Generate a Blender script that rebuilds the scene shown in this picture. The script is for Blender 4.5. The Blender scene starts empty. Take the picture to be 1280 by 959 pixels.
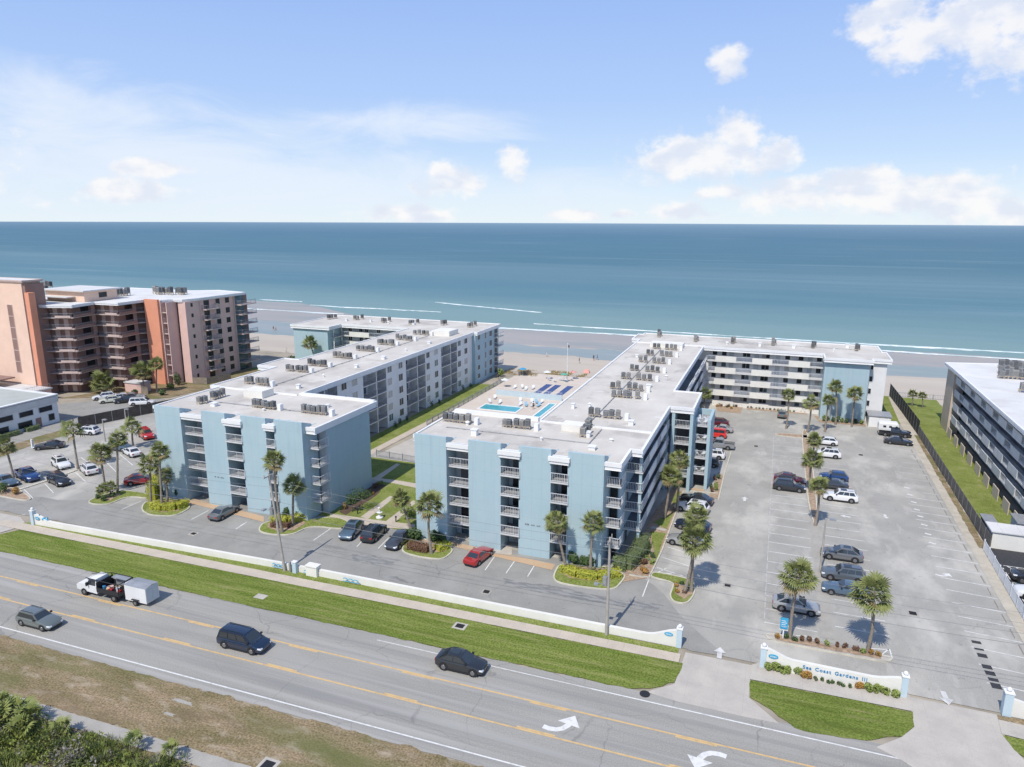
import bpy, bmesh, math, random
from mathutils import Vector, Matrix, noise as mn
random.seed(7)
R=math.radians
sc=bpy.context.scene
C=sc.collection
# ---------------------------------------------------------------- camera (1280x959 measuring frame)
F=888.;CH=40.
PITCH=R(12.93);ROLL=R(.224);YAW=R(20.5)
def basis():
    sy,cy=math.sin(YAW),math.cos(YAW);cp,sp=math.cos(PITCH),math.sin(PITCH)
    f=Vector((-sy*cp,cy*cp,-sp)); r=Vector((cy,sy,0)); u=Vector((-sy*sp,cy*sp,cp))
    c,s=math.cos(ROLL),math.sin(ROLL)
    return f,r*c+u*s,u*c-r*s
FW,RT,UP=basis()
def at(px,py,z=0.):
    """ground point (height z) that was measured at this place of the photograph"""
    d=FW+(px-640)/F*RT-(py-479.5)/F*UP
    t=(z-CH)/d.z
    return (d.x*t,d.y*t)
def height_of(bx,by,ty):
    X,Y=at(bx,by)
    lo,hi=0.,60.
    for _ in range(40):
        m=(lo+hi)/2
        v=Vector((X,Y,m-CH)); y=479.5-F*v.dot(UP)/v.dot(FW)
        if y>ty: lo=m
        else: hi=m
    return lo
cd=bpy.data.cameras.new('camera'); cam=bpy.data.objects.new('camera',cd); C.objects.link(cam)
cd.sensor_fit='HORIZONTAL'; cd.sensor_width=36; cd.lens=36*F/1280; cd.clip_start=.5; cd.clip_end=40000
M=Matrix.Identity(4)
for i in range(3):
    M[i][0]=RT[i]; M[i][1]=UP[i]; M[i][2]=-FW[i]
M[2][3]=CH
cam.matrix_world=M
sc.camera=cam
# ---------------------------------------------------------------- materials
def srgb(r,g,b):
    f=lambda c:(c/255/12.92) if c/255<=.04045 else ((c/255+.055)/1.055)**2.4
    return (f(r),f(g),f(b),1)
class NT:
    def __init__(s,mat): s.t=mat.node_tree; s.n=s.t.nodes; s.l=s.t.links
    def new(s,ty,**k):
        n=s.n.new(ty)
        for a,b in k.items():
            if a in ('operation','blend_type','data_type','noise_dimensions','wave_type','bands_direction','mode','feature','clamp','use_clamp'): setattr(n,a,b)
            else: n.inputs[a.replace('_',' ')].default_value=b
        return n
    def link(s,a,b): s.l.new(a,b)
def mat(name,col,rough=.8,var=0.,scale=1.,col2=None,metal=0.,bump=0.,bscale=None,spec=.4,lo=.35,hi=.65,detail=5.,stretch=None,fine=0.,coat=0.,fscale=9.):
    """principled surface with procedural colour variation laid out in metres of the place"""
    m=bpy.data.materials.new(name); m.use_nodes=True
    t=NT(m); b=t.n['Principled BSDF']
    b.inputs['Roughness'].default_value=rough; b.inputs['Metallic'].default_value=metal
    b.inputs['Specular IOR Level'].default_value=spec
    if coat: b.inputs['Coat Weight'].default_value=coat; b.inputs['Coat Roughness'].default_value=.05
    c=(*col[:3],1)
    b.inputs['Base Color'].default_value=c
    geo=t.n.new('ShaderNodeNewGeometry'); pos=geo.outputs['Position']
    if stretch:
        mp=t.n.new('ShaderNodeMapping'); mp.inputs['Scale'].default_value=stretch
        t.link(pos,mp.inputs['Vector']); pos=mp.outputs['Vector']
    if col2 is None and var: col2=tuple(x*(1-var) for x in c[:3])
    if col2 is not None:
        nz=t.new('ShaderNodeTexNoise',Scale=scale,Detail=detail,Roughness=.6); t.link(pos,nz.inputs['Vector'])
        mr=t.n.new('ShaderNodeMapRange'); mr.inputs[1].default_value=lo; mr.inputs[2].default_value=hi
        t.link(nz.outputs['Fac'],mr.inputs[0])
        mx=t.n.new('ShaderNodeMix'); mx.data_type='RGBA'; mx.inputs[6].default_value=c; mx.inputs[7].default_value=(*col2[:3],1)
        t.link(mr.outputs[0],mx.inputs[0]); out=mx.outputs[2]
        if fine:
            n2=t.new('ShaderNodeTexNoise',Scale=fscale,Detail=3.); t.link(geo.outputs['Position'],n2.inputs['Vector'])
            m2=t.n.new('ShaderNodeMapRange'); m2.inputs[1].default_value=.3; m2.inputs[2].default_value=.7; m2.inputs[3].default_value=1-fine; m2.inputs[4].default_value=1+fine
            t.link(n2.outputs['Fac'],m2.inputs[0])
            x=t.n.new('ShaderNodeMix'); x.data_type='RGBA'; x.blend_type='MULTIPLY'; x.inputs[0].default_value=1
            t.link(out,x.inputs[6]); t.link(m2.outputs[0],x.inputs[7]); out=x.outputs[2]
        t.link(out,b.inputs['Base Color']); m['_o']=1
    if bump:
        nb=t.new('ShaderNodeTexNoise',Scale=bscale or scale*6,Detail=4.); t.link(pos,nb.inputs['Vector'])
        bp=t.n.new('ShaderNodeBump'); bp.inputs['Strength'].default_value=bump; bp.inputs['Distance'].default_value=.05
        t.link(nb.outputs['Fac'],bp.inputs['Height']); t.link(bp.outputs[0],b.inputs['Normal'])
    return m
MT={}
sc.render.engine='CYCLES'
cy=sc.cycles; cy.max_bounces=5; cy.diffuse_bounces=3; cy.glossy_bounces=2; cy.transmission_bounces=2; cy.volume_bounces=0; cy.transparent_max_bounces=4; cy.caustics_reflective=False; cy.caustics_refractive=False
def overlay(m,col,scale,lo,hi,amt,stretch=None,offset=(0,0,0),detail=6.):
    """adds one more layer of stains over the base colour"""
    t=NT(m); b=t.n['Principled BSDF']; inp=b.inputs['Base Color']
    src=inp.links[0].from_socket if inp.is_linked else None
    geo=t.n.new('ShaderNodeNewGeometry'); mp=t.n.new('ShaderNodeMapping'); mp.inputs['Location'].default_value=offset
    if stretch: mp.inputs['Scale'].default_value=stretch
    t.link(geo.outputs['Position'],mp.inputs['Vector'])
    nz=t.new('ShaderNodeTexNoise',Scale=scale,Detail=detail,Roughness=.62); t.link(mp.outputs[0],nz.inputs['Vector'])
    mr=t.n.new('ShaderNodeMapRange'); mr.inputs[1].default_value=lo; mr.inputs[2].default_value=hi; mr.inputs[4].default_value=amt
    t.link(nz.outputs['Fac'],mr.inputs[0])
    mx=t.n.new('ShaderNodeMix'); mx.data_type='RGBA'; mx.inputs[7].default_value=(*col[:3],1)
    if src: t.link(src,mx.inputs[6])
    else: mx.inputs[6].default_value=inp.default_value
    t.link(mr.outputs[0],mx.inputs[0]); t.link(mx.outputs[2],inp)
    return m
def seams(m,col,w,h,amt=.35,mort=.02,vertical=True,off=0.):
    """joint lines of panels or slabs"""
    t=NT(m); b=t.n['Principled BSDF']; inp=b.inputs['Base Color']
    src=inp.links[0].from_socket if inp.is_linked else None
    geo=t.n.new('ShaderNodeNewGeometry'); sx=t.n.new('ShaderNodeSeparateXYZ'); t.link(geo.outputs['Position'],sx.inputs[0])
    cb=t.n.new('ShaderNodeCombineXYZ')
    if vertical:
        ad=t.n.new('ShaderNodeMath'); ad.operation='ADD'; t.link(sx.outputs[0],ad.inputs[0]); t.link(sx.outputs[1],ad.inputs[1])
        t.link(ad.outputs[0],cb.inputs[0]); t.link(sx.outputs[2],cb.inputs[1])
    else:
        t.link(sx.outputs[0],cb.inputs[0]); t.link(sx.outputs[1],cb.inputs[1])
    br=t.n.new('ShaderNodeTexBrick'); br.offset=off; br.inputs['Scale'].default_value=1
    br.inputs['Brick Width'].default_value=w; br.inputs['Row Height'].default_value=h; br.inputs['Mortar Size'].default_value=mort
    br.inputs['Mortar Smooth'].default_value=.3
    t.link(cb.outputs[0],br.inputs['Vector'])
    mu=t.n.new('ShaderNodeMath'); mu.operation='MULTIPLY'; mu.inputs[1].default_value=amt; t.link(br.outputs['Fac'],mu.inputs[0])
    mx=t.n.new('ShaderNodeMix'); mx.data_type='RGBA'; mx.inputs[7].default_value=(*col[:3],1)
    if src: t.link(src,mx.inputs[6])
    else: mx.inputs[6].default_value=inp.default_value
    t.link(mu.outputs[0],mx.inputs[0]); t.link(mx.outputs[2],inp)
    return m
def cracks(m,scale,col=(.10,.10,.10),amt=.55,w=.012,warp=1.6):
    """sealed cracks running over paving"""
    t=NT(m); b=t.n['Principled BSDF']; inp=b.inputs['Base Color']; src=inp.links[0].from_socket
    geo=t.n.new('ShaderNodeNewGeometry'); nz=t.new('ShaderNodeTexNoise',Scale=.35,Detail=4.); t.link(geo.outputs['Position'],nz.inputs['Vector'])
    va=t.n.new('ShaderNodeVectorMath'); va.operation='MULTIPLY_ADD'; va.inputs[1].default_value=(warp*2,warp*2,0); t.link(nz.outputs['Color'],va.inputs[0]); t.link(geo.outputs['Position'],va.inputs[2])
    vo=t.n.new('ShaderNodeTexVoronoi'); vo.feature='DISTANCE_TO_EDGE'; vo.inputs['Scale'].default_value=scale; t.link(va.outputs[0],vo.inputs['Vector'])
    mr=t.n.new('ShaderNodeMapRange'); mr.inputs[1].default_value=w*.3; mr.inputs[2].default_value=w; mr.inputs[3].default_value=amt; mr.inputs[4].default_value=0; t.link(vo.outputs['Distance'],mr.inputs[0])
    n2=t.new('ShaderNodeTexNoise',Scale=.12,Detail=2.); t.link(geo.outputs['Position'],n2.inputs['Vector']); m2=t.n.new('ShaderNodeMapRange'); m2.inputs[1].default_value=.42; m2.inputs[2].default_value=.6; t.link(n2.outputs['Fac'],m2.inputs[0])
    mu=t.n.new('ShaderNodeMath'); mu.operation='MULTIPLY'; t.link(mr.outputs[0],mu.inputs[0]); t.link(m2.outputs[0],mu.inputs[1])
    mx=t.n.new('ShaderNodeMix'); mx.data_type='RGBA'; mx.inputs[7].default_value=(*col,1); t.link(src,mx.inputs[6]); t.link(mu.outputs[0],mx.inputs[0]); t.link(mx.outputs[2],inp)
    return m
# ground
MT['land']=mat('sandy_soil',(.42,.37,.29),.95,.35,.15,bump=.3)
MT['road']=overlay(overlay(mat('road_asphalt',(.345,.328,.292),.92,col2=(.29,.278,.25),scale=.25,stretch=(.25,2.2,1),fine=.16,bump=.15,bscale=30),(.39,.37,.345),.09,.52,.7,.6,(.35,1.3,1)),(.17,.17,.17),.5,.64,.74,.35,(.3,3,1))
MT['road2']=overlay(overlay(mat('front_lane_asphalt',(.31,.30,.272),.92,col2=(.26,.252,.232),scale=.3,fine=.14,bump=.15,bscale=30),(.35,.34,.325),.16,.5,.68,.55),(.12,.12,.125),.12,.63,.72,.55,(.45,2.2,1),(11,4,0))
MT['lot']=overlay(overlay(mat('worn_parking_asphalt',(.385,.368,.328),.93,col2=(.322,.31,.28),scale=.22,fine=.13,bump=.15,bscale=30),(.51,.485,.43),.13,.5,.64,.85,(1,.55,1),(3,7,0)),(.20,.20,.20),.3,.66,.75,.45,(1,.5,1),(9,1,0))
overlay(MT['road'],(.24,.235,.225),1.,.50,.66,.6,(.012,1.15,1),(0,3,0),2.); overlay(MT['road'],(.42,.405,.375),1.,.53,.68,.5,(.015,.9,1),(0,9,0),2.)
overlay(MT['lot'],(.16,.158,.15),1.3,.66,.72,.5,(1,1,1),(2,2,5),3.); overlay(MT['lot'],(.46,.44,.40),.5,.60,.66,.5,(1,.3,1),(22,2,5)); overlay(MT['road2'],(.15,.148,.14),1.5,.67,.73,.5,(1,1,1),(2,2,5),3.)
cracks(MT['road'],.13,amt=.36,w=.009); cracks(MT['road2'],.13,amt=.34,w=.009); cracks(MT['lot'],.09,(.2,.2,.19),.34,.007)
MT['conc']=seams(overlay(mat('pale_concrete',(.50,.46,.40),.9,col2=(.43,.395,.35),scale=.5,fine=.06,bump=.1,bscale=25),(.33,.30,.27),.35,.6,.75,.5),(.25,.23,.2),2.4,2.4,.35,.012,False)
MT['walk']=seams(overlay(mat('pinkish_sidewalk_concrete',(.53,.46,.37),.9,col2=(.47,.405,.33),scale=.6,fine=.07,bump=.1,bscale=25),(.33,.30,.26),.5,.6,.74,.5),(.24,.21,.18),1.6,40,.45,.015,False)
MT['path']=overlay(mat('grey_path_concrete',(.40,.375,.33),.9,col2=(.34,.32,.285),scale=.6,fine=.08),(.24,.23,.2),.5,.6,.74,.5)
MT['kerb']=mat('painted_kerb',(.60,.56,.46),.85,.2,1.2)
MT['plaza']=seams(mat('plaza_paving',(.50,.465,.415),.9,.14,.4,fine=.05),(.3,.28,.25),4,4,.3,.02,False)
MT['deck']=seams(overlay(mat('pool_deck_pavers',(.56,.48,.40),.9,col2=(.60,.53,.46),scale=.35,fine=.06),(.63,.58,.51),.2,.5,.65,.5),(.35,.28,.22),1.2,1.2,.25,.015,False)
MT['brick']=mat('tan_brick_paving',(.52,.33,.19),.9,col2=(.46,.36,.25),scale=1.2,fine=.1)
MT['sand']=overlay(mat('beach_sand',(.50,.44,.37),.95,col2=(.44,.39,.325),scale=.06,fine=.05,bump=.15,stretch=(.3,1,1)),(.40,.33,.25),.11,.55,.68,.4,(.35,1,1))
MT['wet']=overlay(mat('wet_sand',(.37,.34,.31),.55,col2=(.32,.31,.29),scale=.05,stretch=(.2,1,1),spec=.3),(.22,.27,.28),.06,.5,.62,.5,(.25,1.2,1))
def grass_mat(name,a,b_,c_,stripe=(1,1,1)):
    m=mat(name,a,.95,col2=b_,scale=.5,fine=.42,bump=.9,bscale=10,stretch=stripe,spec=.1,fscale=6.)
    return overlay(overlay(m,c_,.9,.53,.70,.7,stripe,(5,3,0)),tuple(x*.62 for x in a),.33,.52,.68,.55,stripe,(1,8,0))
MT['grass']=grass_mat('verge_grass',(.12,.165,.028),(.19,.225,.055),(.32,.29,.13),(.16,2.2,1))
MT['grass2']=grass_mat('lawn_grass',(.165,.205,.045),(.22,.25,.075),(.32,.29,.14),(.8,.8,1))
MT['grassd']=overlay(grass_mat('dry_verge_grass',(.30,.225,.14),(.175,.145,.072),(.46,.38,.29),(.4,1.0,1)),(.13,.145,.05),.12,.5,.62,.7,(.35,1.2,1))
MT['mulch']=mat('bark_mulch',(.47,.34,.235),.95,.45,3.,bump=.5)
MT['mulchd']=mat('dark_mulch',(.13,.085,.06),.95,.45,3.,bump=.5)
MT['wline']=mat('white_road_paint',(.70,.69,.66),.8,col2=(.42,.41,.39),scale=2.2,lo=.48,hi=.78)
MT['wline2']=mat('faded_white_paint',(.66,.65,.62),.85,col2=(.43,.42,.40),scale=1.1,lo=.4,hi=.7)
MT['wline3']=mat('ghost_white_paint',(.54,.53,.51),.85,col2=(.34,.33,.315),scale=.8,lo=.4,hi=.65)
MT['yline']=mat('yellow_road_paint',(.64,.43,.19),.8,col2=(.42,.30,.17),scale=1.6,lo=.45,hi=.75)
MT['yline2']=mat('faded_yellow_paint',(.50,.34,.17),.85,col2=(.30,.25,.19),scale=1.2,lo=.4,hi=.7)
MT['black']=mat('black_rubber',(.022,.022,.024),.7,.3,4.)
MT['tar']=mat('dark_patch',(.05,.05,.055),.85,.3,3.)
# buildings
MT['blue']=seams(overlay(mat('pale_blue_stucco',(.365,.49,.535),.88,col2=(.39,.505,.545),scale=.5,fine=.03,bump=.08,bscale=20),(.29,.405,.47),.25,.55,.75,.35,(1,1,.25)),(.25,.36,.42),1.22,2.52,.42,.022)
overlay(MT['blue'],(.235,.34,.40),1.,.56,.78,.4,(1.6,1.6,.10),(3,0,2)); overlay(MT['blue'],(.46,.56,.60),1.,.58,.8,.35,(.5,.5,.3),(9,0,2))
MT['white']=overlay(mat('white_stucco',(.74,.74,.73),.85,.08,.4,bump=.06),(.55,.55,.54),.3,.55,.75,.35,(1,1,.3))
MT['trim']=overlay(mat('white_trim_paint',(.78,.78,.77),.7,.06,.5),(.55,.54,.52),.6,.6,.75,.4,(1,1,3))
MT['greyw']=mat('grey_recess_wall',(.50,.54,.56),.85,.1,.5)
MT['roofr']=overlay(overlay(mat('roof_membrane',(.62,.585,.525),.9,col2=(.50,.465,.415),scale=.16,fine=.04,stretch=(1,.6,1)),(.38,.35,.315),.12,.54,.66,.75),(.60,.57,.53),.35,.58,.7,.5,(1,.3,1))
overlay(MT['roofr'],(.30,.28,.26),.45,.60,.70,.45,(1,.5,1),(4,4,0)); overlay(MT['roofr'],(.72,.70,.66),.9,.60,.68,.5,(.5,1,1),(14,4,0))
MT['roofw']=overlay(mat('white_roof_coating',(.70,.69,.67),.8,.14,.15),(.50,.48,.45),.2,.55,.7,.5)
MT['roofg']=overlay(mat('green_grey_roof',(.46,.48,.44),.85,.14,.15),(.34,.36,.32),.2,.55,.7,.5)
MT['glass']=mat('dark_window_glass',(.03,.036,.042),.28,.5,.6,spec=.35)
MT['glassb']=mat('blue_grey_glass',(.11,.17,.20),.15,.5,.7,spec=.6)
MT['rail']=mat('white_aluminium_railing',(.66,.68,.70),.5,.06,1.)
MT['raild']=mat('grey_railing',(.30,.31,.33),.6,.1,1.)
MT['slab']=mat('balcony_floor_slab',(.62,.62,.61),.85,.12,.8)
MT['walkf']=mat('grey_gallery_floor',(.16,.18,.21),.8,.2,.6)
MT['acg']=mat('grey_condenser_casing',(.36,.37,.37),.6,.35,1.5,metal=.3)
MT['acd']=mat('dark_fan_grille',(.10,.105,.11),.6,.3,8.)
MT['acp']=mat('wooden_unit_rail',(.46,.38,.28),.9,.2,3.)
MT['pink']=overlay(mat('pink_stucco',(.70,.48,.42),.88,.08,.4,fine=.03),(.52,.37,.34),.25,.55,.75,.4,(1,1,.25))
MT['peach']=mat('peach_stucco',(.80,.57,.44),.88,.08,.4,fine=.03)
MT['orange']=mat('orange_stucco',(.74,.32,.20),.88,.1,.4,fine=.03)
MT['brown']=mat('brown_gallery_wall',(.29,.185,.155),.88,.12,.4)
MT['tan']=mat('tan_rail_panel',(.60,.47,.42),.85,.12,.6)
MT['beige']=mat('beige_stucco',(.60,.50,.40),.88,.1,.4)
MT['greyb']=mat('grey_balcony_panel',(.60,.60,.59),.85,.14,.6)
MT['greyd']=mat('dark_grey_wall',(.16,.155,.16),.85,.2,.4)
MT['fence']=mat('dark_screen_fence',(.085,.075,.07),.9,.35,1.2)
MT['fence2']=mat('grey_mesh_fence',(.16,.15,.135),.9,.3,1.2); MT['fence3']=mat('black_windscreen',(.03,.032,.03),.9,.3,1.2)
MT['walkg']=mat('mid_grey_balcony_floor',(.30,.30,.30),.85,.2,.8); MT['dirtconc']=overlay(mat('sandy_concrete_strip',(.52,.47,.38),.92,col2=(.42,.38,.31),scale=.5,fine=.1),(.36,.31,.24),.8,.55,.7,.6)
MT['wood']=mat('weathered_wood',(.30,.25,.19),.9,.3,2.)
MT['steel']=mat('galvanised_steel',(.42,.43,.44),.5,.2,2.,metal=.4)
MT['conpole']=mat('concrete_pole',(.42,.39,.35),.9,.2,1.2)
MT['wire']=mat('cable',(.22,.225,.23),.5,.1,1.)
MT['cblue']=mat('court_blue_paint',(.06,.10,.25),.8,.15,1.)
MT['bsign']=mat('sign_blue',(.05,.36,.58),.6,.08,2.)
MT['bletter']=mat('letter_blue',(.05,.24,.45),.6,.08,2.)
MT['paleblue']=mat('pale_blue_pillar_paint',(.50,.61,.67),.8,.08,.6)
MT['whiteb']=mat('low_white_block_wall',(.76,.74,.68),.9,.1,.4)
# plants
def leafm(name,a,b_,c_,scale=2.5):
    m=mat(name,a,.65,col2=b_,scale=scale,lo=.35,hi=.65,spec=.25)
    return overlay(m,c_,scale*2.3,.55,.7,.7,None,(7,2,1))
MT['frond']=leafm('palm_frond',(.14,.175,.055),(.24,.255,.095),(.36,.33,.15))
MT['deadf']=leafm('dry_palm_frond',(.26,.20,.095),(.19,.155,.07),(.33,.26,.14))
MT['trunk']=mat('palm_trunk',(.34,.29,.235),.95,.4,4.,bump=.6,stretch=(1,1,3))
MT['hedgeg']=leafm('grey_green_hedge',(.15,.185,.085),(.11,.145,.06),(.20,.23,.12))
MT['hedgey']=leafm('yellow_croton_hedge',(.42,.40,.05),(.24,.28,.04),(.55,.50,.10))
MT['hedger']=leafm('copper_leaf_hedge',(.12,.055,.045),(.17,.10,.05),(.10,.085,.035))
MT['shrub']=leafm('dark_green_shrub',(.045,.085,.03),(.075,.12,.04),(.10,.14,.05))
MT['shrubl']=leafm('light_green_shrub',(.17,.23,.05),(.24,.29,.08),(.24,.26,.09))
MT['shrubo']=leafm('orange_croton_shrub',(.42,.20,.05),(.28,.19,.05),(.5,.28,.08))
MT['scrub']=overlay(leafm('coastal_scrub',(.10,.135,.035),(.20,.225,.055),(.25,.20,.085),.9),(.27,.245,.235),.45,.57,.65,.7)
MT['palmetto']=leafm('saw_palmetto',(.15,.19,.05),(.25,.27,.08),(.30,.29,.13),1.5)
MT['bark']=mat('grey_bark',(.20,.16,.12),.95,.3,6.)
MT['dune']=leafm('dune_grass',(.38,.27,.11),(.30,.25,.10),(.20,.20,.07),1.)
# ---------------------------------------------------------------- mesh helper
class MB:
    def __init__(s): s.v=[];s.f=[];s.m=[];s.sm=[];s.X=None
    def add(s,pts,faces,mi=0,smooth=False):
        o=len(s.v)
        for p in pts:
            p=Vector(p); s.v.append(s.X@p if s.X else p)
        for f in faces: s.f.append([o+i for i in f]); s.m.append(mi); s.sm.append(smooth)
    def box(s,x0,y0,z0,x1,y1,z1,mi=0,top=None):
        p=[(x0,y0,z0),(x1,y0,z0),(x1,y1,z0),(x0,y1,z0),(x0,y0,z1),(x1,y0,z1),(x1,y1,z1),(x0,y1,z1)]
        s.add(p,[(0,3,2,1),(0,1,5,4),(1,2,6,5),(2,3,7,6),(3,0,4,7)],mi); s.add(p[4:],[(0,1,2,3)],mi if top is None else top)
        return s
    def prism(s,poly,z0,z1,mi=0,top=None,bot=True):
        a=sum(poly[i][0]*poly[(i+1)%len(poly)][1]-poly[(i+1)%len(poly)][0]*poly[i][1] for i in range(len(poly)))
        if a<0: poly=poly[::-1]
        n=len(poly)
        p=[(x,y,z0) for x,y in poly]+[(x,y,z1) for x,y in poly]
        s.add(p,[(i,(i+1)%n,n+(i+1)%n,n+i) for i in range(n)],mi)
        s.add(p[n:],[tuple(range(n))],mi if top is None else top)
        if bot: s.add(p[:n],[tuple(range(n-1,-1,-1))],mi)
        return s
    def beam(s,a,b,w,h=None,mi=0):
        """box beam between two points; w across, h in height"""
        a=Vector(a);b=Vector(b);h=w if h is None else h
        d=(b-a).normalized(); up=Vector((0,0,1)) if abs(d.z)<.95 else Vector((1,0,0))
        q=d.cross(up).normalized()*w/2; u=q.cross(d).normalized()*h/2
        p=[a-q-u,a+q-u,a+q+u,a-q+u,b-q-u,b+q-u,b+q+u,b-q+u]
        s.add(p,[(0,1,2,3),(4,7,6,5),(0,4,5,1),(1,5,6,2),(2,6,7,3),(3,7,4,0)],mi); return s
    def tube(s,a,b,r0,r1=None,n=8,mi=0,caps=True,smooth=True):
        a=Vector(a);b=Vector(b);r1=r0 if r1 is None else r1
        d=(b-a).normalized(); up=Vector((0,0,1)) if abs(d.z)<.95 else Vector((1,0,0))
        q=d.cross(up).normalized(); u=q.cross(d).normalized()
        p=[a+(q*math.cos(t)+u*math.sin(t))*r0 for t in [2*math.pi*i/n for i in range(n)]]
        p+=[b+(q*math.cos(t)+u*math.sin(t))*r1 for t in [2*math.pi*i/n for i in range(n)]]
        s.add(p,[(i,i+n,(i+1)%n+n,(i+1)%n) for i in range(n)],mi,smooth)
        if caps: s.add(p[:n],[tuple(range(n))],mi); s.add(p[n:],[tuple(range(n-1,-1,-1))],mi)
        return s
    def quad(s,a,b,c,d,mi=0): s.add([a,b,c,d],[(0,1,2,3)],mi); return s
    def tri(s,a,b,c,mi=0): s.add([a,b,c],[(0,1,2)],mi); return s
    def poly(s,pts,z,mi=0):
        a=sum(pts[i][0]*pts[(i+1)%len(pts)][1]-pts[(i+1)%len(pts)][0]*pts[i][1] for i in range(len(pts)))
        if a<0: pts=pts[::-1]
        s.add([(x,y,z) for x,y in pts],[tuple(range(len(pts)))],mi); return s
    def ball(s,c,r,mi=0,n=8,m=6,sz=1.):
        p=[];f=[]
        for j in range(m+1):
            a=math.pi*j/m
            for i in range(n):
                t=2*math.pi*i/n
                p.append((c[0]+r*math.sin(a)*math.cos(t),c[1]+r*math.sin(a)*math.sin(t),c[2]-r*sz*math.cos(a)))
        for j in range(m):
            for i in range(n): f.append((j*n+i,j*n+(i+1)%n,(j+1)*n+(i+1)%n,(j+1)*n+i))
        s.add(p,f,mi,True); return s
    def build(s,name,mats,parent=None,sharp=None):
        me=bpy.data.meshes.new(name)
        off=Vector((0,0,0)); q=parent
        while q is not None: off+=q.location; q=q.parent
        me.from_pydata([tuple(v-off) for v in s.v],[],s.f)
        for m in (mats if isinstance(mats,(list,tuple)) else [mats]): me.materials.append(MT[m] if isinstance(m,str) else m)
        me.polygons.foreach_set('material_index',s.m); me.polygons.foreach_set('use_smooth',s.sm)
        me.update()
        if sharp: me.set_sharp_from_angle(angle=R(sharp))
        o=bpy.data.objects.new(name,me); C.objects.link(o)
        if parent: o.parent=parent
        return o
def tag(o,label=None,cat=None,group=None,kind=None):
    if label: o['label']=label
    if cat: o['category']=cat
    if group: o['group']=group
    if kind: o['kind']=kind
    return o
def empty(name,loc,label=None,cat=None,group=None):
    o=bpy.data.objects.new(name,None); o.location=loc; o.empty_display_size=.3; C.objects.link(o)
    return tag(o,label,cat,group)
def kids(o): return list(o.children)
def copy_tree(o,parent=None):
    c=o.copy(); C.objects.link(c)
    if parent: c.parent=parent
    for ch in kids(o): copy_tree(ch,c)
    return c
def struct(name,mb,m): return tag(mb.build(name,m),kind='structure')
def P(*l): return [at(*q) for q in l]
def zoomf(x0,y0,s): return lambda a,b:(x0+a/s,y0+b/s)
def rough_edge(poly,amp=.15,step=.6,seed=0):
    out=[];n=len(poly)
    for i in range(n):
        a=Vector(poly[i]);b=Vector(poly[(i+1)%n]);d=b-a;L=d.length;k=max(1,int(L/step));nr=Vector((-d.y,d.x))/max(L,1e-6)
        for j in range(k):
            q=a+d*j/k
            w=0 if j==0 else mn.noise(Vector((q.x*.9,q.y*.9,seed)))*amp*1.6+mn.noise(Vector((q.x*3,q.y*3,seed+4)))*amp
            out.append((q.x+nr.x*w,q.y+nr.y*w))
    return out
def line_strip(mb,pts,w,z,mi=0,dash=None):
    """painted line along points"""
    for a,b in zip(pts[:-1],pts[1:]):
        a=Vector(a);b=Vector(b);d=b-a;L=d.length
        if L<1e-6: continue
        d/=L;n=Vector((-d.y,d.x))*w/2
        segs=[(0,L)] if not dash else [(t,min(t+dash[0],L)) for t in [k*dash[1] for k in range(int(L/dash[1])+1)]]
        for s0,s1 in segs:
            p,q=a+d*s0,a+d*s1
            mb.quad((p.x-n.x,p.y-n.y,z),(q.x-n.x,q.y-n.y,z),(q.x+n.x,q.y+n.y,z),(p.x+n.x,p.y+n.y,z),mi)
# ---------------------------------------------------------------- light and sky
SUN_EL,SUN_AZ=R(54),R(9.5)     # shadows run towards +Y and a little towards +X
sd=bpy.data.lights.new('sun','SUN'); sd.energy=3.15; sd.angle=R(.53); sd.color=(1,.94,.85)
so=bpy.data.objects.new('sun',sd); C.objects.link(so)
dirv=Vector((math.sin(SUN_AZ)*math.cos(SUN_EL),math.cos(SUN_AZ)*math.cos(SUN_EL),-math.sin(SUN_EL)))
so.rotation_euler=dirv.to_track_quat('-Z','Y').to_euler()
w=bpy.data.worlds.new('World'); sc.world=w; w.use_nodes=True
t=NT(w); t.n.clear()
out=t.n.new('ShaderNodeOutputWorld')
sky=t.n.new('ShaderNodeTexSky'); sky.sky_type='NISHITA'; sky.sun_disc=False; sky.sun_elevation=SUN_EL; sky.sun_rotation=math.pi+SUN_AZ
sky.altitude=0; sky.air_density=1.; sky.dust_density=.3; sky.ozone_density=3.2
b1=t.n.new('ShaderNodeBackground'); b1.inputs[1].default_value=.125; t.link(sky.outputs[0],b1.inputs[0])
tc=t.n.new('ShaderNodeTexCoord'); sx=t.n.new('ShaderNodeSeparateXYZ'); t.link(tc.outputs['Generated'],sx.inputs[0])
def mth(op,a,b=None,c=None,clamp=False):
    n=t.n.new('ShaderNodeMath'); n.operation=op; n.use_clamp=clamp
    for i,v in enumerate((a,b,c)):
        if v is None: continue
        if isinstance(v,(int,float)): n.inputs[i].default_value=v
        else: t.link(v,n.inputs[i])
    return n.outputs[0]
def smooth(v,lo,hi,o0=0.,o1=1.):
    n=t.n.new('ShaderNodeMapRange'); n.interpolation_type='SMOOTHSTEP'
    n.inputs[1].default_value=lo; n.inputs[2].default_value=hi; n.inputs[3].default_value=o0; n.inputs[4].default_value=o1
    t.link(v,n.inputs[0]); return n.outputs[0]
az=mth('ARCTAN2',sx.outputs[0],sx.outputs[1]); el=mth('ARCSINE',sx.outputs[2])
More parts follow.
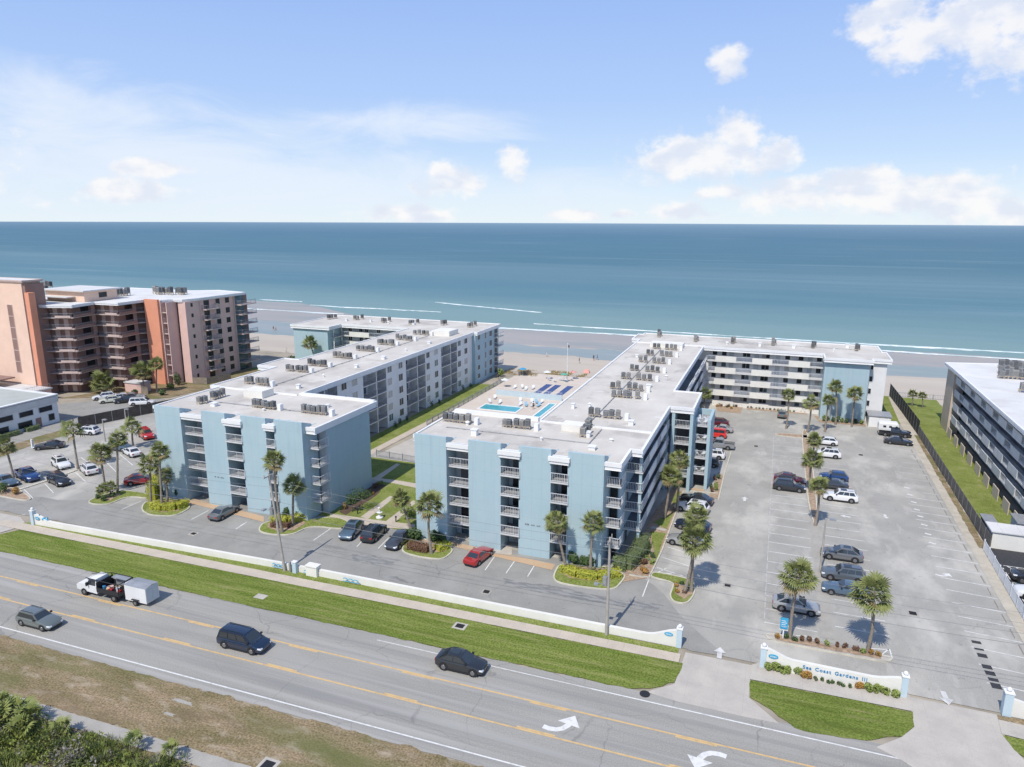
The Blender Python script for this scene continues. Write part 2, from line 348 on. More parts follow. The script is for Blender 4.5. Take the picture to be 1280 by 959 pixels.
def nz(su,sv,scale,off=0.,detail=6.,rough=.6,dist=0.):
    cb=t.n.new('ShaderNodeCombineXYZ'); t.link(mth('MULTIPLY',az,su),cb.inputs[0]); t.link(mth('MULTIPLY',el,sv),cb.inputs[1]); cb.inputs[2].default_value=off
    n=t.new('ShaderNodeTexNoise',Scale=scale,Detail=detail,Roughness=rough,Distortion=dist); t.link(cb.outputs[0],n.inputs['Vector'])
    return n.outputs['Fac']
def dirof(px,py):
    d=(FW+(px-640)/F*RT-(py-479.5)/F*UP).normalized()
    return math.atan2(d.x,d.y),math.asin(d.z)
billow=nz(1,1.25,30,0.,8,.60); billow2=nz(1,1.4,9,3.,2,.5)
nb=mth('ADD',mth('MULTIPLY',mth('SUBTRACT',billow,.5),2.1),mth('MULTIPLY',mth('SUBTRACT',billow2,.5),1.1))
# flat-bottomed cumulus banks, each a soft ellipse broken up by noise (direction, half width, half height, weight)
CL=[(872,198,96,34,1.),(925,165,38,34,1.),(972,192,32,24,.85),(830,200,45,22,1.),(566,232,56,20,1.),(555,216,26,16,1.),(641,208,24,20,.85),(514,268,66,14,1.),
    (850,264,46,13,1.),(905,242,50,13,.8),(1000,246,110,22,.72),(1080,222,46,15,1.),(1010,232,60,14,.9),(1150,246,150,26,.62),(1190,228,50,10,.9),(1250,262,120,24,.6),(912,74,24,24,.9),(1205,38,85,32,.85),(1150,62,44,22,.7),(1275,15,60,50,.85),
    (1110,14,44,24,.8),(1085,40,36,16,.6),(165,238,64,15,.75),(190,212,44,13,.5),(720,270,34,8,.7),(1270,60,60,40,.6),(780,268,24,6,.6),(-200,200,160,60,.9)]
pv=t.n.new('ShaderNodeCombineXYZ'); t.link(az,pv.inputs[0]); t.link(el,pv.inputs[1])
def nearest(lst):
    """smallest elliptical distance to any of the listed blobs, faint ones pushed outward"""
    best=None
    for px,py,hw,hh,wt in lst:
        a0,e0=dirof(px,py)
        m=t.n.new('ShaderNodeVectorMath'); m.operation='MULTIPLY_ADD'; m.inputs[1].default_value=(F/hw,F/hh,0); m.inputs[2].default_value=(-a0*F/hw,-e0*F/hh,(1-wt)*.75)
        t.link(pv.outputs[0],m.inputs[0]); l=t.n.new('ShaderNodeVectorMath'); l.operation='LENGTH'; t.link(m.outputs[0],l.inputs[0])
        best=l.outputs['Value'] if best is None else mth('MINIMUM',best,l.outputs['Value'])
    return best
dens=smooth(mth('ADD',mth('SUBTRACT',1.22,nearest(CL)),nb),.14,.82)
# high thin veils
veil=nz(1.4,4.5,3.4,5.,5,.62,.8); 
VL=[(150,190,360,62,.95),(330,222,340,50,.85),(60,135,240,44,.75),(500,150,200,26,.6),(700,240,190,40,.45)]
v1=smooth(mth('ADD',mth('SUBTRACT',1.,nearest(VL)),mth('MULTIPLY',mth('SUBTRACT',veil,.5),2.6)),-.15,1.2)
haze=smooth(el,.12,.8,.93,.30)
cr=t.n.new('ShaderNodeValToRGB'); t.link(smooth(el,0.,.42) if 0 else mth('MULTIPLY',el,2.4),cr.inputs[0]); e=cr.color_ramp.elements
e[0].position=0; e[0].color=(.80,.90,.97,1); e[1].position=1; e[1].color=(.31,.475,.92,1)
for p_,c_ in ((.08,(.72,.85,.98,1)),(.2,(.55,.72,.975,1)),(.36,(.445,.622,.965,1)),(.62,(.36,.535,.94,1))): x=e.new(p_); x.color=c_
bh=t.n.new('ShaderNodeBackground'); t.link(cr.outputs[0],bh.inputs[0]); bh.inputs[1].default_value=.775
m0=t.n.new('ShaderNodeMixShader'); t.link(haze,m0.inputs[0]); t.link(b1.outputs[0],m0.inputs[1]); t.link(bh.outputs[0],m0.inputs[2])
bv=t.n.new('ShaderNodeBackground'); bv.inputs[0].default_value=(.82,.89,1.,1); bv.inputs[1].default_value=.775
m1=t.n.new('ShaderNodeMixShader'); t.link(mth('MULTIPLY',v1,.8),m1.inputs[0]); t.link(m0.outputs[0],m1.inputs[1]); t.link(bv.outputs[0],m1.inputs[2])
shade=smooth(nz(1,1.6,20,9.,4,.5),.36,.60)
ccol=t.n.new('ShaderNodeMix'); ccol.data_type='RGBA'; ccol.inputs[6].default_value=(.78,.83,.94,1); ccol.inputs[7].default_value=(1,.985,.98,1); t.link(shade,ccol.inputs[0])
bc=t.n.new('ShaderNodeBackground'); bc.inputs[1].default_value=.765; t.link(ccol.outputs[2],bc.inputs[0])
m2=t.n.new('ShaderNodeMixShader'); t.link(mth('MULTIPLY',dens,.88),m2.inputs[0]); t.link(m1.outputs[0],m2.inputs[1]); t.link(bc.outputs[0],m2.inputs[2])
t.link(m2.outputs[0],out.inputs[0])
sc.view_settings.view_transform='Standard'; sc.view_settings.look='None'; sc.view_settings.exposure=.37; sc.view_settings.gamma=1
# ---------------------------------------------------------------- sea, beach, land
def band_mat():
    m=mat('sea_water',(.05,.2,.27),.5,spec=.2); t=NT(m); b=t.n['Principled BSDF']
    geo=t.n.new('ShaderNodeNewGeometry'); s=t.n.new('ShaderNodeSeparateXYZ'); t.link(geo.outputs['Position'],s.inputs[0])
    mp=t.n.new('ShaderNodeMapping'); mp.inputs['Scale'].default_value=(.0022,.010,1); t.link(geo.outputs['Position'],mp.inputs[0])
    n=t.new('ShaderNodeTexNoise',Scale=1.,Detail=6.,Roughness=.6); t.link(mp.outputs[0],n.inputs['Vector'])
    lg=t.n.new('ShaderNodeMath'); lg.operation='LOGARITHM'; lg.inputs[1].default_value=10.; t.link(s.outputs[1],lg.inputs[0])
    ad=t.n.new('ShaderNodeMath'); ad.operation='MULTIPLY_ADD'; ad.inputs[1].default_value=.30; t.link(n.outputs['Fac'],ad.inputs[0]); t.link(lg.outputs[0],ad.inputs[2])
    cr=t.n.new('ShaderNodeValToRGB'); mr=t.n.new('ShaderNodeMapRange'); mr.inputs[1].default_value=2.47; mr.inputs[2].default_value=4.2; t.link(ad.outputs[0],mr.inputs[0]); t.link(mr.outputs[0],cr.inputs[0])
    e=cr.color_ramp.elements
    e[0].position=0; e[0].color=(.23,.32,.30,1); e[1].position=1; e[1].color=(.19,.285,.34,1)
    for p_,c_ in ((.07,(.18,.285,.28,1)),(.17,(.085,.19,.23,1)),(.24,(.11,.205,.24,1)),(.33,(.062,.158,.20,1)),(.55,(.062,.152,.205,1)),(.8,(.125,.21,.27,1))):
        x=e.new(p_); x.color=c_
    t.link(cr.outputs[0],b.inputs['Base Color'])
    mp2=t.n.new('ShaderNodeMapping'); mp2.inputs['Scale'].default_value=(.05,.22,1); t.link(geo.outputs['Position'],mp2.inputs[0])
    n2=t.new('ShaderNodeTexNoise',Scale=1.,Detail=7.,Roughness=.65); t.link(mp2.outputs[0],n2.inputs['Vector'])
    bp=t.n.new('ShaderNodeBump'); bp.inputs['Strength'].default_value=.5; bp.inputs['Distance'].default_value=1.2; t.link(n2.outputs['Fac'],bp.inputs['Height']); t.link(bp.outputs[0],b.inputs['Normal'])
    return overlay(m,(.19,.29,.32),1.,.54,.70,.55,(.003,.035,1),(2,1,0))
MT['sea']=band_mat()
MT['runnel']=overlay(mat('shallow_water',(.23,.29,.275),.4,col2=(.29,.31,.295),scale=.08,stretch=(.3,1,1),spec=.5),(.33,.34,.31),.1,.5,.65,.6,(.3,1.5,1))
MT['foam']=overlay(mat('sea_foam',(.74,.77,.77),.8,col2=(.42,.53,.55),scale=.35,stretch=(.3,1,1),lo=.42,hi=.6),(.36,.47,.49),.9,.5,.62,.7,(.4,1,1))
mb=MB(); mb.poly([(-1600,-700),(1600,-700),(1600,181),(-1600,181)],-.06); struct('ground',mb,'land')
mb=MB(); mb.poly(rough_edge([(-900,177.5),(500,177.5),(500,236),(-900,236)],.9,6,1),-.03); struct('beach',mb,'sand')
mb=MB(); mb.poly(rough_edge([(-900,232),(-170,232),(-100,219),(-60,219),(30,224),(500,224),(500,262),(-60,262),(-130,275),(-200,310),(-900,310)],1.2,5,2),-.025); struct('wet_sand',mb,'wet')
mb=MB(); mb.poly(rough_edge([(-260,214),(-170,205),(-100,206),(-84,204),(-60,205),(-45,202),(0,207),(20,209),(45,211),(120,212),(260,214),(260,226),(60,228),(30,225),(-20,220),(-70,218),(-100,220),(-170,230),(-260,240)],1.5,3,3),-.02); struct('tidal_pool_water',mb,'runnel')
mb=MB()
n=96; Rr=11600
pts=[]
a0=math.asin(249/Rr)
for i in range(n+1):
    a=a0+(math.pi-2*a0)*i/n; pts.append((Rr*math.cos(a),Rr*math.sin(a)))
shore=[]
for i in range(0,180):
    x=-420+i*4.; base=252+(8 if x<-120 else 0)*min(1,max(0,(-120-x)/80))+ (30 if x<-160 else 0)*min(1,max(0,(-160-x)/60))
    shore.append((x,base+2.2*mn.noise(Vector((x*.03,2,0)))+.8*mn.noise(Vector((x*.2,5,0)))))
pts+=[(-1500,300)]+shore+[(1500,250)]
mb.poly(pts,-.015); struct('sea',mb,'sea')
def surf(x0,x1,yf,w0,seed,amp=1.,z=.02,step=2.):
    top=[];bot=[]
    k=int((x1-x0)/step)
    for i in range(k+1):
        x=x0+(x1-x0)*i/k; e=min(1,min(i,k-i)/6)
        c=yf(x)+.8*mn.noise(Vector((x*.05,seed,0)))
        ww=w0*e*max(.06,.42+1.5*mn.noise(Vector((x*.045,seed+3,0)))+.5*mn.noise(Vector((x*.4,seed+5,0))))
        top.append((x,c+ww*.45+amp*.25*mn.noise(Vector((x*.5,seed,2))))); bot.append((x,c-ww*.55-amp*.5*(mn.noise(Vector((x*.35,seed,7))))))
    m=MB()
    for i in range(k):
        m.quad((*bot[i],z),(*bot[i+1],z),((top[i+1][0]+bot[i+1][0])/2,(top[i+1][1]+bot[i+1][1])/2,z+.28),((top[i][0]+bot[i][0])/2,(top[i][1]+bot[i][1])/2,z+.28))
        m.quad(((top[i][0]+bot[i][0])/2,(top[i][1]+bot[i][1])/2,z+.28),((top[i+1][0]+bot[i+1][0])/2,(top[i+1][1]+bot[i+1][1])/2,z+.28),(*top[i+1],z),(*top[i],z))
    struct('surf',m,'foam')
surf(-122,-20,lambda x:250+.02*(x+100),4.2,1)
surf(-24,120,lambda x:250.5-.03*x,3.8,2)
surf(-248,-222,lambda x:295,2.2,14)
surf(-160,-98,lambda x:318-.3*(x+160),3.0,5)
surf(-260,-176,lambda x:262,2.2,7)
surf(-90,60,lambda x:262-.03*x,1.3,21,.8)
surf(-210,-140,lambda x:284,1.8,23,.9)
surf(25,140,lambda x:262,1.6,9,.8)
# ---------------------------------------------------------------- roads and lots
def sheet(name,pts,z,m,rough=0,seed=0,step=.6,kind=True):
    mb=MB(); mb.poly(rough_edge(pts,rough,step,seed) if rough else pts,z)
    return struct(name,mb,m)
ext=lambda a,b,x:(x,a[1]+(b[1]-a[1])*(x-a[0])/(b[0]-a[0]))
rs0,rs1=(-69,41.0),(-36.9,41.55)          # south edge of the road
rn0,rn1=(-87.1,53.5),(-9,54.9)            # north edge
XL,XR=-260,120
sheet('road',[ext(rs0,rs1,XL),ext(rs0,rs1,XR),ext(rn0,rn1,XR),ext(rn0,rn1,XL)],0,'road',.10,1,1.2)
mb=MB()
wS=((-70.5,42.05),(-37.7,42.62)); wN=((-12.5,53.75),(9.1,53.98)); yl=((-76.1,45.83),(-10.7,46.86)); yu=((-81.,49.2),(-11.7,50.45))
def two(l,x0,x1,off=0): a,b=ext(*l,x0),ext(*l,x1); return [(a[0],a[1]+off),(b[0],b[1]+off)]
line_strip(mb,two(wS,-200,60),.14,.004,0)
line_strip(mb,two(wN,-12.5,60),.14,.004,0)
line_strip(mb,two(wN,-34,-12.5),.12,.004,1)
for l,sg in ((yl,1),(yu,-1)):
    line_strip(mb,two(l,-200,60),.17,.004,2)
    line_strip(mb,two(l,-200,60,.2*sg),.17,.0045,2,(3.2,12.2))
def turn_arrow(mb,x,y,rot,mir=1,s=1.,z=.004,mi=0):
    c,sn=math.cos(rot),math.sin(rot)
    T=lambda u,v:(x+s*(u*c-mir*v*sn),y+s*(u*sn+mir*v*c),z)
    cen=[(-1.15,-.55),(-.75,-.62),(-.3,-.56),(.05,-.34),(.28,.02),(.34,.2)]; lft=[];rgt=[]
    for i,(a,b) in enumerate(cen):
        p0=cen[max(0,i-1)];p1=cen[min(len(cen)-1,i+1)];L=math.hypot(p1[0]-p0[0],p1[1]-p0[1]);nx,ny=-(p1[1]-p0[1])/L*.19,(p1[0]-p0[0])/L*.19
        lft.append(T(a+nx,b+ny)); rgt.append(T(a-nx,b-ny))
    for i in range(len(cen)-1): mb.quad(rgt[i],rgt[i+1],lft[i+1],lft[i],mi)
    tz=[T(-.42,.25),T(1.05,.02),T(.5,1.05)]; mb.tri(*[(a,b,c+.003) for a,b,c in tz],mi)
def str_arrow(mb,x,y,rot,s=1.,z=.008,mi=0):
    c,sn=math.cos(rot),math.sin(rot)
    T=lambda u,v:(x+s*(u*c-v*sn),y+s*(u*sn+v*c),z)
    mb.quad(T(-.9,-.22),T(.1,-.22),T(.1,.22),T(-.9,.22),mi); mb.tri(T(.105,-.6),T(1.0,0),T(.105,.6),mi)
a=at(704,906); turn_arrow(mb,a[0],a[1],.02,1,1.3)
a=at(882,948); turn_arrow(mb,a[0],a[1],math.pi+.02,1,1.3)
struct('road_marking',mb,['wline','wline2','yline'])
# parking lot and the darker lane in front of the blocks
sheet('parking_lot',[(-127,62.6),(25.3,62.9),(25.3,160.5),(-14,161),(-14,104),(-84,104),(-92,125),(-125,121)],-.004,'lot')
sheet('front_lane',[(-127,62.2),(-2,62.9),(-5.5,67),(-8,70.5),(-10.5,74),(-14,76.5),(-84,77),(-84.5,70),(-92,69.5),(-96,67.8),(-127,67)],0,'road2',.3,4,1.5)
sheet('neighbour_parking_lot',P((0,520),(84,527),(103,533),(193,511),(206,499),(160,497),(80,504),(60,508)),-.012,'road2')
sheet('neighbour_driveway',P((-40,590),(0,584),(84,553),(102,536),(84,520),(0,540),(-60,560)),-.016,'road')
sheet('new_asphalt_lot',[(26.9,40+16),(60,56),(60,98.5),(26.9,98.5)],-.01,'tar')
# concrete
swt=((-92.4,60.3),(-5.8,61.7)); swb=((-92.4,58.7),(-5.5,60.3))
x0,x1=-96,-5.9
sheet('sidewalk',[ext(*swb,x0),ext(*swb,x1),ext(*swt,x1),ext(*swt,x0)],.05,'walk')
sheet('driveway',P((857,815.5),(939.4,831.6),(936,872),(974,904.7),(930,896),(850,878),(810,866),(813,863.5),(843,855)),.012,'conc')
sheet('sidewalk',P((939.4,831.6),(951,828),(1137,869),(1142,890),(937,849.5)),.05,'conc')
sheet('driveway',P((1136,871),(1247,893.5),(1258,925),(1280,950),(1330,985),(1180,985),(1128,951),(1095,934),(1126,922),(1143,909)),.012,'conc')
sheet('sidewalk',P((1248,900),(1400,935),(1400,955),(1252,918)),.05,'conc')
sheet('driveway',[(-127,55.5),(-94.5,54.4),(-93,56),(-92.2,58.6),(-92.4,60.4),(-95,61.6),(-127,61.2)],.012,'conc')
# grass verges
gv=[ext(rn0,rn1,-94),ext(rn0,rn1,-70),ext(rn0,rn1,-40),ext(rn0,rn1,-9.5),at(812,861),at(843,853),at(852,836),at(853.5,829.5),ext(*swb,-20),ext(*swb,-60),ext(*swb,-91),at(0,668)]
sheet('grass_verge',gv,.03,'grass',.14,5)
sheet('grass_verge',P((938,850.5),(1141,890.5),(1142.5,908),(1128,921),(1080,926),(1040,920),(993,910),(965,888),(937.5,872)),.03,'grass',.16,6)
sheet('grass_verge',P((1253,919),(1400,955),(1400,1010),(1300,960),(1268,938)),.03,'grass',.14,7)
sheet('grass_verge',[ext(*swt,x0+3),ext(*swt,-6.2),(-6.2,62.6),(-53,62.1),(-91.5,61.1)],.032,'grass2',.06,8)
sheet('grass_verge',P((1246,894),(1400,925),(1400,935),(1248,900)),.032,'grassd',.08,9)
# far side of the road: dry verge, footpath, scrub
sheet('dry_verge',[ext(rs0,rs1,-200),ext(rs0,rs1,40),(40,36.4),(-35,35.75),(-60,35.1),(-200,32)],.02,'grassd',.22,10,.5)
sheet('footpath',[(-200,32),(-60.5,35.1),(-35,35.75),(40,36.6),(40,35.2),(-35,34.5),(-58.9,33.9),(-200,30.4)],.03,'path',.07,11,.8)
sheet('scrub_ground',[(-200,30.5),(-58.9,33.8),(-42,34.3),(40,35.3),(40,5),(-200,5)],.0,'grassd')
for px,py,rx,ry in ((230,878,1.1,.3),(212,893,.6,.2)):
    a=at(px,py); sheet('bare_sand_patch',rough_edge([(a[0]+rx*math.cos(k)*(1+.4*math.sin(3*k+px)),a[1]+ry*math.sin(k)*(1+.4*math.cos(2*k))) for k in [i*.42 for i in range(15)]],.12,.15,px),.024,'path')
MT['stain']=mat('oil_dark_asphalt',(.19,.188,.182),.9,col2=(.30,.293,.28),scale=.9,lo=.42,hi=.58,stretch=(.6,2.5,1),fine=.15)
for i,l in enumerate([[(628,722),(680,731),(740,743),(790,751),(784,758),(735,752),(680,741),(634,731)],[(480,718),(520,727),(516,731),(476,722)],[(440,692),(500,700),(490,708),(438,700)],[(785,748),(830,757),(822,762),(786,756)]]):
    sheet('asphalt_stain',P(*l),.0035,'stain',.35,30+i,.4)
# lawns between the two blocks
Q=zoomf(400,540,7.99)
sheet('lawn',[(-57.5,76.8),(-41.5,76.5),(-41.5,101),(-66.5,101),(-66.5,94),(-56,92)],.012,'grass2',.08,12)
def PQ(*l): return [at(*Q(*q)) for q in l]
sheet('path',PQ((100,815),(560,880),(950,925),(945,975),(540,950),(100,855)),.018,'walk')
sheet('path',PQ((405,850),(700,640),(745,655),(480,870)),.022,'walk')
sheet('path',PQ((655,895),(935,680),(960,705),(740,915)),.022,'walk')
sheet('path',PQ((520,455),(740,480),(960,515),(960,560),(740,515),(520,480)),.018,'walk')
sheet('path',PQ((510,475),(765,315),(800,325),(590,480)),.022,'walk')
sheet('planting_bed',PQ((190,800),(260,830),(560,640),(660,530),(520,520)),.02,'mulchd',.1,13)
sheet('plaza',[(-63.5,101.5),(-41,100),(-30,100),(-30,121),(-61,127)],.0,'plaza')
sheet('path',[(-66.2,95),(-64.6,95),(-62,160),(-63.7,160)],.016,'walk')
sheet('lawn',[(-70,92),(-66.2,92),(-64.2,126),(-63.9,160),(-69.6,160)],.012,'grass2',.1,14)
sheet('pool_deck',[(-63.6,134),(-30,134),(-30,176.8),(-58,176.8),(-63.6,172)],.02,'deck')
sheet('planting_bed',[(-63.4,121),(-58,121),(-58,134),(-63.4,134)],.02,'grassd')
sheet('lawn',[(-134.5,140),(-92,107),(-86.5,107),(-88.5,176),(-134.5,176)],.0,'grass2',.2,15)
sheet('lawn',P((74,498),(110,492),(190,470),(322,462),(330,470),(212,497),(180,500),(120,497)),.006,'grassd',.2,16)
sheet('lawn',P((0,572),(42,556),(80,545),(104,537.5),(80,537),(50,545),(0,561),(-50,578),(-50,592)),.01,'grassd',.15,17)
# right-hand side
sheet('kerb_strip',[(25.1,62.9),(27.1,62.9),(27.4,182),(26,182),(25.3,160)],.03,'dirtconc',.05,18)
sheet('grass_strip',[(26.25,98),(27.15,98),(27.3,150),(26.6,150)],.036,'grassd',.1,19)
sheet('lawn',[(27.4,99),(33.6,99),(33.6,155),(36,158),(36,183),(20.5,183),(21.5,157.5),(26,157.5),(27.4,150)],.01,'grass2',.15,20)
# ---------------------------------------------------------------- kerbed islands
def island(pts,top='grass2',inner=None,rot=0):
    a=sum(pts[i][0]*pts[(i+1)%len(pts)][1]-pts[(i+1)%len(pts)][0]*pts[i][1] for i in range(len(pts)))
    if a<0: pts=pts[::-1]
    # smooth corners
    for _ in range(2):
        q=[]
        for i in range(len(pts)):
            p0,p1=Vector(pts[i]),Vector(pts[(i+1)%len(pts)]); q+=[tuple(p0*.78+p1*.22),tuple(p0*.22+p1*.78)]
        pts=q
    n=len(pts); ins=[]
    for i in range(n):
        p0,p1,p2=Vector(pts[i-1]),Vector(pts[i]),Vector(pts[(i+1)%n]); d=(p2-p0).normalized(); ins.append((p1.x-d.y*.17,p1.y+d.x*.17))
    mb=MB()
    for i in range(n):
        j=(i+1)%n; a_,b_,c_,d_=pts[i],pts[j],ins[j],ins[i]
        mb.quad((*a_,-.05),(*b_,-.05),(*b_,.13),(*a_,.13)); mb.quad((*a_,.13),(*b_,.13),(*c_,.13),(*d_,.13)); mb.quad((*c_,.13),(*d_,.13),(*d_,.06),(*c_,.06))
    struct('kerb',mb,'kerb')
    mb=MB(); mb.poly(ins,.11); struct('planted_island',mb,top)
    if inner: mb=MB(); mb.poly(rough_edge(inner,.08,.4,3),.135); struct('mulch_bed',mb,'mulch')
ZA=zoomf(740,560,3.7618)
island(P((501,688),(507,693),(530,698.5),(554,700.5),(567,690),(564,684),(540,680),(520,668),(514,667),(507,676)),inner=P((518,681),(540,692),(558,690),(556,682),(524,674)))
island(P((690,721),(695,729),(726,735),(768,739),(779,727),(783,719),(756,708),(700,703)),inner=P((702,716),(712,724),(745,728),(774,722),(770,713),(730,710),(706,707)))
island(P((812,722),(841,729),(840,735),(835.7,746),(842,754),(859.6,756),(869,743.4),(869.5,730),(860,723.5),(820,715.5),(814,717)),inner=P((845,731),(866,732),(865,744),(855,750),(843,743)))
island(P((321,664),(334.6,669),(365,670),(388,658),(430,663),(439.5,654),(420,646),(382,650),(330,652)),inner=P((334,660),(345,664),(368,664),(382,655),(376,650),(338,652)))
island(P((175.5,638),(186,645),(218,646.5),(239,635.6),(236,628),(205,622),(180,628)),inner=P((187,636),(200,641),(222,640),(236,632),(230,627),(190,626)))
island(P((109,627.7),(114,631),(135.6,631.8),(159.5,621),(186,624),(186,617),(149,612.5),(120,622)),inner=P((124,625),(137,627),(152,619),(140,616)))
island(P((-30,616),(0,621),(29,626.8),(40,625),(36,620),(23,611.5),(0,608),(-30,607)),'mulch')
Z64=zoomf(940,780,6.4)
island([at(*Z64(*q)) for q in [(95,85),(185,80),(560,165),(1020,255),(1100,262),(1128,287),(1105,308),(1040,308),(260,160),(130,128)]],'conc',[at(*Z64(*q)) for q in [(175,95),(400,128),(700,190),(1030,258),(1030,290),(700,232),(300,158),(185,130)]])
sheet('median_walk',[(6.55,69.5),(7.85,69.5),(8.0,99),(6.7,99)],.014,'path')
island([(6.45,99),(7.85,99),(7.6,146),(6.2,146)],'mulch')
island([(1.6,139.5),(12.5,140.5),(12.5,142.5),(1.6,142)],'mulch')
mb=MB(); line_strip(mb,P((24,612.5),(60,601),(92,590),(97,587)),.7,.0); bmk=MB()
for (x,y) in [(0,0)]:
    pts=P((24,612.5),(60,601),(96,588))
    for a_,b_ in zip(pts[:-1],pts[1:]): bmk.beam((*a_,.06),(*b_,.06),.5,.14)
struct('kerb',bmk,'kerb')
# beds beside the right-hand block's stalls
sheet('planting_bed',[at(*ZA(*q)) for q in [(100,640),(265,612),(330,480),(385,330),(425,205),(380,190),(300,290),(200,470),(130,570)]],.03,'mulch',.08,21)
for l in ([(272,392),(347,402),(322,470),(302,545),(285,450)],[(285,350),(382,306),(352,384)],[(375,250),(400,205),(420,208),(392,275)]):
    sheet('lawn',[at(*ZA(*q)) for q in l],.04,'grass2',.06,22)
sheet('path',[at(*ZA(*q)) for q in [(270,378),(345,392),(352,384),(285,368)]],.045,'conc')
kb=MB()
pts=[at(*ZA(*q)) for q in [(175,600),(268,612),(330,480),(385,330),(430,205),(470,205),(590,215)]]
for a_,b_ in zip(pts[:-1],pts[1:]): kb.beam((*a_,.05),(*b_,.05),.18,.16)
pts=P((898,625),(905,594),(914,565)); 
for a_,b_ in zip(pts[:-1],pts[1:]): kb.beam((*a_,.05),(*b_,.05),.18,.16)
struct('kerb',kb,'kerb')
sheet('planting_bed',P((885,622),(898,624),(904,596),(899,590)),.03,'mulch',.06,23)
sheet('planting_bed',P((893,504),(931,505),(925,517),(897,514)),.03,'mulch',.06,24)
sheet('planting_bed',P((934,509),(1008,515),(1008,518),(934,512)),.03,'mulch',.06,25)
sheet('planting_bed',[(10.0,153.2),(18.5,153.2),(18.5,155.2),(10.2,155.2),(9.9,158),(9.0,158)],.03,'mulch',.06,26)
sheet('paving_strip',P((233,628),(330,653),(330,646),(236,622)),.03,'brick')
sheet('paving_strip',P((545,681),(567,684),(690,713),(694,706),(620,690),(560,676)),.03,'brick')
sheet('entry_ramp',P((617,681),(640,684),(640,694),(610,691)),.036,'conc')
# painted stalls
mb=MB()
for k in range(-2,21):
    y=104.7-2.857*k+ .0
    if y<70: continue
    if k>=-8: line_strip(mb,[(1.35,y),(6.4,y)],.14,.002,1)
for k in range(-12,-1):
    y=104.7-2.857*k
    if y<140: line_strip(mb,[(1.35,y),(6.2,y)],.14,.002,2)
line_strip(mb,[(1.35,70.5),(1.35,139)],.08,.002,2)
for k in range(-12,13):
    y=103.6-2.857*k
    if 70<y<139: line_strip(mb,[(8.1,y),(13.0,y)],.14,.002,1 if y<125 else 2)
for k in range(-16,16):
    y=99-2.93*k
    if 64<y<148: line_strip(mb,[(20.2,y+.35),(25.1,y)],.14,.002,1 if y<115 else 2)
U=zoomf(500,540,3.7618)
S2=lambda z,*l: line_strip(mb,[at(*z(*q)) for q in l],.12,.005,0)
S2(U,(400,650),(445,585)); S2(U,(498,665),(545,598)); S2(U,(600,680),(640,615)); S2(U,(1140,775),(1170,695))
U=zoomf(300,540,3.7618)
S2(U,(345,510),(425,455)); S2(U,(0,442),(72,400)); S2(U,(550,540),(585,500)); S2(U,(650,548),(700,497))
U=zoomf(0,520,3.7618)
for l in [((572,440),(665,400)),((900,487),(980,445)),((1108,533),(1200,475)),((495,213),(545,262)),((565,182),(625,232)),((355,265),(405,312)),((380,195),(420,222)),((210,318),(252,362)),((113,345),(155,388)),((196,186),(232,178)),((210,142),(240,136)),((60,478),(118,462))]: S2(U,*l)
S2(ZA,(355,465),(525,520)); S2(ZA,(325,512),(455,555)); S2(ZA,(305,562),(430,603)); S2(ZA,(300,590),(350,565)); S2(ZA,(310,592),(375,590))
S2(Z64,(350,95),(450,98)); S2(Z64,(440,95),(500,125)); S2(Z64,(900,195),(1095,205)); S2(Z64,(1095,200),(1040,245)); S2(Z64,(1100,200),(1122,275))
ZB=zoomf(940,560,3.7618)
for q in [(728,187),(742,220),(760,255),(775,290),(792,322),(810,362),(828,405),(848,448)]:
    a=at(*ZB(*q)); line_strip(mb,[(a[0]-.35,a[1]+.15),(a[0]+.35,a[1]-.15)],.35,.005,0)
a=at(*ZB(905,598)); turn_arrow(mb,a[0],a[1],-.3,1,.75,.005,0)
a=at(*ZB(628,322)); str_arrow(mb,a[0],a[1],-1.5,.8,.005,1)
a=at(*ZB(440,322)); str_arrow(mb,a[0],a[1],3.0,.7,.005,0)
a=at(899.5,817); str_arrow(mb,a[0],a[1],1.6,1.0,.06,1)
a=at(1182,872.5); str_arrow(mb,a[0],a[1],-1.5,1.0,.03,1)
a=at(*ZA(718,240)); str_arrow(mb,a[0],a[1],1.57,.9,.005,1)
struct('stall_marking',mb,['wline','wline2','wline3'])
mb=MB()
for q in [(1055,372,3),(1068,405,2),(1083,435,4),(1105,488,4),(1120,518,4),(1135,548,3),(1148,578,5)]:
    a=at(940+q[0]/3.7618,704+q[1]/3.7618); w_=q[2]*.085; mb.quad((a[0]-.4,a[1]-w_,.006),(a[0]+.4,a[1]-w_,.006),(a[0]+.4,a[1]+w_,.006),(a[0]-.4,a[1]+w_,.006))
struct('painted_dash_row',mb,'tar')
mb=MB()
for i in range(9): line_strip(mb,[(27.6,66+i*2.9),(33,65.4+i*2.9)],.13,-.006,0)
for i in range(6): line_strip(mb,[(28.2+i*.9,93.6),(29.4+i*.9,91.6)],.13,-.006,0)
line_strip(mb,[(27.8,93.7),(34,93.7)],.12,-.006,0); line_strip(mb,[(27.8,91.5),(34,91.5)],.12,-.006,0)
line_strip(mb,[(28.,89.2),(34,88.6)],.16,-.006,1)
line_strip(mb,[(27.6,64),(27.6,93)],.12,-.006,0,(1.8,2.6))
struct('stall_marking',mb,['wline','bsign'])
MT['curtain']=mat('curtained_window',(.48,.47,.44),.35,.3,2.5,spec=.5,stretch=(3,3,.3))
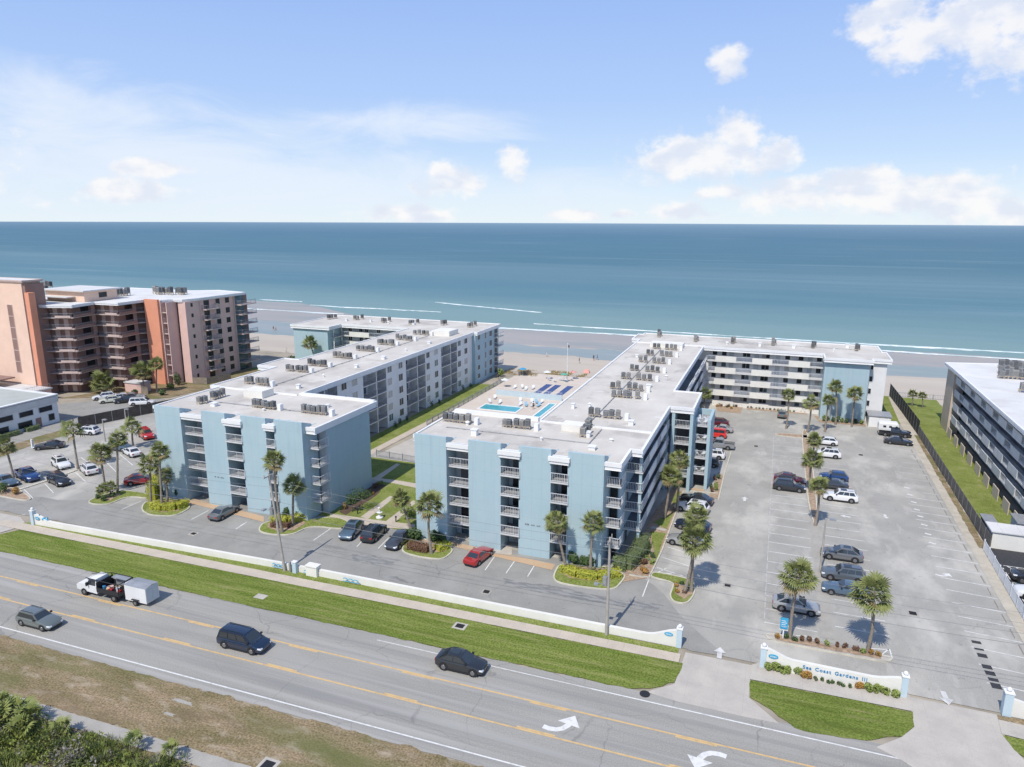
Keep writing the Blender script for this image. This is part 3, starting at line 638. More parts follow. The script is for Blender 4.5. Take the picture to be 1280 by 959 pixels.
# ---------------------------------------------------------------- buildings
FLOORS=[2.5,5.03,7.56,10.09]; RZ=13.0
def railing(parent,pts,z,h=1.05,sp=.2,name='railing',m='rail',closed=False):
    mb=MB()
    for a,b in zip(pts[:-1],pts[1:]):
        a=Vector(a);b=Vector(b);L=(b-a).length
        if L<.05: continue
        mb.beam((*a,z+h),(*b,z+h),.06,.06); mb.beam((*a,z+.1),(*b,z+.1),.045,.05)
        k=max(1,int(L/sp))
        for i in range(k+1):
            q=a+(b-a)*i/k; wd=.05 if i%8==0 or i==k else .026
            mb.beam((*q,z),(*q,z+h),wd,wd)
    return mb.build(name,m,parent)
def balcony(parent,x0,y0,x1,y1,z,rail,name='balcony',slabm='slab',m='rail',sp=.2,th=.2):
    mb=MB(); mb.box(x0,y0,z-th,x1,y1,z,0,1)
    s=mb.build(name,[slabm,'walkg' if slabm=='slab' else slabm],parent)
    if rail: railing(s,rail,z,sp=sp,m=m)
    return s
def window(parent,c,axis,w,h,out=.05,fr='trim',gl='glass',mull=1,name='window'):
    """window standing on a wall; axis 'x' faces +-X, 'y' faces -Y; out is how far and to which side it stands proud"""
    mb=MB(); x,y,z=c; s=1 if out>0 else -1; o=abs(out)
    def bx(a0,a1,b0,b1,d0,d1,mi):
        if axis=='x': mb.box(min(x+s*d0,x+s*d1),a0,b0,max(x+s*d0,x+s*d1),a1,b1,mi)
        else: mb.box(a0,min(y+s*d0,y+s*d1),b0,a1,max(y+s*d0,y+s*d1),b1,mi)
    c0=y if axis=='x' else x
    bx(c0-w/2,c0+w/2,z,z+h,.005,o*.55,1)
    f=.07
    bx(c0-w/2-f,c0-w/2,z-f,z+h+f,.004,o,0); bx(c0+w/2,c0+w/2+f,z-f,z+h+f,.004,o,0)
    bx(c0-w/2,c0+w/2,z-f,z,.004,o,0); bx(c0-w/2,c0+w/2,z+h,z+h+f,.004,o,0)
    for i in range(mull):
        q=c0-w/2+w*(i+1)/(mull+1); bx(q-.03,q+.03,z,z+h,.004,o*.9,0)
    return mb.build(name,[fr,gl],parent)
def door(parent,c,axis,w,h,out=.04,m='greyd',name='door'):
    mb=MB(); x,y,z=c
    if axis=='x': mb.box(min(x,x+out),y-w/2,z,max(x,x+out),y+w/2,z+h)
    else: mb.box(x-w/2,min(y,y+out),z,x+w/2,max(y,y+out),z+h)
    return mb.build(name,m,parent)
def roof_slab(parent,poly,z,th=.75,rm='roofr',curb=.3,ch=.16,fm='trim'):
    a=sum(poly[i][0]*poly[(i+1)%len(poly)][1]-poly[(i+1)%len(poly)][0]*poly[i][1] for i in range(len(poly)))
    if a<0: poly=poly[::-1]
    n=len(poly); ins=[]
    for i in range(n):
        p0,p1,p2=Vector(poly[i-1]),Vector(poly[i]),Vector(poly[(i+1)%n])
        d1=(p1-p0).normalized(); d2=(p2-p1).normalized(); n1=Vector((-d1.y,d1.x)); n2=Vector((-d2.y,d2.x))
        bs=(n1+n2); bs=bs/max(.35,bs.dot(bs))*2*curb if bs.length>1e-4 else n1*curb
        ins.append((p1.x+bs.x,p1.y+bs.y))
    mb=MB(); mb.poly(ins,z); rf=mb.build('roof',rm,parent)
    mb=MB()
    lo=z-th; mid=z-th*.42
    outp=[]
    for i in range(n):
        j=(i+1)%n;a,b,c,d=poly[i],poly[j],ins[j],ins[i]
        # two-step white fascia with a curb on top
        ux,uy=(a[0]*.0,0)
        mb.quad((*a,mid),(*b,mid),(*b,z+ch),(*a,z+ch)); mb.quad((*a,z+ch),(*b,z+ch),(*c,z+ch),(*d,z+ch)); mb.quad((*d,z+ch),(*c,z+ch),(*c,z-.02),(*d,z-.02))
        e0=(a[0]+(d[0]-a[0])*.3,a[1]+(d[1]-a[1])*.3); e1=(b[0]+(c[0]-b[0])*.3,b[1]+(c[1]-b[1])*.3)
        mb.quad((*e0,mid),(*e1,mid),(*b,mid),(*a,mid)); mb.quad((*e0,lo),(*e1,lo),(*e1,mid),(*e0,mid))
    mb.poly(poly,lo+.02); mb.f[-1]=mb.f[-1][::-1]
    mb.build('roof_fascia',fm,parent)
    return rf
def box_part(parent,name,m,*b,top=None):
    mb=MB()
    for q in b: mb.box(*q)
    return mb.build(name,m,parent)
def lettering(parent,x,y,z,w,h,n,m='greyd'):
    """distant line of lettering, too small in the photograph to be read: a row of thin strokes"""
    mb=MB(); rr=random.Random(n); q=x
    while q<x+w:
        s=rr.uniform(.07,.13)
        mb.box(q,y-.03,z,q+s,y-.004,z+h*rr.uniform(.65,1)); q+=s+rr.uniform(.05,.10)
        if rr.random()<.2: q+=.2
    return mb.build('wall_lettering',m,parent)
def front_block(root,panels,Yf,corner,side,text_panel,door_dark):
    """street front: tall blue slabs with recessed balconies between them"""
    Yb=Yf+2.9
    for (x0,x1) in panels:
        mb=MB(); mb.box(x0,Yf,0,x1,Yf+.3,RZ+.9)
        mb.box(x0,Yf+.3,0,x0+.22,Yb+.3,RZ+.02); mb.box(x1-.22,Yf+.3,0,x1,Yb+.3,RZ+.02)
        for xa,xb in ((x0,x0+.22),(x1-.22,x1)):
            pp=[(Yf+.3,RZ+.02),(Yf+2.2,RZ+.02),(Yf+2.0,RZ+.3),(Yf+.3,RZ+.88)]
            mb.add([(xa,y,z) for y,z in pp]+[(xb,y,z) for y,z in pp],[(0,1,2,3),(7,6,5,4),(0,4,5,1),(1,5,6,2),(2,6,7,3),(3,7,4,0)],1 if xa==x0 else 0)
        mb.build('wall_panel',['blue','greyw'],root)
    recs=[(panels[i][1],panels[i+1][0]) for i in range(len(panels)-1)]
    for i,(x0,x1) in enumerate(recs):
        F0=Yf; Yf=F0+(.75 if i==0 else 0)
        box_part(root,'recess_wall','greyw',(x0,Yb,0,x1,Yb+.2,RZ-.3))
        mb=MB(); yc=F0-.012; k0=.34 if i==0 else 0; mb.box(x0-(.28 if i else -.01),F0-.38+k0,RZ-.35,x1-.02+(.3 if i else .01),yc+k0,RZ+.16); mb.box(x0-(.14 if i else -.02),F0-.26+k0,RZ-.72,x1+(.16 if i else -.02),yc+k0-.002,RZ-.35); mb.build('balcony_canopy',['trim','roofr'],root)
        for j,z in enumerate([.06]+FLOORS):
            if j: balcony(root,x0+.02,Yf-.22,x1-.02+(.16 if i else 0),Yb,z,[(x0+.06,Yf-.17),(x1+(.1 if i else -.06),Yf-.17)])
            if door_dark: door(root,((x0+x1)/2+(x1-x0)*.22,Yb,z),'y',(x1-x0)*.42,2.05,-.05,'glass','sliding_door')
            else: door(root,((x0+x1)/2+.15,Yb,z),'y',(x1-x0)*.66,2.0,-.05,['glassb','greyd','glass','curtain','glass'][(i*3+j*2)%5],'sliding_door')
        Yf=F0
    for tp in text_panel:
        if tp: lettering(root,*tp)
# ======== right-hand block
Rb=empty('condo_building',(-28,76,0),'pale blue five storey condominium block right of the courtyard, beside the big car park','building')
RP=[(-41.4,-37.0),(-34.0,-29.75),(-27.4,-23.4),(-21.35,-17.05)]
front_block(Rb,RP,75.75,None,None,[(-26.55,75.75,4.0,1.9,.2,5)],False)
box_part(Rb,'wall','blue',(-41.2,79.2,0,-15.9,89.6,RZ-.5))
box_part(Rb,'wall','white',(-29.2,89.6,0,-15.9,161.5,RZ-.52))
# balconies on the west end wall
for z in FLOORS+[.2][:0]: balcony(Rb,-42.5,78.6,-41.2,80.6,z,[(-41.2,78.65),(-42.45,78.65),(-42.45,80.55),(-41.2,80.55)])
# corner balconies of the front block
for z in FLOORS: balcony(Rb,-17.05,76.7,-15.15,79.2,z,[(-17.0,76.75),(-15.2,76.75),(-15.2,79.2)])
for j,z in enumerate([.05]+FLOORS): door(Rb,(-16.5,79.2,z),'y',.9,2.05,-.05,'glass','sliding_door')
for j,z in enumerate([.05]+FLOORS): window(Rb,(-15.9,80.6,z+.7),'x',.6,1.3,.05,'trim','glass',0)
# access galleries along the east side
for z in FLOORS:
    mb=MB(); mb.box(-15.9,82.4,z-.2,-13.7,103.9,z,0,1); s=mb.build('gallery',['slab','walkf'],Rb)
    railing(s,[(-15.8,82.45),(-13.75,82.45),(-13.75,87.0)],z)
    box_part(s,'gallery_parapet','trim',(-13.82,87,z,-13.7,93,z+1.05)); box_part(s,'gallery_parapet','trim',(-13.82,96,z,-13.7,101.2,z+1.05))
    railing(s,[(-13.75,93),(-13.75,96)],z); railing(s,[(-13.75,101.2),(-13.75,103.9)],z)
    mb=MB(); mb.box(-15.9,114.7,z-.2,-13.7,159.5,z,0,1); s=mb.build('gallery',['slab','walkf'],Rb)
    railing(s,[(-13.75,114.7),(-13.75,159.5)],z,sp=.3)
    for y in (118,128,138,148): box_part(s,'gallery_parapet','trim',(-13.84,y,z,-13.70,y+5,z+1.06))
for j,z in enumerate([.05]+FLOORS):
    for y in (84.5,90.5,97,102): door(Rb,(-15.9,y,z),'x',1.0,2.1,.05,'blue' if j%2 else 'greyd')
    for y in (87.5,94,99.5): window(Rb,(-15.9,y,z+.9),'x',1.5,1.2,.05)
for y in (82.6,103.7): box_part(Rb,'gallery_column','blue',(-14.2,y,0,-13.85,y+.3,RZ-.6))
# stair tower with its balcony bays
box_part(Rb,'stair_tower_wall','blue',(-13.5,107,0,-10.5,114.4,RZ-.5),(-13.4,104.0,0,-12.95,107,RZ-.55),(-10.75,104.0,0,-10.3,106,RZ-.55))
for z in FLOORS:
    balcony(Rb,-13.4,104.05,-10.5,107,z,[(-12.95,104.12),(-10.75,104.12)],'landing')
box_part(Rb,'balcony_tower_wall','blue',(-8.35,106.1,0,-7.9,113,11.0),(-10.45,106.1,0,-10.05,107.4,11.0),(-10.45,112.6,0,-8.35,113,11.0))
box_part(Rb,'recess_wall','greyd',(-10.04,108.6,.0,-8.36,108.8,10.0),(-12.9,106.9,0,-10.8,107.1,12.2))
for z in FLOORS:
    balcony(Rb,-10.05,106.02,-8.35,112.6,z,[(-10.05,106.15),(-8.35,106.15)],sp=.16)
box_part(Rb,'entry_step','brick',(-10.3,105.3,0,-8.2,106,.08))
# rear wing facing the car park
box_part(Rb,'wall','white',(-15.9,161.5,0,10,173.6,RZ-.52),(18.3,157.4,0,21.6,173.2,RZ-.5))
box_part(Rb,'wall','blue',(10,155.4,0,18.3,173.6,RZ-.5))
pan=[[(-11.8,-7.4),(.2,4.6),(8.3,9.9)][:2],[(-7.3,-2.3),(2.8,7.9)]]
off=[(-11.9,-7.5),(-4.2,-0.1),(3.2,7.4)]
for j,z in enumerate(FLOORS+[0.0]):
    if z: 
        mb=MB(); mb.box(-13.6,159.7,z-.22,10,161.5,z); s=mb.build('gallery','slab',Rb)
    else: s=Rb
    for a,b in off: box_part(s,'gallery_parapet','whiteb',(a,159.62,z-.22 if z else 0,b,159.72,z+1.1))
    if not z: box_part(s,'low_wall','whiteb',(-12,159.722,0,10,159.8,.9))
    if z: railing(s,[(-13.6,159.75),(10,159.75)],z,sp=.3)
    for k,x in enumerate((-12.2,-10.2,-5.9,-5.1,-1.9,-1.1,2.9,5.6,9.2)):
        window(Rb,(x,161.5,z+.95),'y',.75 if k in(2,3,4,5) else .95,1.1,-.05,'trim','glass' if (k*3+j)%5 else ('glassb' if k%2 else 'curtain'),0)
    for x in (-8.6,-3.4,1.0,7.4): door(Rb,(x,161.5,z+.02),'y',.95,2.1,-.04,'greyw')
for z in FLOORS+[.2]: window(Rb,(18.9,157.4,z+.8),'y',.5,1.1,-.06,'trim','glass',0)
roof_slab(Rb,[(-42.6,77.6),(-41.3,77.6),(-41.3,76.0),(-17.1,76.0),(-17.1,75.8),(-15.05,75.8),(-15.05,81.6),(-13.7,81.6),(-13.7,103.9),(-10.2,103.9),(-10.2,114.7),(-14.5,114.7),(-14.5,159.3),(9.7,159.3),(9.7,154.6),(18.9,154.6),(18.9,156.8),(22.4,156.8),(22.4,166.2),(21.6,166.2),(21.6,174.2),(-30.2,174.0),(-30.2,172),(-31.4,172),(-31.4,164),(-29.6,164),(-29.6,90.3),(-42.6,90.3)],RZ)
box_part(Rb,'roof_parapet','trim',(-42.3,89.5,RZ,-29.6,90.2,RZ+.5))
box_part(Rb,'roof_penthouse','whiteb',(-25.4,86.6,RZ,-22.6,88.6,RZ+.9),(-25.6,155.0,RZ,-18.6,158.5,RZ+.9))
box_part(Rb,'roof_expansion_curb','trim',(-29.3,89.4,RZ,-14,89.65,RZ+.22),(-29.3,159.6,RZ,-14.2,159.85,RZ+.22))
# ======== left-hand block
Lb=empty('condo_building',(-70,75,0),'pale blue five storey condominium block left of the courtyard with a long white wing','building')
LP=[(-82.9,-78.15),(-74.3,-70.2),(-67.5,-63.35),(-61.95,-57.45)]
Yl=74.55
front_block(Lb,LP,Yl,None,None,[(-72.9,Yl,4.3,1.6,.18,9)],True)
box_part(Lb,'wall','blue',(-82.7,78.2,0,-56.3,89.2,RZ-.5))
box_part(Lb,'wall','white',(-86.2,89.2,0,-71.9,175,RZ-.52))
for z in FLOORS: balcony(Lb,-57.45,75.9,-55.95,78.2,z,[(-57.4,75.95),(-56.0,75.95),(-56.0,78.2)])
for j,z in enumerate([.05]+FLOORS): door(Lb,(-57.0,78.2,z),'y',.75,2.05,-.05,'glass','sliding_door')
box_part(Lb,'wall','greyw',(-57.44,78.05,0,-56.36,78.19,RZ-.6))
# courtyard facade of the long wing: solid bays with windows, recessed balcony bays between
bays=[(93.0,97.6,101.2),(109.4,114.1,117.6),(125.5,130.5,134.0),(141.8,146.8,150.2)]
sol=[(91,93.0),(101.2,109.4),(117.6,125.5),(134.0,141.8),(150.2,159)]
box_part(Lb,'facade_wall','white',*[(-71.88,a,0,-70.05,b,RZ-.55) for a,b in sol],*[(-71.85,m-.12,0,-70.1,m+.12,RZ-.56) for a,m,b in bays])
for a,m,b in bays:
    for j,z in enumerate([.06]+FLOORS):
        if j:
            balcony(Lb,-71.84,a+.01,-69.98,m-.13,z,[(-70.12,a+.05),(-70.12,m-.15)],m='raild',sp=.15)
            balcony(Lb,-71.84,m+.13,-69.98,b-.01,z,[(-70.12,m+.15),(-70.12,b-.05)],m='raild',sp=.15)
        for c,wd in (((a+m)/2,2.6),((m+b)/2,2.0)): door(Lb,(-71.9,c,z),'x',wd,2.05,.05,['glassb','glass','curtain','glass','glassb','greyw'][(j*5+int(c))%6],'sliding_door')
for z in [.3]+FLOORS:
    for y,wd in ((103.2,1.5),(106.6,1.6),(118.9,1.5),(123.2,1.5),(135.2,1.4),(139.2,1.5),(151.4,1.5),(155.2,1.6)):
        window(Lb,(-70.05,y,z+.85),'x',wd,1.35,.06,'trim','curtain' if (y in(106.6,) or random.random()<.22) else ('glassb' if random.random()<.3 else 'glass'),1)
box_part(Lb,'wall','blue',(-71.8,159,0,-69.2,174.6,RZ-.53))
for z in [.3]+FLOORS:
    window(Lb,(-69.2,161.2,z+.85),'x',1.3,1.2,.06); window(Lb,(-69.2,165.6,z+.5),'x',.8,1.7,.06); window(Lb,(-69.2,169,z+.6),'x',1.6,1.5,.06,mull=1)
    if z>1: balcony(Lb,-69.19,171.4,-68.1,175.6,z,[(-69.2,171.4),(-68.15,171.4),(-68.15,175.6)],m='rail')
    door(Lb,(-69.2,172.7,z),'x',1.8,2.0,.05,'glass','sliding_door')
box_part(Lb,'wall','greyw',(-110,161.2,0,-86.3,174.6,RZ-.53))
box_part(Lb,'wall','blue',(-119,153.6,0,-108.4,174.2,RZ-.51))
for z in FLOORS:
    mb=MB(); mb.box(-110,159.2,z-.22,-86.2,161.2,z); s=mb.build('gallery','slab',Lb); railing(s,[(-110,159.3),(-86.2,159.3)],z,sp=.3)
    for a in (-105.5,-94.4): box_part(s,'gallery_parapet','whiteb',(a,159.1,z-.2,a+6,159.24,z+1.1))
    for x in (-106.5,-103.2,-101.4,-97.8,-92.5,-90): window(Lb,(x,161.2,z+.9),'y',1.0,1.1,-.05,'trim','glass',1)
    balcony(Lb,-109.2,155.4,-107.6,159.2,z,[(-109.2,155.45),(-107.65,155.45),(-107.65,159.2)],m='raild',sp=.25)
box_part(Lb,'column','trim',(-107.9,155.4,0,-107.7,155.6,12.3),(-107.9,159.0,0,-107.7,159.2,12.3))
roof_slab(Lb,[(-85.3,76.5),(-82.8,76.5),(-82.8,74.8),(-57.5,74.8),(-57.5,75.2),(-55.85,75.2),(-55.85,90.9),(-69.6,90.9),(-69.6,159.2),(-68.7,159.2),(-68.7,175.2),(-113,175.2),(-113,174.6),(-119.6,174.2),(-119.6,153.1),(-107.5,153.1),(-107.5,158.7),(-87.8,158.7),(-87.8,114.4),(-91.3,114.4),(-91.3,106.5),(-87.2,106.5),(-87.2,90),(-85.3,90)],RZ)
box_part(Lb,'stair_tower_wall','blue',(-90.8,107,0,-86.3,114,RZ-.5))
box_part(Lb,'roof_parapet','trim',(-69.3,90.2,RZ,-56.1,90.8,RZ+.35))
box_part(Lb,'roof_penthouse','whiteb',(-76.9,86.1,RZ,-73.3,88.8,RZ+1.15),(-77.2,151.4,RZ,-72.6,156.5,RZ+1.2))
box_part(Lb,'roof_expansion_curb','trim',(-84.8,89.6,RZ,-69.6,89.9,RZ+.2))
# ======== grey neighbour on the right
Nb=empty('apartment_building',(40,110,0),'grey beige apartment block with white roof and long open galleries at the right edge','building')
HB=12.6
box_part(Nb,'wall','greyd',(34.9,100.5,0,50,160,HB-.3))
box_part(Nb,'end_wall','beige',(32.8,154.2,0,34.6,160.2,HB-.05),(34.6,156,0,50,160.3,HB-.06))
fl=[2.75,5.25,7.75,10.2]
for z in fl:
    mb=MB(); mb.box(33.1,102,z-.22,34.9,154.2,z,0); s=mb.build('gallery','greyb',Nb)
    railing(s,[(33.2,102),(33.2,154.2)],z,1.05,.32,m='rail')
    for k in range(7):
        y=104+k*7.4+(z*1.3)%3; box_part(s,'gallery_parapet','greyb',(33.04,y,z-.2,33.16,min(y+4.2,154.1),z+1.12))
for j,z in enumerate([.1]+fl):
    for k in range(9): window(Nb,(34.9,105+k*5.4,z+.85),'x',1.4,1.1,-.05,'beige','glass',1)
for k in range(9):
    box_part(Nb,'patio_screen','beige',(32.5,106+k*5.4,0,32.62,109.0+k*5.4,1.75))
roof_slab(Nb,[(32.4,101.5),(32.4,154.4),(32.2,161),(44,164),(50.5,163),(50.5,101.5)],HB,.5,'roofw',.25,.1)
box_part(Nb,'roof_unit_rail','acp',(41.5,147.5,HB+.35,49,147.65,HB+.5),(41.5,150.5,HB+.35,49,150.65,HB+.5),(41.5,156,HB+.35,49,156.15,HB+.5))
# ======== low white office building on the left
Wb=empty('office_building',(-145,88,0),'low white two storey office building with dark strip windows at the left edge','building')
mb=MB(); mb.box(-172,58,0,-134.2,97.6,5.0); mb.build('wall','white',Wb)
mb=MB(); mb.box(-172.05,57.95,4.1,-134.05,97.8,5.34); mb.build('parapet','greyb',Wb)
roof_slab(Wb,[(-172.1,57.9),(-134.0,57.9),(-134.0,97.9),(-172.1,97.9)],5.6,.25,'roofg',.8,.1,'white')
for k in range(7):
    window(Wb,(-134.2,95.0-k*3.95,2.75),'x',2.7,1.0,.1,'greyw','glass',0)
for y,wd,h,z in ((96,1.2,1.3,.7),(90.6,2.8,1.2,.6),(86,2.8,1.2,.6),(80.6,1.1,1.4,.4),(75,2.6,1.2,.6)): window(Wb,(-134.2,y,z),'x',wd,h,.08,'greyw','glass',0)
for y in (93.3,82.6,77.5): door(Wb,(-134.2,y,.05),'x',1.1,1.8,.07,'brown')
# ======== pink high-rise
Pb=empty('high_rise_building',(-145,130,0),'tall pink and orange beachfront high-rise with brown open galleries on the far left','building')
HP=20.6; ps=2.6
FL=[2.3+ps*i for i in range(7)]
gal=[(-157.2,113.6),(-150.7,116.2),(-151.7,122.9),(-144.9,123.4),(-145.7,129.4),(-144.7,131.0)]
inn=[(-158.0,115.6),(-153.0,117.7),(-153.6,124.6),(-146.9,125.0),(-147.4,130.6),(-146.6,132.2)]
mb=MB(); mb.prism(inn+[(-144.6,133.5),(-144.6,150),(-176,150),(-176,115.6)],0,HP-.1,0); mb.build('gallery_back_wall','brown',Pb)
for j,z in enumerate([0.]+FL):
    if j:
        mb=MB(); mb.prism(gal+inn[::-1],z-.14,z,0); s=mb.build('gallery','tan',Pb)
        railing(s,gal,z,1.0,.3,m='raild')
        for a,b in ((gal[0],gal[1]),(gal[2],gal[3])):
            a=Vector(a);b=Vector(b); mb=MB(); mb.beam((*a.lerp(b,.42),z+.22),(*a.lerp(b,.92),z+.22),.12,.5); mb.build('gallery_parapet','tan',s)
        for a,b in ((gal[1],gal[2]),(gal[3],gal[4])):
            a=Vector(a);b=Vector(b); mb=MB(); mb.beam((*a.lerp(b,.05),z+.3),(*b.lerp(a,.05),z+.3),.08,.62); mb.build('gallery_parapet','brown',s)
    for a,b in ((inn[1],inn[2]),(inn[3],inn[4])):
        a=Vector(a);b=Vector(b); d=(b-a).normalized(); q=a.lerp(b,.38); mb=MB(); mb.beam((q.x+.05,q.y,z+1.55),(q.x+.05+d.x*2.1,q.y+d.y*2.1,z+1.55),.12,1.35); mb.build('window','glass',Pb)
        q=a.lerp(b,.80); mb=MB(); mb.beam((q.x+.03,q.y,z+1.3),(q.x+.03+d.x*1.1,q.y+d.y*1.1,z+1.3),.1,2.1); mb.build('door','pink',Pb)
    for a,b in ((inn[0],inn[1]),(inn[2],inn[3])):
        a=Vector(a);b=Vector(b); d=(b-a).normalized()
        for f in (.25,.65): q=a.lerp(b,f); mb=MB(); mb.beam((q.x,q.y-.04,z+1.1),(q.x+d.x*1.0,q.y+d.y*1.0-.04,z+1.1),.1,2.0); mb.build('door','tan',Pb)
roof_slab(Pb,[(-157.4,113.2),(-150.2,115.9),(-151.3,122.6),(-144.5,123.1),(-144.6,131.2),(-140.2,131.4),(-138.9,134),(-136.2,134.2),(-135.2,138.5),(-134.8,155),(-146,157),(-152,153),(-176,153),(-176,113.2)],HP+.15,.55,'roofw',.35,.12)
# orange fin, open stair, pink end block
box_part(Pb,'stair_fin','orange',(-144.7,130.6,0,-140.4,131.2,HP+.4))
box_part(Pb,'stair_wall','pink',(-140.4,131.2,0,-140.1,134.6,HP+.2)); box_part(Pb,'stair_wall','pink',(-138.7,131.4,0,-138.5,134.6,HP-.3))
box_part(Pb,'recess_wall','brown',(-140.1,134.0,0,-138.7,134.3,HP-.3)); box_part(Pb,'recess_wall','greyd',(-138.5,135.6,0,-137.9,135.8,HP-.4))
for z in FL: balcony(Pb,-140.1,131.5,-138.7,134.0,z,[(-140.1,131.55),(-138.7,131.55)],'stair_landing','tan','raild',.3)
box_part(Pb,'end_wall','pink',(-137.9,134.4,0,-135.6,151,HP-.35)); box_part(Pb,'end_wall','pink',(-144.6,136,0,-137.9,152,HP-.36))
for j,z in enumerate([.1]+FL):
    window(Pb,(-135.6,136.4,z+1.0),'x',.75,.95,.05,'peach','glass',0)
    door(Pb,(-135.6,141.3,z),'x',1.8,2.1,.05,'glass','sliding_door')
    window(Pb,(-135.6,145.2,z+.75),'x',1.5,1.4,.05,'peach','glass',0); window(Pb,(-135.6,148.6,z+.75),'x',1.5,1.4,.05,'peach','glass',0)
    if j: balcony(Pb,-135.55,139.6,-134.0,144.0,z,[(-135.5,139.65),(-134.05,139.65),(-134.05,143.95),(-135.5,143.95)],m='raild',slabm='tan',sp=.22)
    door(Pb,(-135.9,153,z),'x',3.2,2.2,.4,'glassb','sliding_door')
    if j: balcony(Pb,-136,151.1,-133.2,157,z,[(-135.4,151.2),(-133.3,151.2),(-133.3,156.9)],m='raild',slabm='tan',sp=.22)
box_part(Pb,'corner_pier','tan',(-135.58,138.9,0,-135.46,139.1,HP-.4)); box_part(Pb,'corner_pier','tan',(-135.9,150.8,0,-135.3,151.1,HP-.4))
box_part(Pb,'beach_wing_wall','brown',(-160,151,0,-136,156.5,HP-.4))
# lift tower at the left edge
box_part(Pb,'tower_wall','peach',(-176,110.5,0,-158.0,114.9,26.3)); box_part(Pb,'tower_side','brown',(-158.0,110.75,0,-157.3,115.2,25.8))
box_part(Pb,'tower_fin','orange',(-157.3,110.4,0,-156.0,111.9,23.9))
roof_slab(Pb,[(-176.3,110.2),(-157.3,110.2),(-157.3,115.3),(-176.3,115.3)],26.5,.35,'roofw',.25,.1,'tan')
for i in range(6): window(Pb,(-162.7,110.5,5.4+i*2.62),'y',1.5,2.42,-.08,'tan','brown',0,'stair_opening')
box_part(Pb,'roof_penthouse','peach',(-166,122,HP+.2,-153.6,131,HP+2.6)); box_part(Pb,'penthouse_roof','roofw',(-167,121.2,HP+2.6,-152.8,131.8,HP+2.9)); box_part(Pb,'penthouse_canopy','roofw',(-170,119.6,HP+1.2,-156.5,122,HP+1.4))
window(Pb,(-153.6,127,HP+.9),'x',2.2,1.2,.06,'tan','glass',0)
# low parking deck in front of the high-rise
Dk=empty('parking_deck',(-160,106,0),'low salmon coloured parking deck with rail openings in front of the high-rise','parking deck')
box_part(Dk,'wall','pink',(-186,101,0,-153,110.3,2.4)); 
mb=MB(); mb.box(-186,100.6,2.4,-152.6,110.4,2.65); mb.build('deck_roof','greyb',Dk)
railing(Dk,[(-186,100.8),(-152.8,100.8),(-152.8,110)],2.65,1.0,.5,m='tan')
for k in range(8): door(Dk,(-183+k*4.2,101,.4),'y',3.2,1.3,-.06,'greyd','opening')
box_part(Dk,'entrance_canopy','brown',(-176,104.6,4.2,-163,109.4,4.5),(-175.8,104.8,2.65,-175.4,105.2,4.2),(-163.4,104.8,2.65,-163.0,105.2,4.2))
# ======== small buildings and enclosures
def shed(name,label,cat,x0,y0,x1,y1,h,wm,rm,ribs=0,over=.2,slope=.0):
    r=empty(name,((x0+x1)/2,(y0+y1)/2,0),label,cat)
    box_part(r,'wall',wm,(x0,y0,0,x1,y1,h-.02))
    mb=MB(); mb.add([(x0-over,y0-over,h),(x1+over,y0-over,h),(x1+over,y1+over,h+slope),(x0-over,y1+over,h+slope),(x0-over,y0-over,h+.15),(x1+over,y0-over,h+.15),(x1+over,y1+over,h+.15+slope),(x0-over,y1+over,h+.15+slope)],[(0,3,2,1),(4,5,6,7),(0,1,5,4),(1,2,6,5),(2,3,7,6),(3,0,4,7)])
    for i in range(ribs):
        x=x0+(x1-x0)*(i+.5)/ribs; mb.box(x-.05,y0-over,h+.15,x+.05,y1+over,h+.19)
    mb.build('roof',rm,r); return r
g=shed('garage','white garage with a grey roof beside the blue end wall, behind the camper truck','garage',18.9,153.0,22.8,157.0,2.3,'whiteb','steel')
for x in (19.9,21.8): door(g,(x,153,.1),'y',1.7,1.95,-.05,'trim','garage_door')
s=shed('storage_shed','long white ribbed storage shed next to the dark new asphalt','shed',27.6,98.6,38,101.4,2.2,'whiteb','roofw',5)
s=shed('utility_building','grey flat-roofed utility building behind the white ribbed shed','shed',31.2,102.2,40,105.2,2.4,'greyb','steel')
s=shed('pump_house','small pink hut under the palms in front of the high-rise','hut',-143.6,121.6,-138.6,124.4,2.2,'pink','greyb')
box_part(s,'fence_panel','wood',(-138.3,121.4,0,-136.3,121.5,1.8))
s=shed('equipment_cabinet','grey metal cabinet at the end of the dark fence','cabinet',27.9,102,29.0,105.5,1.7,'steel','steel')
# ---------------------------------------------------------------- vehicles
PAINT={}
def paint(c):
    k=tuple(c)
    if k not in PAINT: PAINT[k]=mat('car_paint',(*[max(.012,v) for v in c],1),.22,coat=1.,spec=.55,metal=.2 if max(c)<.6 else 0); MT['paint%d'%len(PAINT)]=PAINT[k]
    return PAINT[k]
MT['trimb']=mat('black_car_trim',(.025,.025,.027),.5,spec=.4)
MT['cglass']=mat('tinted_car_glass',(.03,.038,.045),.04,spec=1.)
MT['rim']=mat('alloy_rim',(.28,.28,.29),.35,metal=.7)
MT['lampw']=mat('headlamp_lens',(.72,.74,.76),.15,spec=.6)
MT['lampr']=mat('tail_lamp_lens',(.38,.02,.02),.2,spec=.5)
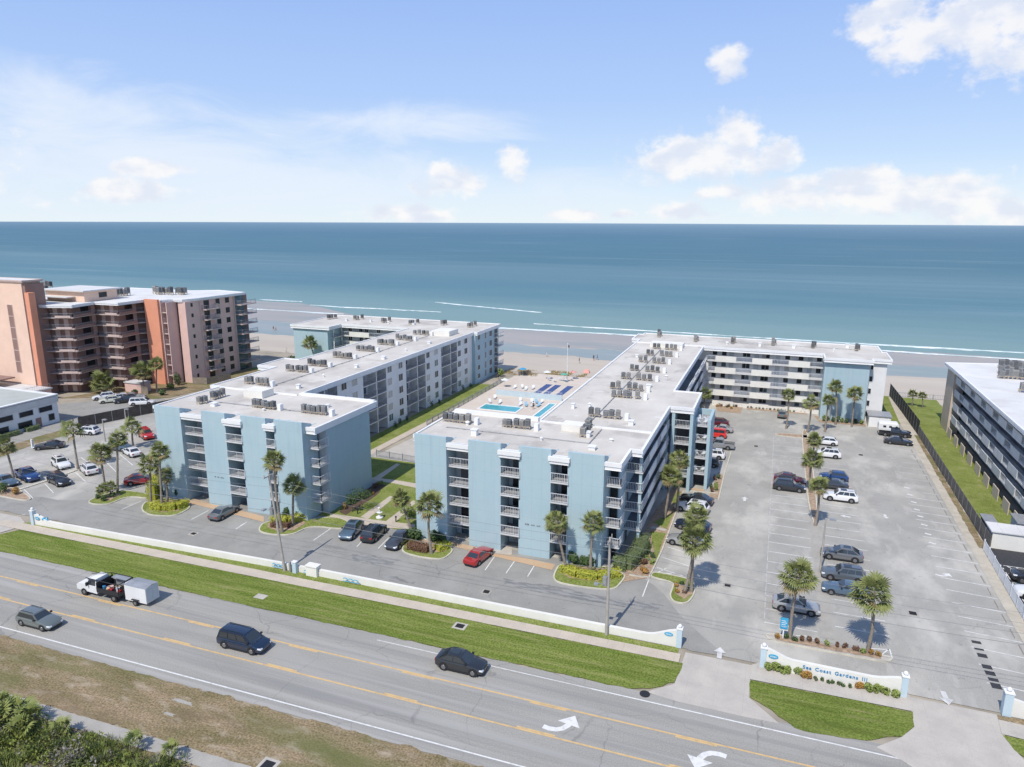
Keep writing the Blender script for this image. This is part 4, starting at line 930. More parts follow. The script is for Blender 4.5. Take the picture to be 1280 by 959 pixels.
# L,W,H, belt, cabin base rear/front, roof rear/front, hood nose height, tail height
KIND=dict(
 sedan=(4.80,1.85,1.45,.96,-1.85,.80,-.98,.02,.72,.98),
 suv=(4.72,1.90,1.70,1.08,-2.18,.95,-1.78,.30,.86,1.08),
 wagon=(4.72,1.82,1.50,.96,-2.20,.85,-1.80,.12,.72,.95),
 crossover=(4.72,1.89,1.61,1.02,-2.16,1.05,-1.10,.12,.80,1.10),
 hatch=(4.25,1.78,1.52,.98,-2.00,.85,-1.45,.15,.76,1.0),
 van=(5.15,1.98,1.77,1.05,-2.45,1.55,-2.22,.62,.82,1.05),
 pickup=(5.60,1.98,1.88,1.18,-.95,1.15,-.80,.45,1.0,1.18),
 jeep=(4.30,1.88,1.84,1.10,-2.0,.62,-1.90,.42,1.02,1.10))
PROTO={}
def vehicle(kind):
    L,W,H,bz,cr,cf,rr,rf,nz_,tz=KIND[kind]
    root=bpy.data.objects.new('parked_car' if kind!='pickup' else 'pickup_truck',None); root.empty_display_size=.3
    hw=W/2; f=L/2; wb=L*.60/2+.02; wr=.34 if kind in('sedan','wagon','hatch') else .38
    mb=MB()
    # lower body: lofted sections from tail to nose
    st=[(-f,.42,tz-.22,.80),(-f+.06,.30,tz-.08,.90),(-f+.30,.24,tz,.97),(-wb,.22,bz,1.0),(-.4,.20,bz,1.0),(cf-.25,.20,bz-.0,1.0),(cf+.1,.20,bz-.01,.995),(wb+.1,.22,(bz+nz_)/2+.03,.985),(f-.32,.25,nz_+.03,.94),(f-.09,.28,nz_-.10,.86),(f,.40,nz_-.24,.76)]
    if kind=='pickup': st=[s for s in st if s[0]>-.9]; st=[(-.98,.3,bz-.02,1.0)]+st
    rings=[]
    for x,zb,zt,ws in st:
        w_=hw*ws; h=zt-zb
        r=[(x,w_*.86,zb),(x,w_*.985,zb+h*.16),(x,w_,zb+h*.50),(x,w_*.975,zb+h*.80),(x,w_*.91,zb+h*.95),(x,w_*.78,zt),(x,w_*.38,zt+.025),(x,0,zt+.03)]
        r+=[(a,-b,c) for a,b,c in r[-2::-1]]
        rings.append(r)
    n=len(rings[0]); o=[]
    pts=[p for r in rings for p in r]; fc=[]
    for i in range(len(rings)-1):
        for j in range(n-1): fc.append((i*n+j,(i+1)*n+j,(i+1)*n+j+1,i*n+j+1)[::-1])
        fc.append((i*n+n-1,(i+1)*n+n-1,(i+1)*n,i*n)[::-1])
    fc.append(tuple(range(n))); fc.append(tuple((len(rings)-1)*n+j for j in range(n-1,-1,-1)))
    mb.add(pts,fc,0,True)
    # cabin
    wb_=hw*.90; wt=hw*.70; zt=H-.03
    cab=[(cr,wb_,bz-.04),(rr,wt,zt),((rr+rf)/2,wt*1.02,zt+.02),(rf,wt,zt),(cf,wb_,bz-.04)]
    zz=lambda x:H
    P0=[(cr,-wb_,bz-.06),(cr,wb_,bz-.06),(cf,wb_,bz-.06),(cf,-wb_,bz-.06)]
    rm=(rr+rf)/2
    T=[(rr,-wt,zt-.03),(rr,-wt*.8,zt+.0),(rr,wt*.8,zt),(rr,wt,zt-.03),(rm,wt*1.02,zt+.0),(rf,wt,zt-.04),(rf,wt*.8,zt-.01),(rf,-wt*.8,zt-.01),(rf,-wt,zt-.04),(rm,-wt*1.02,zt),(rm,-wt*.8,zt+.035),(rm,wt*.8,zt+.035)]
    V=P0+T
    mb.add(V,[(0,4,7,1),(4,5,6,7),(2,9,12,3),(9,10,11,12),(1,7,8,9,2),(0,3,12,13,4),(5,14,15,6),(14,11,10,15),(4,13,14,5),(13,12,11,14),(6,15,8,7),(15,10,9,8)],0,False)
    if kind=='pickup':
        mb.box(-f,-hw*.97,.42,-1.0,hw*.97,.72,0); mb.box(-f+.02,-hw*.98,.72,-1.0,-hw*.98+.1,1.16); mb.box(-f+.02,hw*.98-.1,.72,-1.0,hw*.98,1.16); mb.box(-f,-hw*.96,.70,-f+.1,hw*.96,1.15)
        mb.box(-f+.1,-hw*.86,.72,-1.02,hw*.86,.76,1)
    if kind in('suv','wagon','van'):
        for s in(-1,1): mb.beam((rr+.15,s*wt*.84,zt+.07),(rf-.15,s*wt*.84,zt+.07),.035,.035,1)
    # dark arches, sills, bumpers, number plate
    for sx_ in(-1,1):
        for sy in(-1,1):
            cx=sx_*wb; y=sy*(hw+.004)
            pts=[(cx+(wr+.075)*math.cos(a),y-sy*.02,wr+(wr+.075)*math.sin(a)) for a in [math.pi*k/10 for k in range(11)]]
            pts2=[(p[0],y+sy*.006,p[2]) for p in pts]+[(cx-(wr+.075),y+sy*.006,.2),(cx+(wr+.075),y+sy*.006,.2)]
            mb.add(pts2,[tuple(range(len(pts2)))],1)
    mb.box(-wb+wr+.1,-hw*.995,.17,wb-wr-.1,hw*.995,.30,1)
    if kind!='pickup': mb.box(-f-.012,-hw*.7,.30,-f+.2,hw*.7,.44,1)
    mb.box(f-.2,-hw*.62,.28,f+.012,hw*.62,.42,1); mb.box(f-.2,-hw*.5,nz_-.36,f-.004,hw*.5,nz_-.22,1)
    b=mb.build('body',[paint((.5,.5,.5)),'trimb'],root,28)
    # glass
    def pane(name,A,B,C_,D,inx=.08,iny=.10,out=.014):
        A,B,C_,D=map(Vector,(A,B,C_,D)); nrm=(B-A).cross(D-A).normalized()
        def q(u,v): return (A*(1-u)+B*u)*(1-v)+(D*(1-u)+C_*u)*v+nrm*out
        m=MB(); m.quad(q(inx,iny),q(1-inx,iny),q(1-inx,1-iny),q(inx,1-iny)); return m
    pane('w',(cf,wb_,bz-.06),(cf,-wb_,bz-.06),(rf,-wt,zt-.04),(rf,wt,zt-.04),.05,.10)
    m=pane('w',(cf,-wb_,bz-.06),(cf,wb_,bz-.06),(rf,wt,zt-.04),(rf,-wt,zt-.04),.05,.10); m.build('windshield','cglass',root)
    m=pane('w',(cr,wb_,bz-.06),(cr,-wb_,bz-.06),(rr,-wt,zt-.03),(rr,wt,zt-.03),.07,.14); m.build('rear_window','cglass',root)
    nwin=3 if kind in('suv','wagon','van') else 2
    for s in(1,-1):
        m=MB()
        fr=[.05,.34,.63,.93] if nwin==3 else [.06,.50,.94]
        if kind=='sedan': fr=[.12,.50,.90]
        for i in range(nwin):
            u0,u1=fr[i]+.012,fr[i+1]-.012
            lo=lambda u:Vector((cr+(cf-cr)*u,wb_,bz-.06)); hi=lambda u:Vector((rr+(rf-rr)*u,wt,zt-.03))
            pts=[lo(u0)*.83+hi(u0)*.17,lo(u1)*.83+hi(u1)*.17,lo(u1)*.12+hi(u1)*.88,lo(u0)*.12+hi(u0)*.88]
            nrm=(pts[1]-pts[0]).cross(pts[3]-pts[0]).normalized(); 
            if nrm.y<0: nrm=-nrm
            pts=[p+nrm*.03 for p in pts]; pts=[(p.x,s*p.y,p.z) for p in pts]
            m.add(pts,[(0,1,2,3) if s<0 else (3,2,1,0)],0)
        m.build('side_window','cglass',root)
    if kind in('suv','crossover'):
        m=MB(); m.box(rf-1.05,-wt*.55,zt+.018,rf-.25,wt*.55,zt+.04); m.build('sunroof','cglass',root)
    for s in(1,-1):
        m=MB(); m.box(cf-.42,s*(wb_+.03) if s>0 else -(wb_+.20),bz+.02,cf-.24,(wb_+.20) if s>0 else -(wb_+.03),bz+.17); m.build('mirror','trimb',root)
        m=MB(); m.add([(f-.34,s*hw*.90,nz_-.02),(f-.34,s*hw*.955,nz_-.14),(f-.055,s*hw*.80,nz_-.24),(f-.02,s*hw*.52,nz_-.22),(f-.07,s*hw*.52,nz_-.10),(f-.12,s*hw*.78,nz_-.05)],[(0,1,2,5),(5,2,3,4)] if s<0 else [(5,2,1,0),(4,3,2,5)])
        for k in range(6): m.v[k]=m.v[k]+Vector((.03,s*.012,.012))
        m.build('headlight','lampw',root)
        m=MB(); m.box(-f-.015,min(s*hw*.5,s*hw*.82),tz-.36,-f+.08,max(s*hw*.5,s*hw*.82),tz-.16); m.build('taillight','lampr',root)
    for sx_ in(-1,1):
        for s in(-1,1):
            m=MB(); y0=s*(hw-.20);y1=s*(hw+.015); m.tube((sx_*wb,y0,wr),(sx_*wb,y1,wr),wr,wr,14); wh=m.build('wheel','black',root)
            m=MB(); m.tube((sx_*wb,y1-s*.02,wr),(sx_*wb,y1+s*.012,wr),wr*.62,wr*.55,10); m.build('rim','rim',wh)
    return root
def place_vehicle(kind,col,rear,front,label,anchor='c',cat=None,group=None,first={},ang=None,zz=0):
    """rear and front are points on the ground under the two ends; length comes from the kind"""
    c3=copy_tree(PROTO[kind]) if kind in PROTO else None
    if c3 is None:
        PROTO[kind]=p=vehicle(kind); C.objects.link(p); c3=p
    a=Vector(rear);b=Vector(front);d=(b-a).normalized() if ang is None else Vector((math.cos(ang),math.sin(ang)))
    L=KIND[kind][0]
    c=(a+b)/2 if anchor=='c' else (a+d*L/2 if anchor=='r' else b-d*L/2)
    c3.location=(c.x,c.y,zz); c3.rotation_euler=(0,0,math.atan2(d.y,d.x))
    for ch in c3.children:
        if ch.name.startswith('body'):
            ch.material_slots[0].link='OBJECT'; ch.material_slots[0].material=paint(col)
    if kind in('pickup',) : cat=cat or 'pickup truck'
    c3.name='pickup_truck' if kind=='pickup' else ('minivan' if kind=='van' else 'parked_car')
    tag(c3,label,cat or ('car'),group)
    return c3
WH=(.72,.72,.72);BK=(.026,.028,.032);GR=(.16,.165,.17);SV=(.36,.36,.35);NV=(.012,.025,.055);RD=(.42,.02,.02);DR=(.12,.01,.018);BL=(.02,.06,.19);SB=(.09,.14,.19);DG=(.055,.06,.07);GG=(.15,.17,.16)
G2='cars parked in the lot'
def V(kind,col,r,f,label,**k): return place_vehicle(kind,col,at(*r),at(*f),label,**k)
c=V('van',NV,(279,806),(333,810),'dark blue minivan driving in the near lane of the road',ang=.015,cat='minivan')
c=V('crossover',BK,(551,831),(604,839),'black sloping-roofed crossover driving on the road, right of the dark blue minivan',ang=.015); c.name='driving_car'
c=V('wagon',GG,(27,775),(74,786),'grey green station wagon driving at the lower left of the road',ang=.015); c.name='driving_car'
# parked along the front of the blocks
V('sedan',GR,(267,652),(294,637),'grey sedan parked alone under the left blue building front',group=G2)
V('crossover',SB,(449,658),(430,678),'blue grey sport utility vehicle, leftmost of the three cars between the blocks',group=G2)
V('suv',BK,(457,681),(478,661),'black sport utility vehicle in the middle of the three cars between the blocks',group=G2)
V('sedan',DG,(507,672),(490,687),'dark grey sedan, rightmost of the three cars between the blocks, beside the palm island',group=G2)
V('sedan',RD,(588,708),(609,691),'bright red sedan with a black roof window parked in front of the right blue building',group=G2)
# stalls beside the right block
def VR(kind,col,re,ang,label,**k): return place_vehicle(kind,col,at(*re),(0,0),label,anchor='r',ang=ang,group=G2,**k)
aR=math.pi-.13
VR('sedan',BK,(891,632),aR,'black sedan nearest the stair tower, behind the white car under the palms')
VR('suv',WH,(886,643),aR,'white sport utility vehicle with a sunroof beside the palms of the right block')
VR('crossover',NV,(888,666),aR,'dark navy sport utility vehicle half hidden by the double palm')
VR('crossover',SV,(880,686),aR,'light grey sport utility vehicle, nearest of the row under the double palm')
VR('crossover',DR,(911,533),math.pi,'dark red sport utility vehicle at the far end of the row behind the stair tower')
VR('sedan',SV,(916,541),math.pi,'silver sedan between two red vehicles behind the stair tower')
VR('jeep',(.6,.03,.02),(908,548),math.pi,'bright red boxy off-roader behind the stair tower')
c=place_vehicle('pickup',(.27,.28,.29),at(918,562),(0,0),'grey pickup truck sticking out from behind the stair tower',anchor='r',ang=math.pi,group=G2)
VR('suv',WH,(906,574),math.pi,'white hatch-backed car just in front of the grey pickup by the stair tower')
VR('hatch',BK,(899,584),math.pi,'dark hatchback mostly hidden by the stair tower')
V('hatch',GG,(977,524),(978,514),'small grey hatchback parked alone against the planting of the rear wing',anchor='r',group=G2)
# big car park
V('crossover',DR,(968,606),(1007,606),'maroon sport utility vehicle beside the median palms',anchor='f',ang=0,group=G2)
V('suv',BK,(966,615),(1007,615),'black sport utility vehicle in front of the maroon one beside the median palms',anchor='f',ang=0,group=G2)
V('hatch',WH,(1047,557),(1026,557),'white hatchback farthest along the median row',anchor='r',ang=math.pi,group=G2)
V('suv',WH,(1051,573),(1023,573),'white sport utility vehicle, second from the far end of the median row',anchor='r',ang=math.pi,group=G2)
V('hatch',BL,(1060,602),(1034,602),'bright blue hatchback behind a median palm',anchor='r',ang=math.pi,group=G2)
V('sedan',DG,(1060,612),(1034,612),'slate grey sedan tucked between the blue and the large white car',anchor='r',ang=math.pi,group=G2)
V('suv',WH,(1072,628),(1026,630),'large white sport utility vehicle in the middle of the median row',anchor='r',ang=math.pi,group=G2)
V('crossover',GR,(1078,702),(1028,704),'grey sport utility vehicle, top one of three parked by the lamp post',anchor='r',ang=math.pi,group=G2)
V('suv',(.12,.14,.16),(1082,728),(1028,730),'slate grey sport utility vehicle, middle one of three parked below the lamp post',anchor='r',ang=math.pi+.02,group=G2)
V('sedan',SB,(1086,747),(1036,749),'steel blue sedan, lowest of three, touching the palm crown',anchor='r',ang=math.pi,group=G2)
V('crossover',SV,(964,763),(1025,768),'silver coupe-like sport utility vehicle behind the entrance palm',anchor='f',ang=0,group=G2)
V('sedan',BK,(1105,557),(1141,557),'black sedan parked in front of the camper truck',anchor='f',ang=-.03,group=G2)
# left-hand lot
V('sedan',BK,(80,559),(44,562),'black sedan parked along the grass strip of the left car park',group=G2)
V('suv',WH,(119,543),(99,542),'white sport utility vehicle near the dark fence of the left car park, behind a palm',group=G2)
V('suv',WH,(69,578),(85,589),'white sport utility vehicle with roof rails facing the viewer in the left car park',group=G2)
V('suv',WH,(119,597),(104,584),'white sport utility vehicle seen from behind beside the white one facing out',group=G2)
c=V('pickup',BL,(24,593),(46,604),'blue pickup truck in the left car park',group=G2)
V('suv',BK,(65,600),(84,609),'black sport utility vehicle next to the blue pickup in the left car park',group=G2)
V('sedan',SB,(-3,599),(21,611),'steel blue car cut by the left edge behind a shrub',group=G2)
V('suv',SB,(141,561),(161,564),'grey blue sport utility vehicle hidden behind palm crowns in the left car park',group=G2)
V('sedan',WH,(173,573),(157,564),'white sedan between palms near the left blue building',group=G2)
V('jeep',(.55,.03,.03),(177,543),(190,552),'red boxy off-roader beside the corner of the left blue building',group=G2)
V('crossover',RD,(161,606),(193,602),'dark red sport utility vehicle behind the yellow shrubs of the left block',group=G2)
G3='cars in the high-rise lot'
aN=math.pi+.9
for k,(x,y,kd,cl,lb) in enumerate([(130,499,'suv',WH,'white sport utility vehicle, leftmost in the lot of the high-rise'),(137,503,'hatch',(.6,.6,.5),'small cream hatchback in the lot of the high-rise'),(147,501,'suv',WH,'white sport utility vehicle third from left in the lot of the high-rise'),(157,503,'suv',BK,'black sport utility vehicle in the lot of the high-rise'),(168,498,'sedan',SV,'silver sedan in the back of the high-rise lot'),(178,506,'van',WH,'white minivan against the dark fence in the lot of the high-rise')]):
    p=at(x,y); place_vehicle(kd,cl,p,p,lb,ang=aN if k<4 else .6,group=G3)
p=at(1291,728); place_vehicle('jeep',BK,p,p,'black off-roader on the dark new asphalt beyond the white fence',ang=math.pi)
p=at(1299,748); place_vehicle('suv',WH,p,p,'white car at the right edge beyond the white fence',ang=math.pi)
# pickup with a camper top
p=at(1118,545); c=place_vehicle('pickup',BK,p,p,'black pickup truck with a white camper shell parked by the garage',ang=-.03,cat='camper truck'); c.name='camper_truck'
mb=MB(); mb.add([(-2.95,-.95,1.18),(-.85,-.95,1.18),(-.85,.95,1.18),(-2.95,.95,1.18),(-3.0,-1.0,1.5),(-.85,-1.0,1.5),(-.85,1.0,1.5),(-3.0,1.0,1.5),(-3.0,-1.0,2.45),(.35,-.98,2.55),(.35,.98,2.55),(-3.0,1.0,2.45),(.45,-.98,2.0),(.45,.98,2.0),(-.85,-1.,1.95),(-.85,1.,1.95),(-2.8,-.85,2.6),(.1,-.85,2.68),(.1,.85,2.68),(-2.8,.85,2.6)],
 [(0,1,5,4),(3,7,6,2),(0,4,7,3),(4,5,14,9,8),(14,12,9),(7,11,10,15,6),(15,10,13),(4,8,11,7),(12,13,10,9),(14,15,13,12),(5,6,15,14),(1,2,6,5),(8,9,17,16),(10,11,19,18),(9,10,18,17),(11,8,16,19),(16,17,18,19)])
cb=mb.build('camper_shell','white',None); cb.parent=c
for x,w_ in((-2.2,.5),(-1.2,.45),(-.1,.35)):
    m=MB(); m.box(x,-1.012,1.75,x+w_,-1.0,2.15); o=m.build('window','cglass',None); o.parent=cb
# work truck with trailer
def work_truck():
    r=bpy.data.objects.new('work_truck',None); C.objects.link(r)
    mb=MB()
    mb.box(-3.1,-.42,.50,2.7,.42,.78,1)
    # cab: hood, cab, roof
    pr=[(2.95,.62),(2.98,1.15),(2.75,1.32),(1.75,1.45),(1.20,2.10),(.15,2.15),(.05,1.35),(.05,.50)]
    pts=[(x,-.92,z) for x,z in pr]+[(x,.92,z) for x,z in pr]; n=len(pr)
    for i,(x,z) in enumerate(pr):
        if z>1.9: pts[i]=(x,-.76,z); pts[i+n]=(x,.76,z)
    mb.add(pts,[tuple(range(n)),tuple(range(2*n-1,n-1,-1))]+[(i,i+n,(i+1)%n+n,(i+1)%n) for i in range(n)],0)
    b=mb.build('cab',['white','trimb'],r)
    m=MB(); m.quad((1.74,-.82,1.49),(1.74,.82,1.49),(1.25,.70,2.06),(1.25,-.70,2.06)); 
    m.v=[v+Vector((.02,0,.02)) for v in m.v]; m.build('windshield','cglass',r)
    for s in(-1,1):
        m=MB(); m.add([(.2,s*.935,1.42),(1.5,s*.935,1.42),(1.15,s*.81,1.98),(.25,s*.81,1.98)],[(0,1,2,3) if s<0 else (3,2,1,0)]); m.build('side_window','cglass',r)
        m=MB(); m.box(2.70,min(s*.6,s*.9),.95,2.99,max(s*.6,s*.9),1.15); m.build('headlight','lampw',r)
        m=MB(); m.box(1.15,min(s*.98,s*1.2),1.35,1.3,max(s*.98,s*1.2),1.75); m.build('mirror','trimb',r)
    m=MB(); m.box(-3.2,-1.05,.82,-.1,1.05,.92); m.box(-3.2,-1.08,.92,-.1,-1.02,1.38); m.box(-3.2,1.02,.92,-.1,1.08,1.38); m.box(-3.24,-1.05,.92,-3.18,1.05,1.25); m.box(-.16,-1.05,.92,-.1,1.05,1.9); m.box(-2.0,-1.1,.45,-.6,-.9,.82)
    m.build('flatbed','trimb',r)
    m=MB()
    for x in(-3.15,-.15):
        for s in(-1,1): m.beam((x,s*.95,.9),(x,s*.95,2.15),.07)
    m.beam((-3.15,-.95,2.15),(-.15,-.95,2.15),.07); m.beam((-3.15,.95,2.15),(1.4,.95,2.2),.07); m.beam((-3.15,-.95,2.15),(-3.15,.95,2.15),.07); m.beam((-.15,-.95,2.15),(1.4,.2,2.35),.05)
    m.build('ladder_rack','trimb',r)
    m=MB(); m.box(-3.1,-1.0,2.05,-.9,-.25,2.12); m.box(-3.1,-1.0,1.0,-.9,-.75,2.04); m.build('tool_locker','steel',r)
    for x in(1.95,-2.3):
        for s in(-1,1):
            m=MB(); m.tube((x,s*.70,.42),(x,s*.96,.42),.42,n=14); wh=m.build('wheel','black',r); m=MB(); m.tube((x,s*.9,.42),(x,s*.975,.42),.24,.2,10); m.build('rim','rim',wh)
    return r
aw=math.pi+.012
tr=work_truck(); p=at(132,743); tr.location=(*p,0); tr.rotation_euler=(0,0,aw); tag(tr,'white work truck with a black flatbed full of tools, towing a small trailer','truck')
Mt=MT
loads=[(-.6,.5,'jug','bletter'),(-1.1,.2,'toolbox','pink'),(-1.7,.6,'gas_can','lampr'),(-2.3,.3,'bucket','white'),(-1.4,.75,'bucket','yline'),(-2.8,.5,'gas_can','lampr'),(-1.9,-.1,'crate','wood')]
for i,(x,y,nm,mm) in enumerate(loads):
    m=MB()
    if nm in('bucket','jug'): m.tube((0,0,0),(0,0,.42),.15,.18,10); m.tube((0,0,.42),(0,0,.46),.19,.19,10)
    elif nm=='gas_can': m.box(-.2,-.13,0,.2,.13,.36); m.tube((.1,0,.36),(.2,0,.46),.04,.03,6)
    else: m.box(-.3,-.2,0,.3,.2,.3); m.box(-.32,-.22,.3,.32,.22,.35); m.beam((-.1,0,.38),(.1,0,.38),.03)
    o=m.build(nm,mm); c_,s_=math.cos(aw),math.sin(aw); o.location=(p[0]+x*c_-y*s_,p[1]+x*s_+y*c_,.925); o.rotation_euler=(0,0,i)
    tag(o,['blue jug right behind the cab on the flatbed','pink toolbox on the flatbed near the cab','red fuel can in the middle of the flatbed','white bucket toward the back of the flatbed','yellow bucket at the near side of the flatbed','red fuel can at the tail of the flatbed','wooden crate beside the tool locker on the flatbed'][i],nm.replace('_',' '))
def trailer():
    r=bpy.data.objects.new('cargo_trailer',None); C.objects.link(r)
    m=MB(); m.box(-1.45,-.85,.42,1.45,.85,2.15); m.add([(1.45,-.85,.42),(1.75,-.4,.42),(1.75,.4,.42),(1.45,.85,.42),(1.45,-.85,2.15),(1.75,-.4,2.1),(1.75,.4,2.1),(1.45,.85,2.15)],[(0,1,5,4),(1,2,6,5),(2,3,7,6),(4,5,6,7)]); m.build('body','white',r)
    m=MB(); m.add([(-1.48,-.88,2.15),(1.48,-.88,2.15),(1.48,.88,2.15),(-1.48,.88,2.15),(-1.48,0,2.27),(1.48,0,2.27)],[(0,1,5,4),(2,3,4,5),(0,4,3),(1,2,5),(0,3,2,1)]); m.build('roof','steel',r)
    m=MB(); m.box(-1.475,-.78,.5,-1.455,-.01,2.05); m.box(-1.475,.01,.5,-1.455,.78,2.05); m.build('rear_door','greyw',r)
    for s in(-1,1):
        m=MB(); m.tube((0,s*.80,.34),(0,s*1.02,.34),.33,n=12); wh=m.build('wheel','black',r); m=MB(); m.tube((0,s*.98,.34),(0,s*1.035,.34),.18,n=10); m.build('rim','rim',wh)
        m=MB(); m.box(-.48,s*.86 if s>0 else -1.06,.66,.48,1.06 if s>0 else -.86,.72); m.build('fender','trimb',r)
    m=MB(); m.beam((1.5,-.4,.45),(2.45,0,.48),.08); m.beam((1.5,.4,.45),(2.45,0,.48),.08); m.tube((2.45,0,.35),(2.45,0,.6),.06); m.build('tow_bar','steel',r)
    return r
tl=trailer(); p=at(179,752); tl.location=(*p,0); tl.rotation_euler=(0,0,aw); tag(tl,'small white enclosed cargo trailer towed behind the work truck','trailer')
# ---------------------------------------------------------------- palms and planting
def frond_fan(mb,base,dirv,size,droop,rnd,mi=0,nl=11):
    d=dirv.normalized(); side=d.cross(Vector((0,0,1)))
    if side.length<.1: side=Vector((1,0,0))
    side.normalize(); up=side.cross(d).normalized()
    tw=rnd.uniform(-.7,.7); s2=side*math.cos(tw)+up*math.sin(tw); u2=up*math.cos(tw)-side*math.sin(tw)
    pl=size*rnd.uniform(.42,.55); tip=base+d*pl+Vector((0,0,-droop*.25))
    w=.035; mb.quad(base-s2*w,base+s2*w,tip+s2*w*.6,tip-s2*w*.6,mi)
    L=size*rnd.uniform(.50,.60)
    for i in range(nl):
        a=(i/(nl-1)-.5)*R(195)
        dd=(d*math.cos(a)+s2*math.sin(a)*.95+u2*.10*math.cos(2*a)).normalized()
        q=dd.cross(u2).normalized()*.062*size/1.5
        l=L*(1-.22*abs(a)/1.7)*rnd.uniform(.9,1.08)
        m_=tip+dd*l*.58+Vector((0,0,-droop*.10)); e=tip+dd*l+Vector((0,0,-droop*.42-.06))
        mb.quad(tip-q*.25,tip+q*.25,m_+q,m_-q,mi); mb.tri(m_-q,m_+q,e,mi)
def crown_mesh(seed,nf=40,size=1.55,skirt=.25):
    rnd=random.Random(seed); mb=MB(); ga=2.39996
    for i in range(nf):
        u=(i+.5)/nf; el_=math.asin(max(-1,min(1,.97-1.42*u**.9))); el_+=rnd.uniform(-.24,.20); a=ga*i+rnd.uniform(-.4,.4)
        d=Vector((math.cos(a)*math.cos(el_),math.sin(a)*math.cos(el_),math.sin(el_)))
        old=u>.80
        frond_fan(mb,Vector((0,0,.12-.3*u))+d*.12,d,size*rnd.uniform(.74,1.17),(.25+.75*u)*.62,rnd,1 if old and rnd.random()<skirt*2 else 0)
    mb.tube((0,0,-.75),(0,0,.15),.17,.22,8,2)
    me=mb.build('crown',['frond','deadf','trunk']); m=me.data; bpy.data.objects.remove(me); return m
CR=[crown_mesh(11,54),crown_mesh(12,58,1.5,.4),crown_mesh(13,50,1.6,.1),crown_mesh(14,54,1.45,.5)]
CRX=[crown_mesh(15,30,1.7,1.2)]
def palm(base,crown,label,rad=.16,size=1.,var=0,group='palms around the blocks',h=None,name='palm_tree',base_xy=None,mesh=None):
    """base and crown centre are measured pixels; the crown's height and lean follow from them"""
    b=at(*base) if base_xy is None else base_xy
    if h is None:
        h=height_of(base[0],base[1],crown[1])
    top=at(crown[0],crown[1],h); size*=1+.10*math.sin(base[0]*1.7)
    lean=Vector((top[0]-b[0],top[1]-b[1])); 
    lean.y=max(-.5,min(.5,lean.y)); lean.x=max(-2.2,min(2.2,lean.x))
    r=empty(name,(*b,0),label,'palm tree',group)
    mb=MB(); prev=Vector((0,0,0)); k=9; rnd=random.Random(int(base[0]*7+crown[1]))
    bx,by=rnd.uniform(-.25,.25),rnd.uniform(-.2,.2)
    for i in range(1,k+1):
        s=i/k; q=Vector((lean.x*s+bx*math.sin(math.pi*s),lean.y*s+by*math.sin(math.pi*s),(h-.3)*s))
        r0=rad*(1.35-.4*min(1,(s-1/k)*3)) if s-1/k<.33 else rad*.95; r1=rad*(1.35-.4*min(1,s*3)) if s<.33 else rad*.95
        mb.tube(prev,q,r0*(1.06 if i%2 else .96),r1,8,0,caps=(i==k)); prev=q
    mb.v=[v+Vector((*b,0)) for v in mb.v]; mb.build('trunk','trunk',r)
    c=bpy.data.objects.new('crown',mesh or CR[var%4]); C.objects.link(c); c.parent=r; c.location=(lean.x,lean.y,h-.05); c.scale=(size,)*3; c.rotation_euler=(0,0,rnd.uniform(0,6.28))
    return r
PL=[((1083.5,816),(1091,741),'tall palm at the right end of the entrance island, beside the steel blue sedan',1.12,0),
((987,799),(998.5,719),'palm at the left end of the entrance island in front of the silver car',1.15,1),
((854.5,743),(868,674),'nearer palm of the pair on the small mulched corner island',1.1,0),
((864,741),(871,645),'taller rear palm of the pair over the corner island',1.0,2),
((830.4,648),(838,594),'shaggy palm beside the gallery of the right block, front one of two',1.2,1),
((846,640),(850,574),'palm right behind the shaggy one beside the right block',1.05,0),
((1019,657),(1024,606),'median palm in front of the large white car',1.0,3),
((1014,617),(1015,573),'median palm left of the two white cars',1.0,0),
((1015,583),(1018,549),'median palm beside the farthest white hatchback',1.0,1),
((1008.5,541),(1014,503),'shaggy palm at the far head of the median',1.1,1),
((982.5,536),(986,493),'slim palm on the far cross island near the rear wing',.95,2),
((1044.3,531),(1045,483),'middle palm of three against the blue end wall at the back',1.0,0),
((1064.5,534),(1069,491),'right palm of three against the blue end wall at the back',1.1,3),
((1031,540),(1036,500),'left small palm of three near the blue end wall',.85,2),
((882,527),(881,492),'palm peeping over the balcony terrace of the stair tower',1.0,0),
((539.5,693),(536.5,629),'round palm at the left corner of the right block',1.25,3),
((516.6,668),(500.7,622),'leaning palm over the walk between the blocks',1.0,1),
((709,714),(696,652),'leaning two-tier palm in front of the third blue panel of the right block',1.05,0),
((738,718),(742,652),'palm beside the utility pole at the right end of the right block',1.0,2),
((353,666),(342,574),'palm next to the utility pole in front of the left block',1.0,3),
((366,657),(366.6,606),'shorter palm in the bed at the right corner of the left block',.95,0),
((203,637),(199,563),'tall palm over the yellow hedge at the left block',1.05,1),
((189,630),(187,580),'shorter palm beside the tall one over the yellow hedge',1.0,2),
((209,631),(206,594),'small palm against the wall behind the yellow hedge',.85,3),
((133,616),(125,565),'bushy palm on the small left island',1.2,3),
((146.7,615.7),(146,549),'slender palm on the small left island',1.0,0),
((97.8,586.5),(90.4,536),'palm with yellowing fronds between rows of the left car park',1.1,1),
((167,560),(165,533),'palm with dry fronds near the red off-roader',1.05,1),
((18,604),(6.6,557),'palm at the left edge over the blue car',1.1,0),
((182,492),(177,463),'left palm of the pair before the orange stair fin',1.5,3),
((196,491),(195.4,455),'right slim palm of the pair before the orange stair fin',1.15,0),
]
for i,(b,c_,lb,s,v) in enumerate(PL): palm(b,c_,lb,size=s,var=v,mesh=CRX[0] if 'yellowing' in lb or 'dry fronds' in lb or 'far head' in lb else None)
palm((129,491),(127.6,477),'low wide palm on the grass before the high-rise',.32,1.9,2)
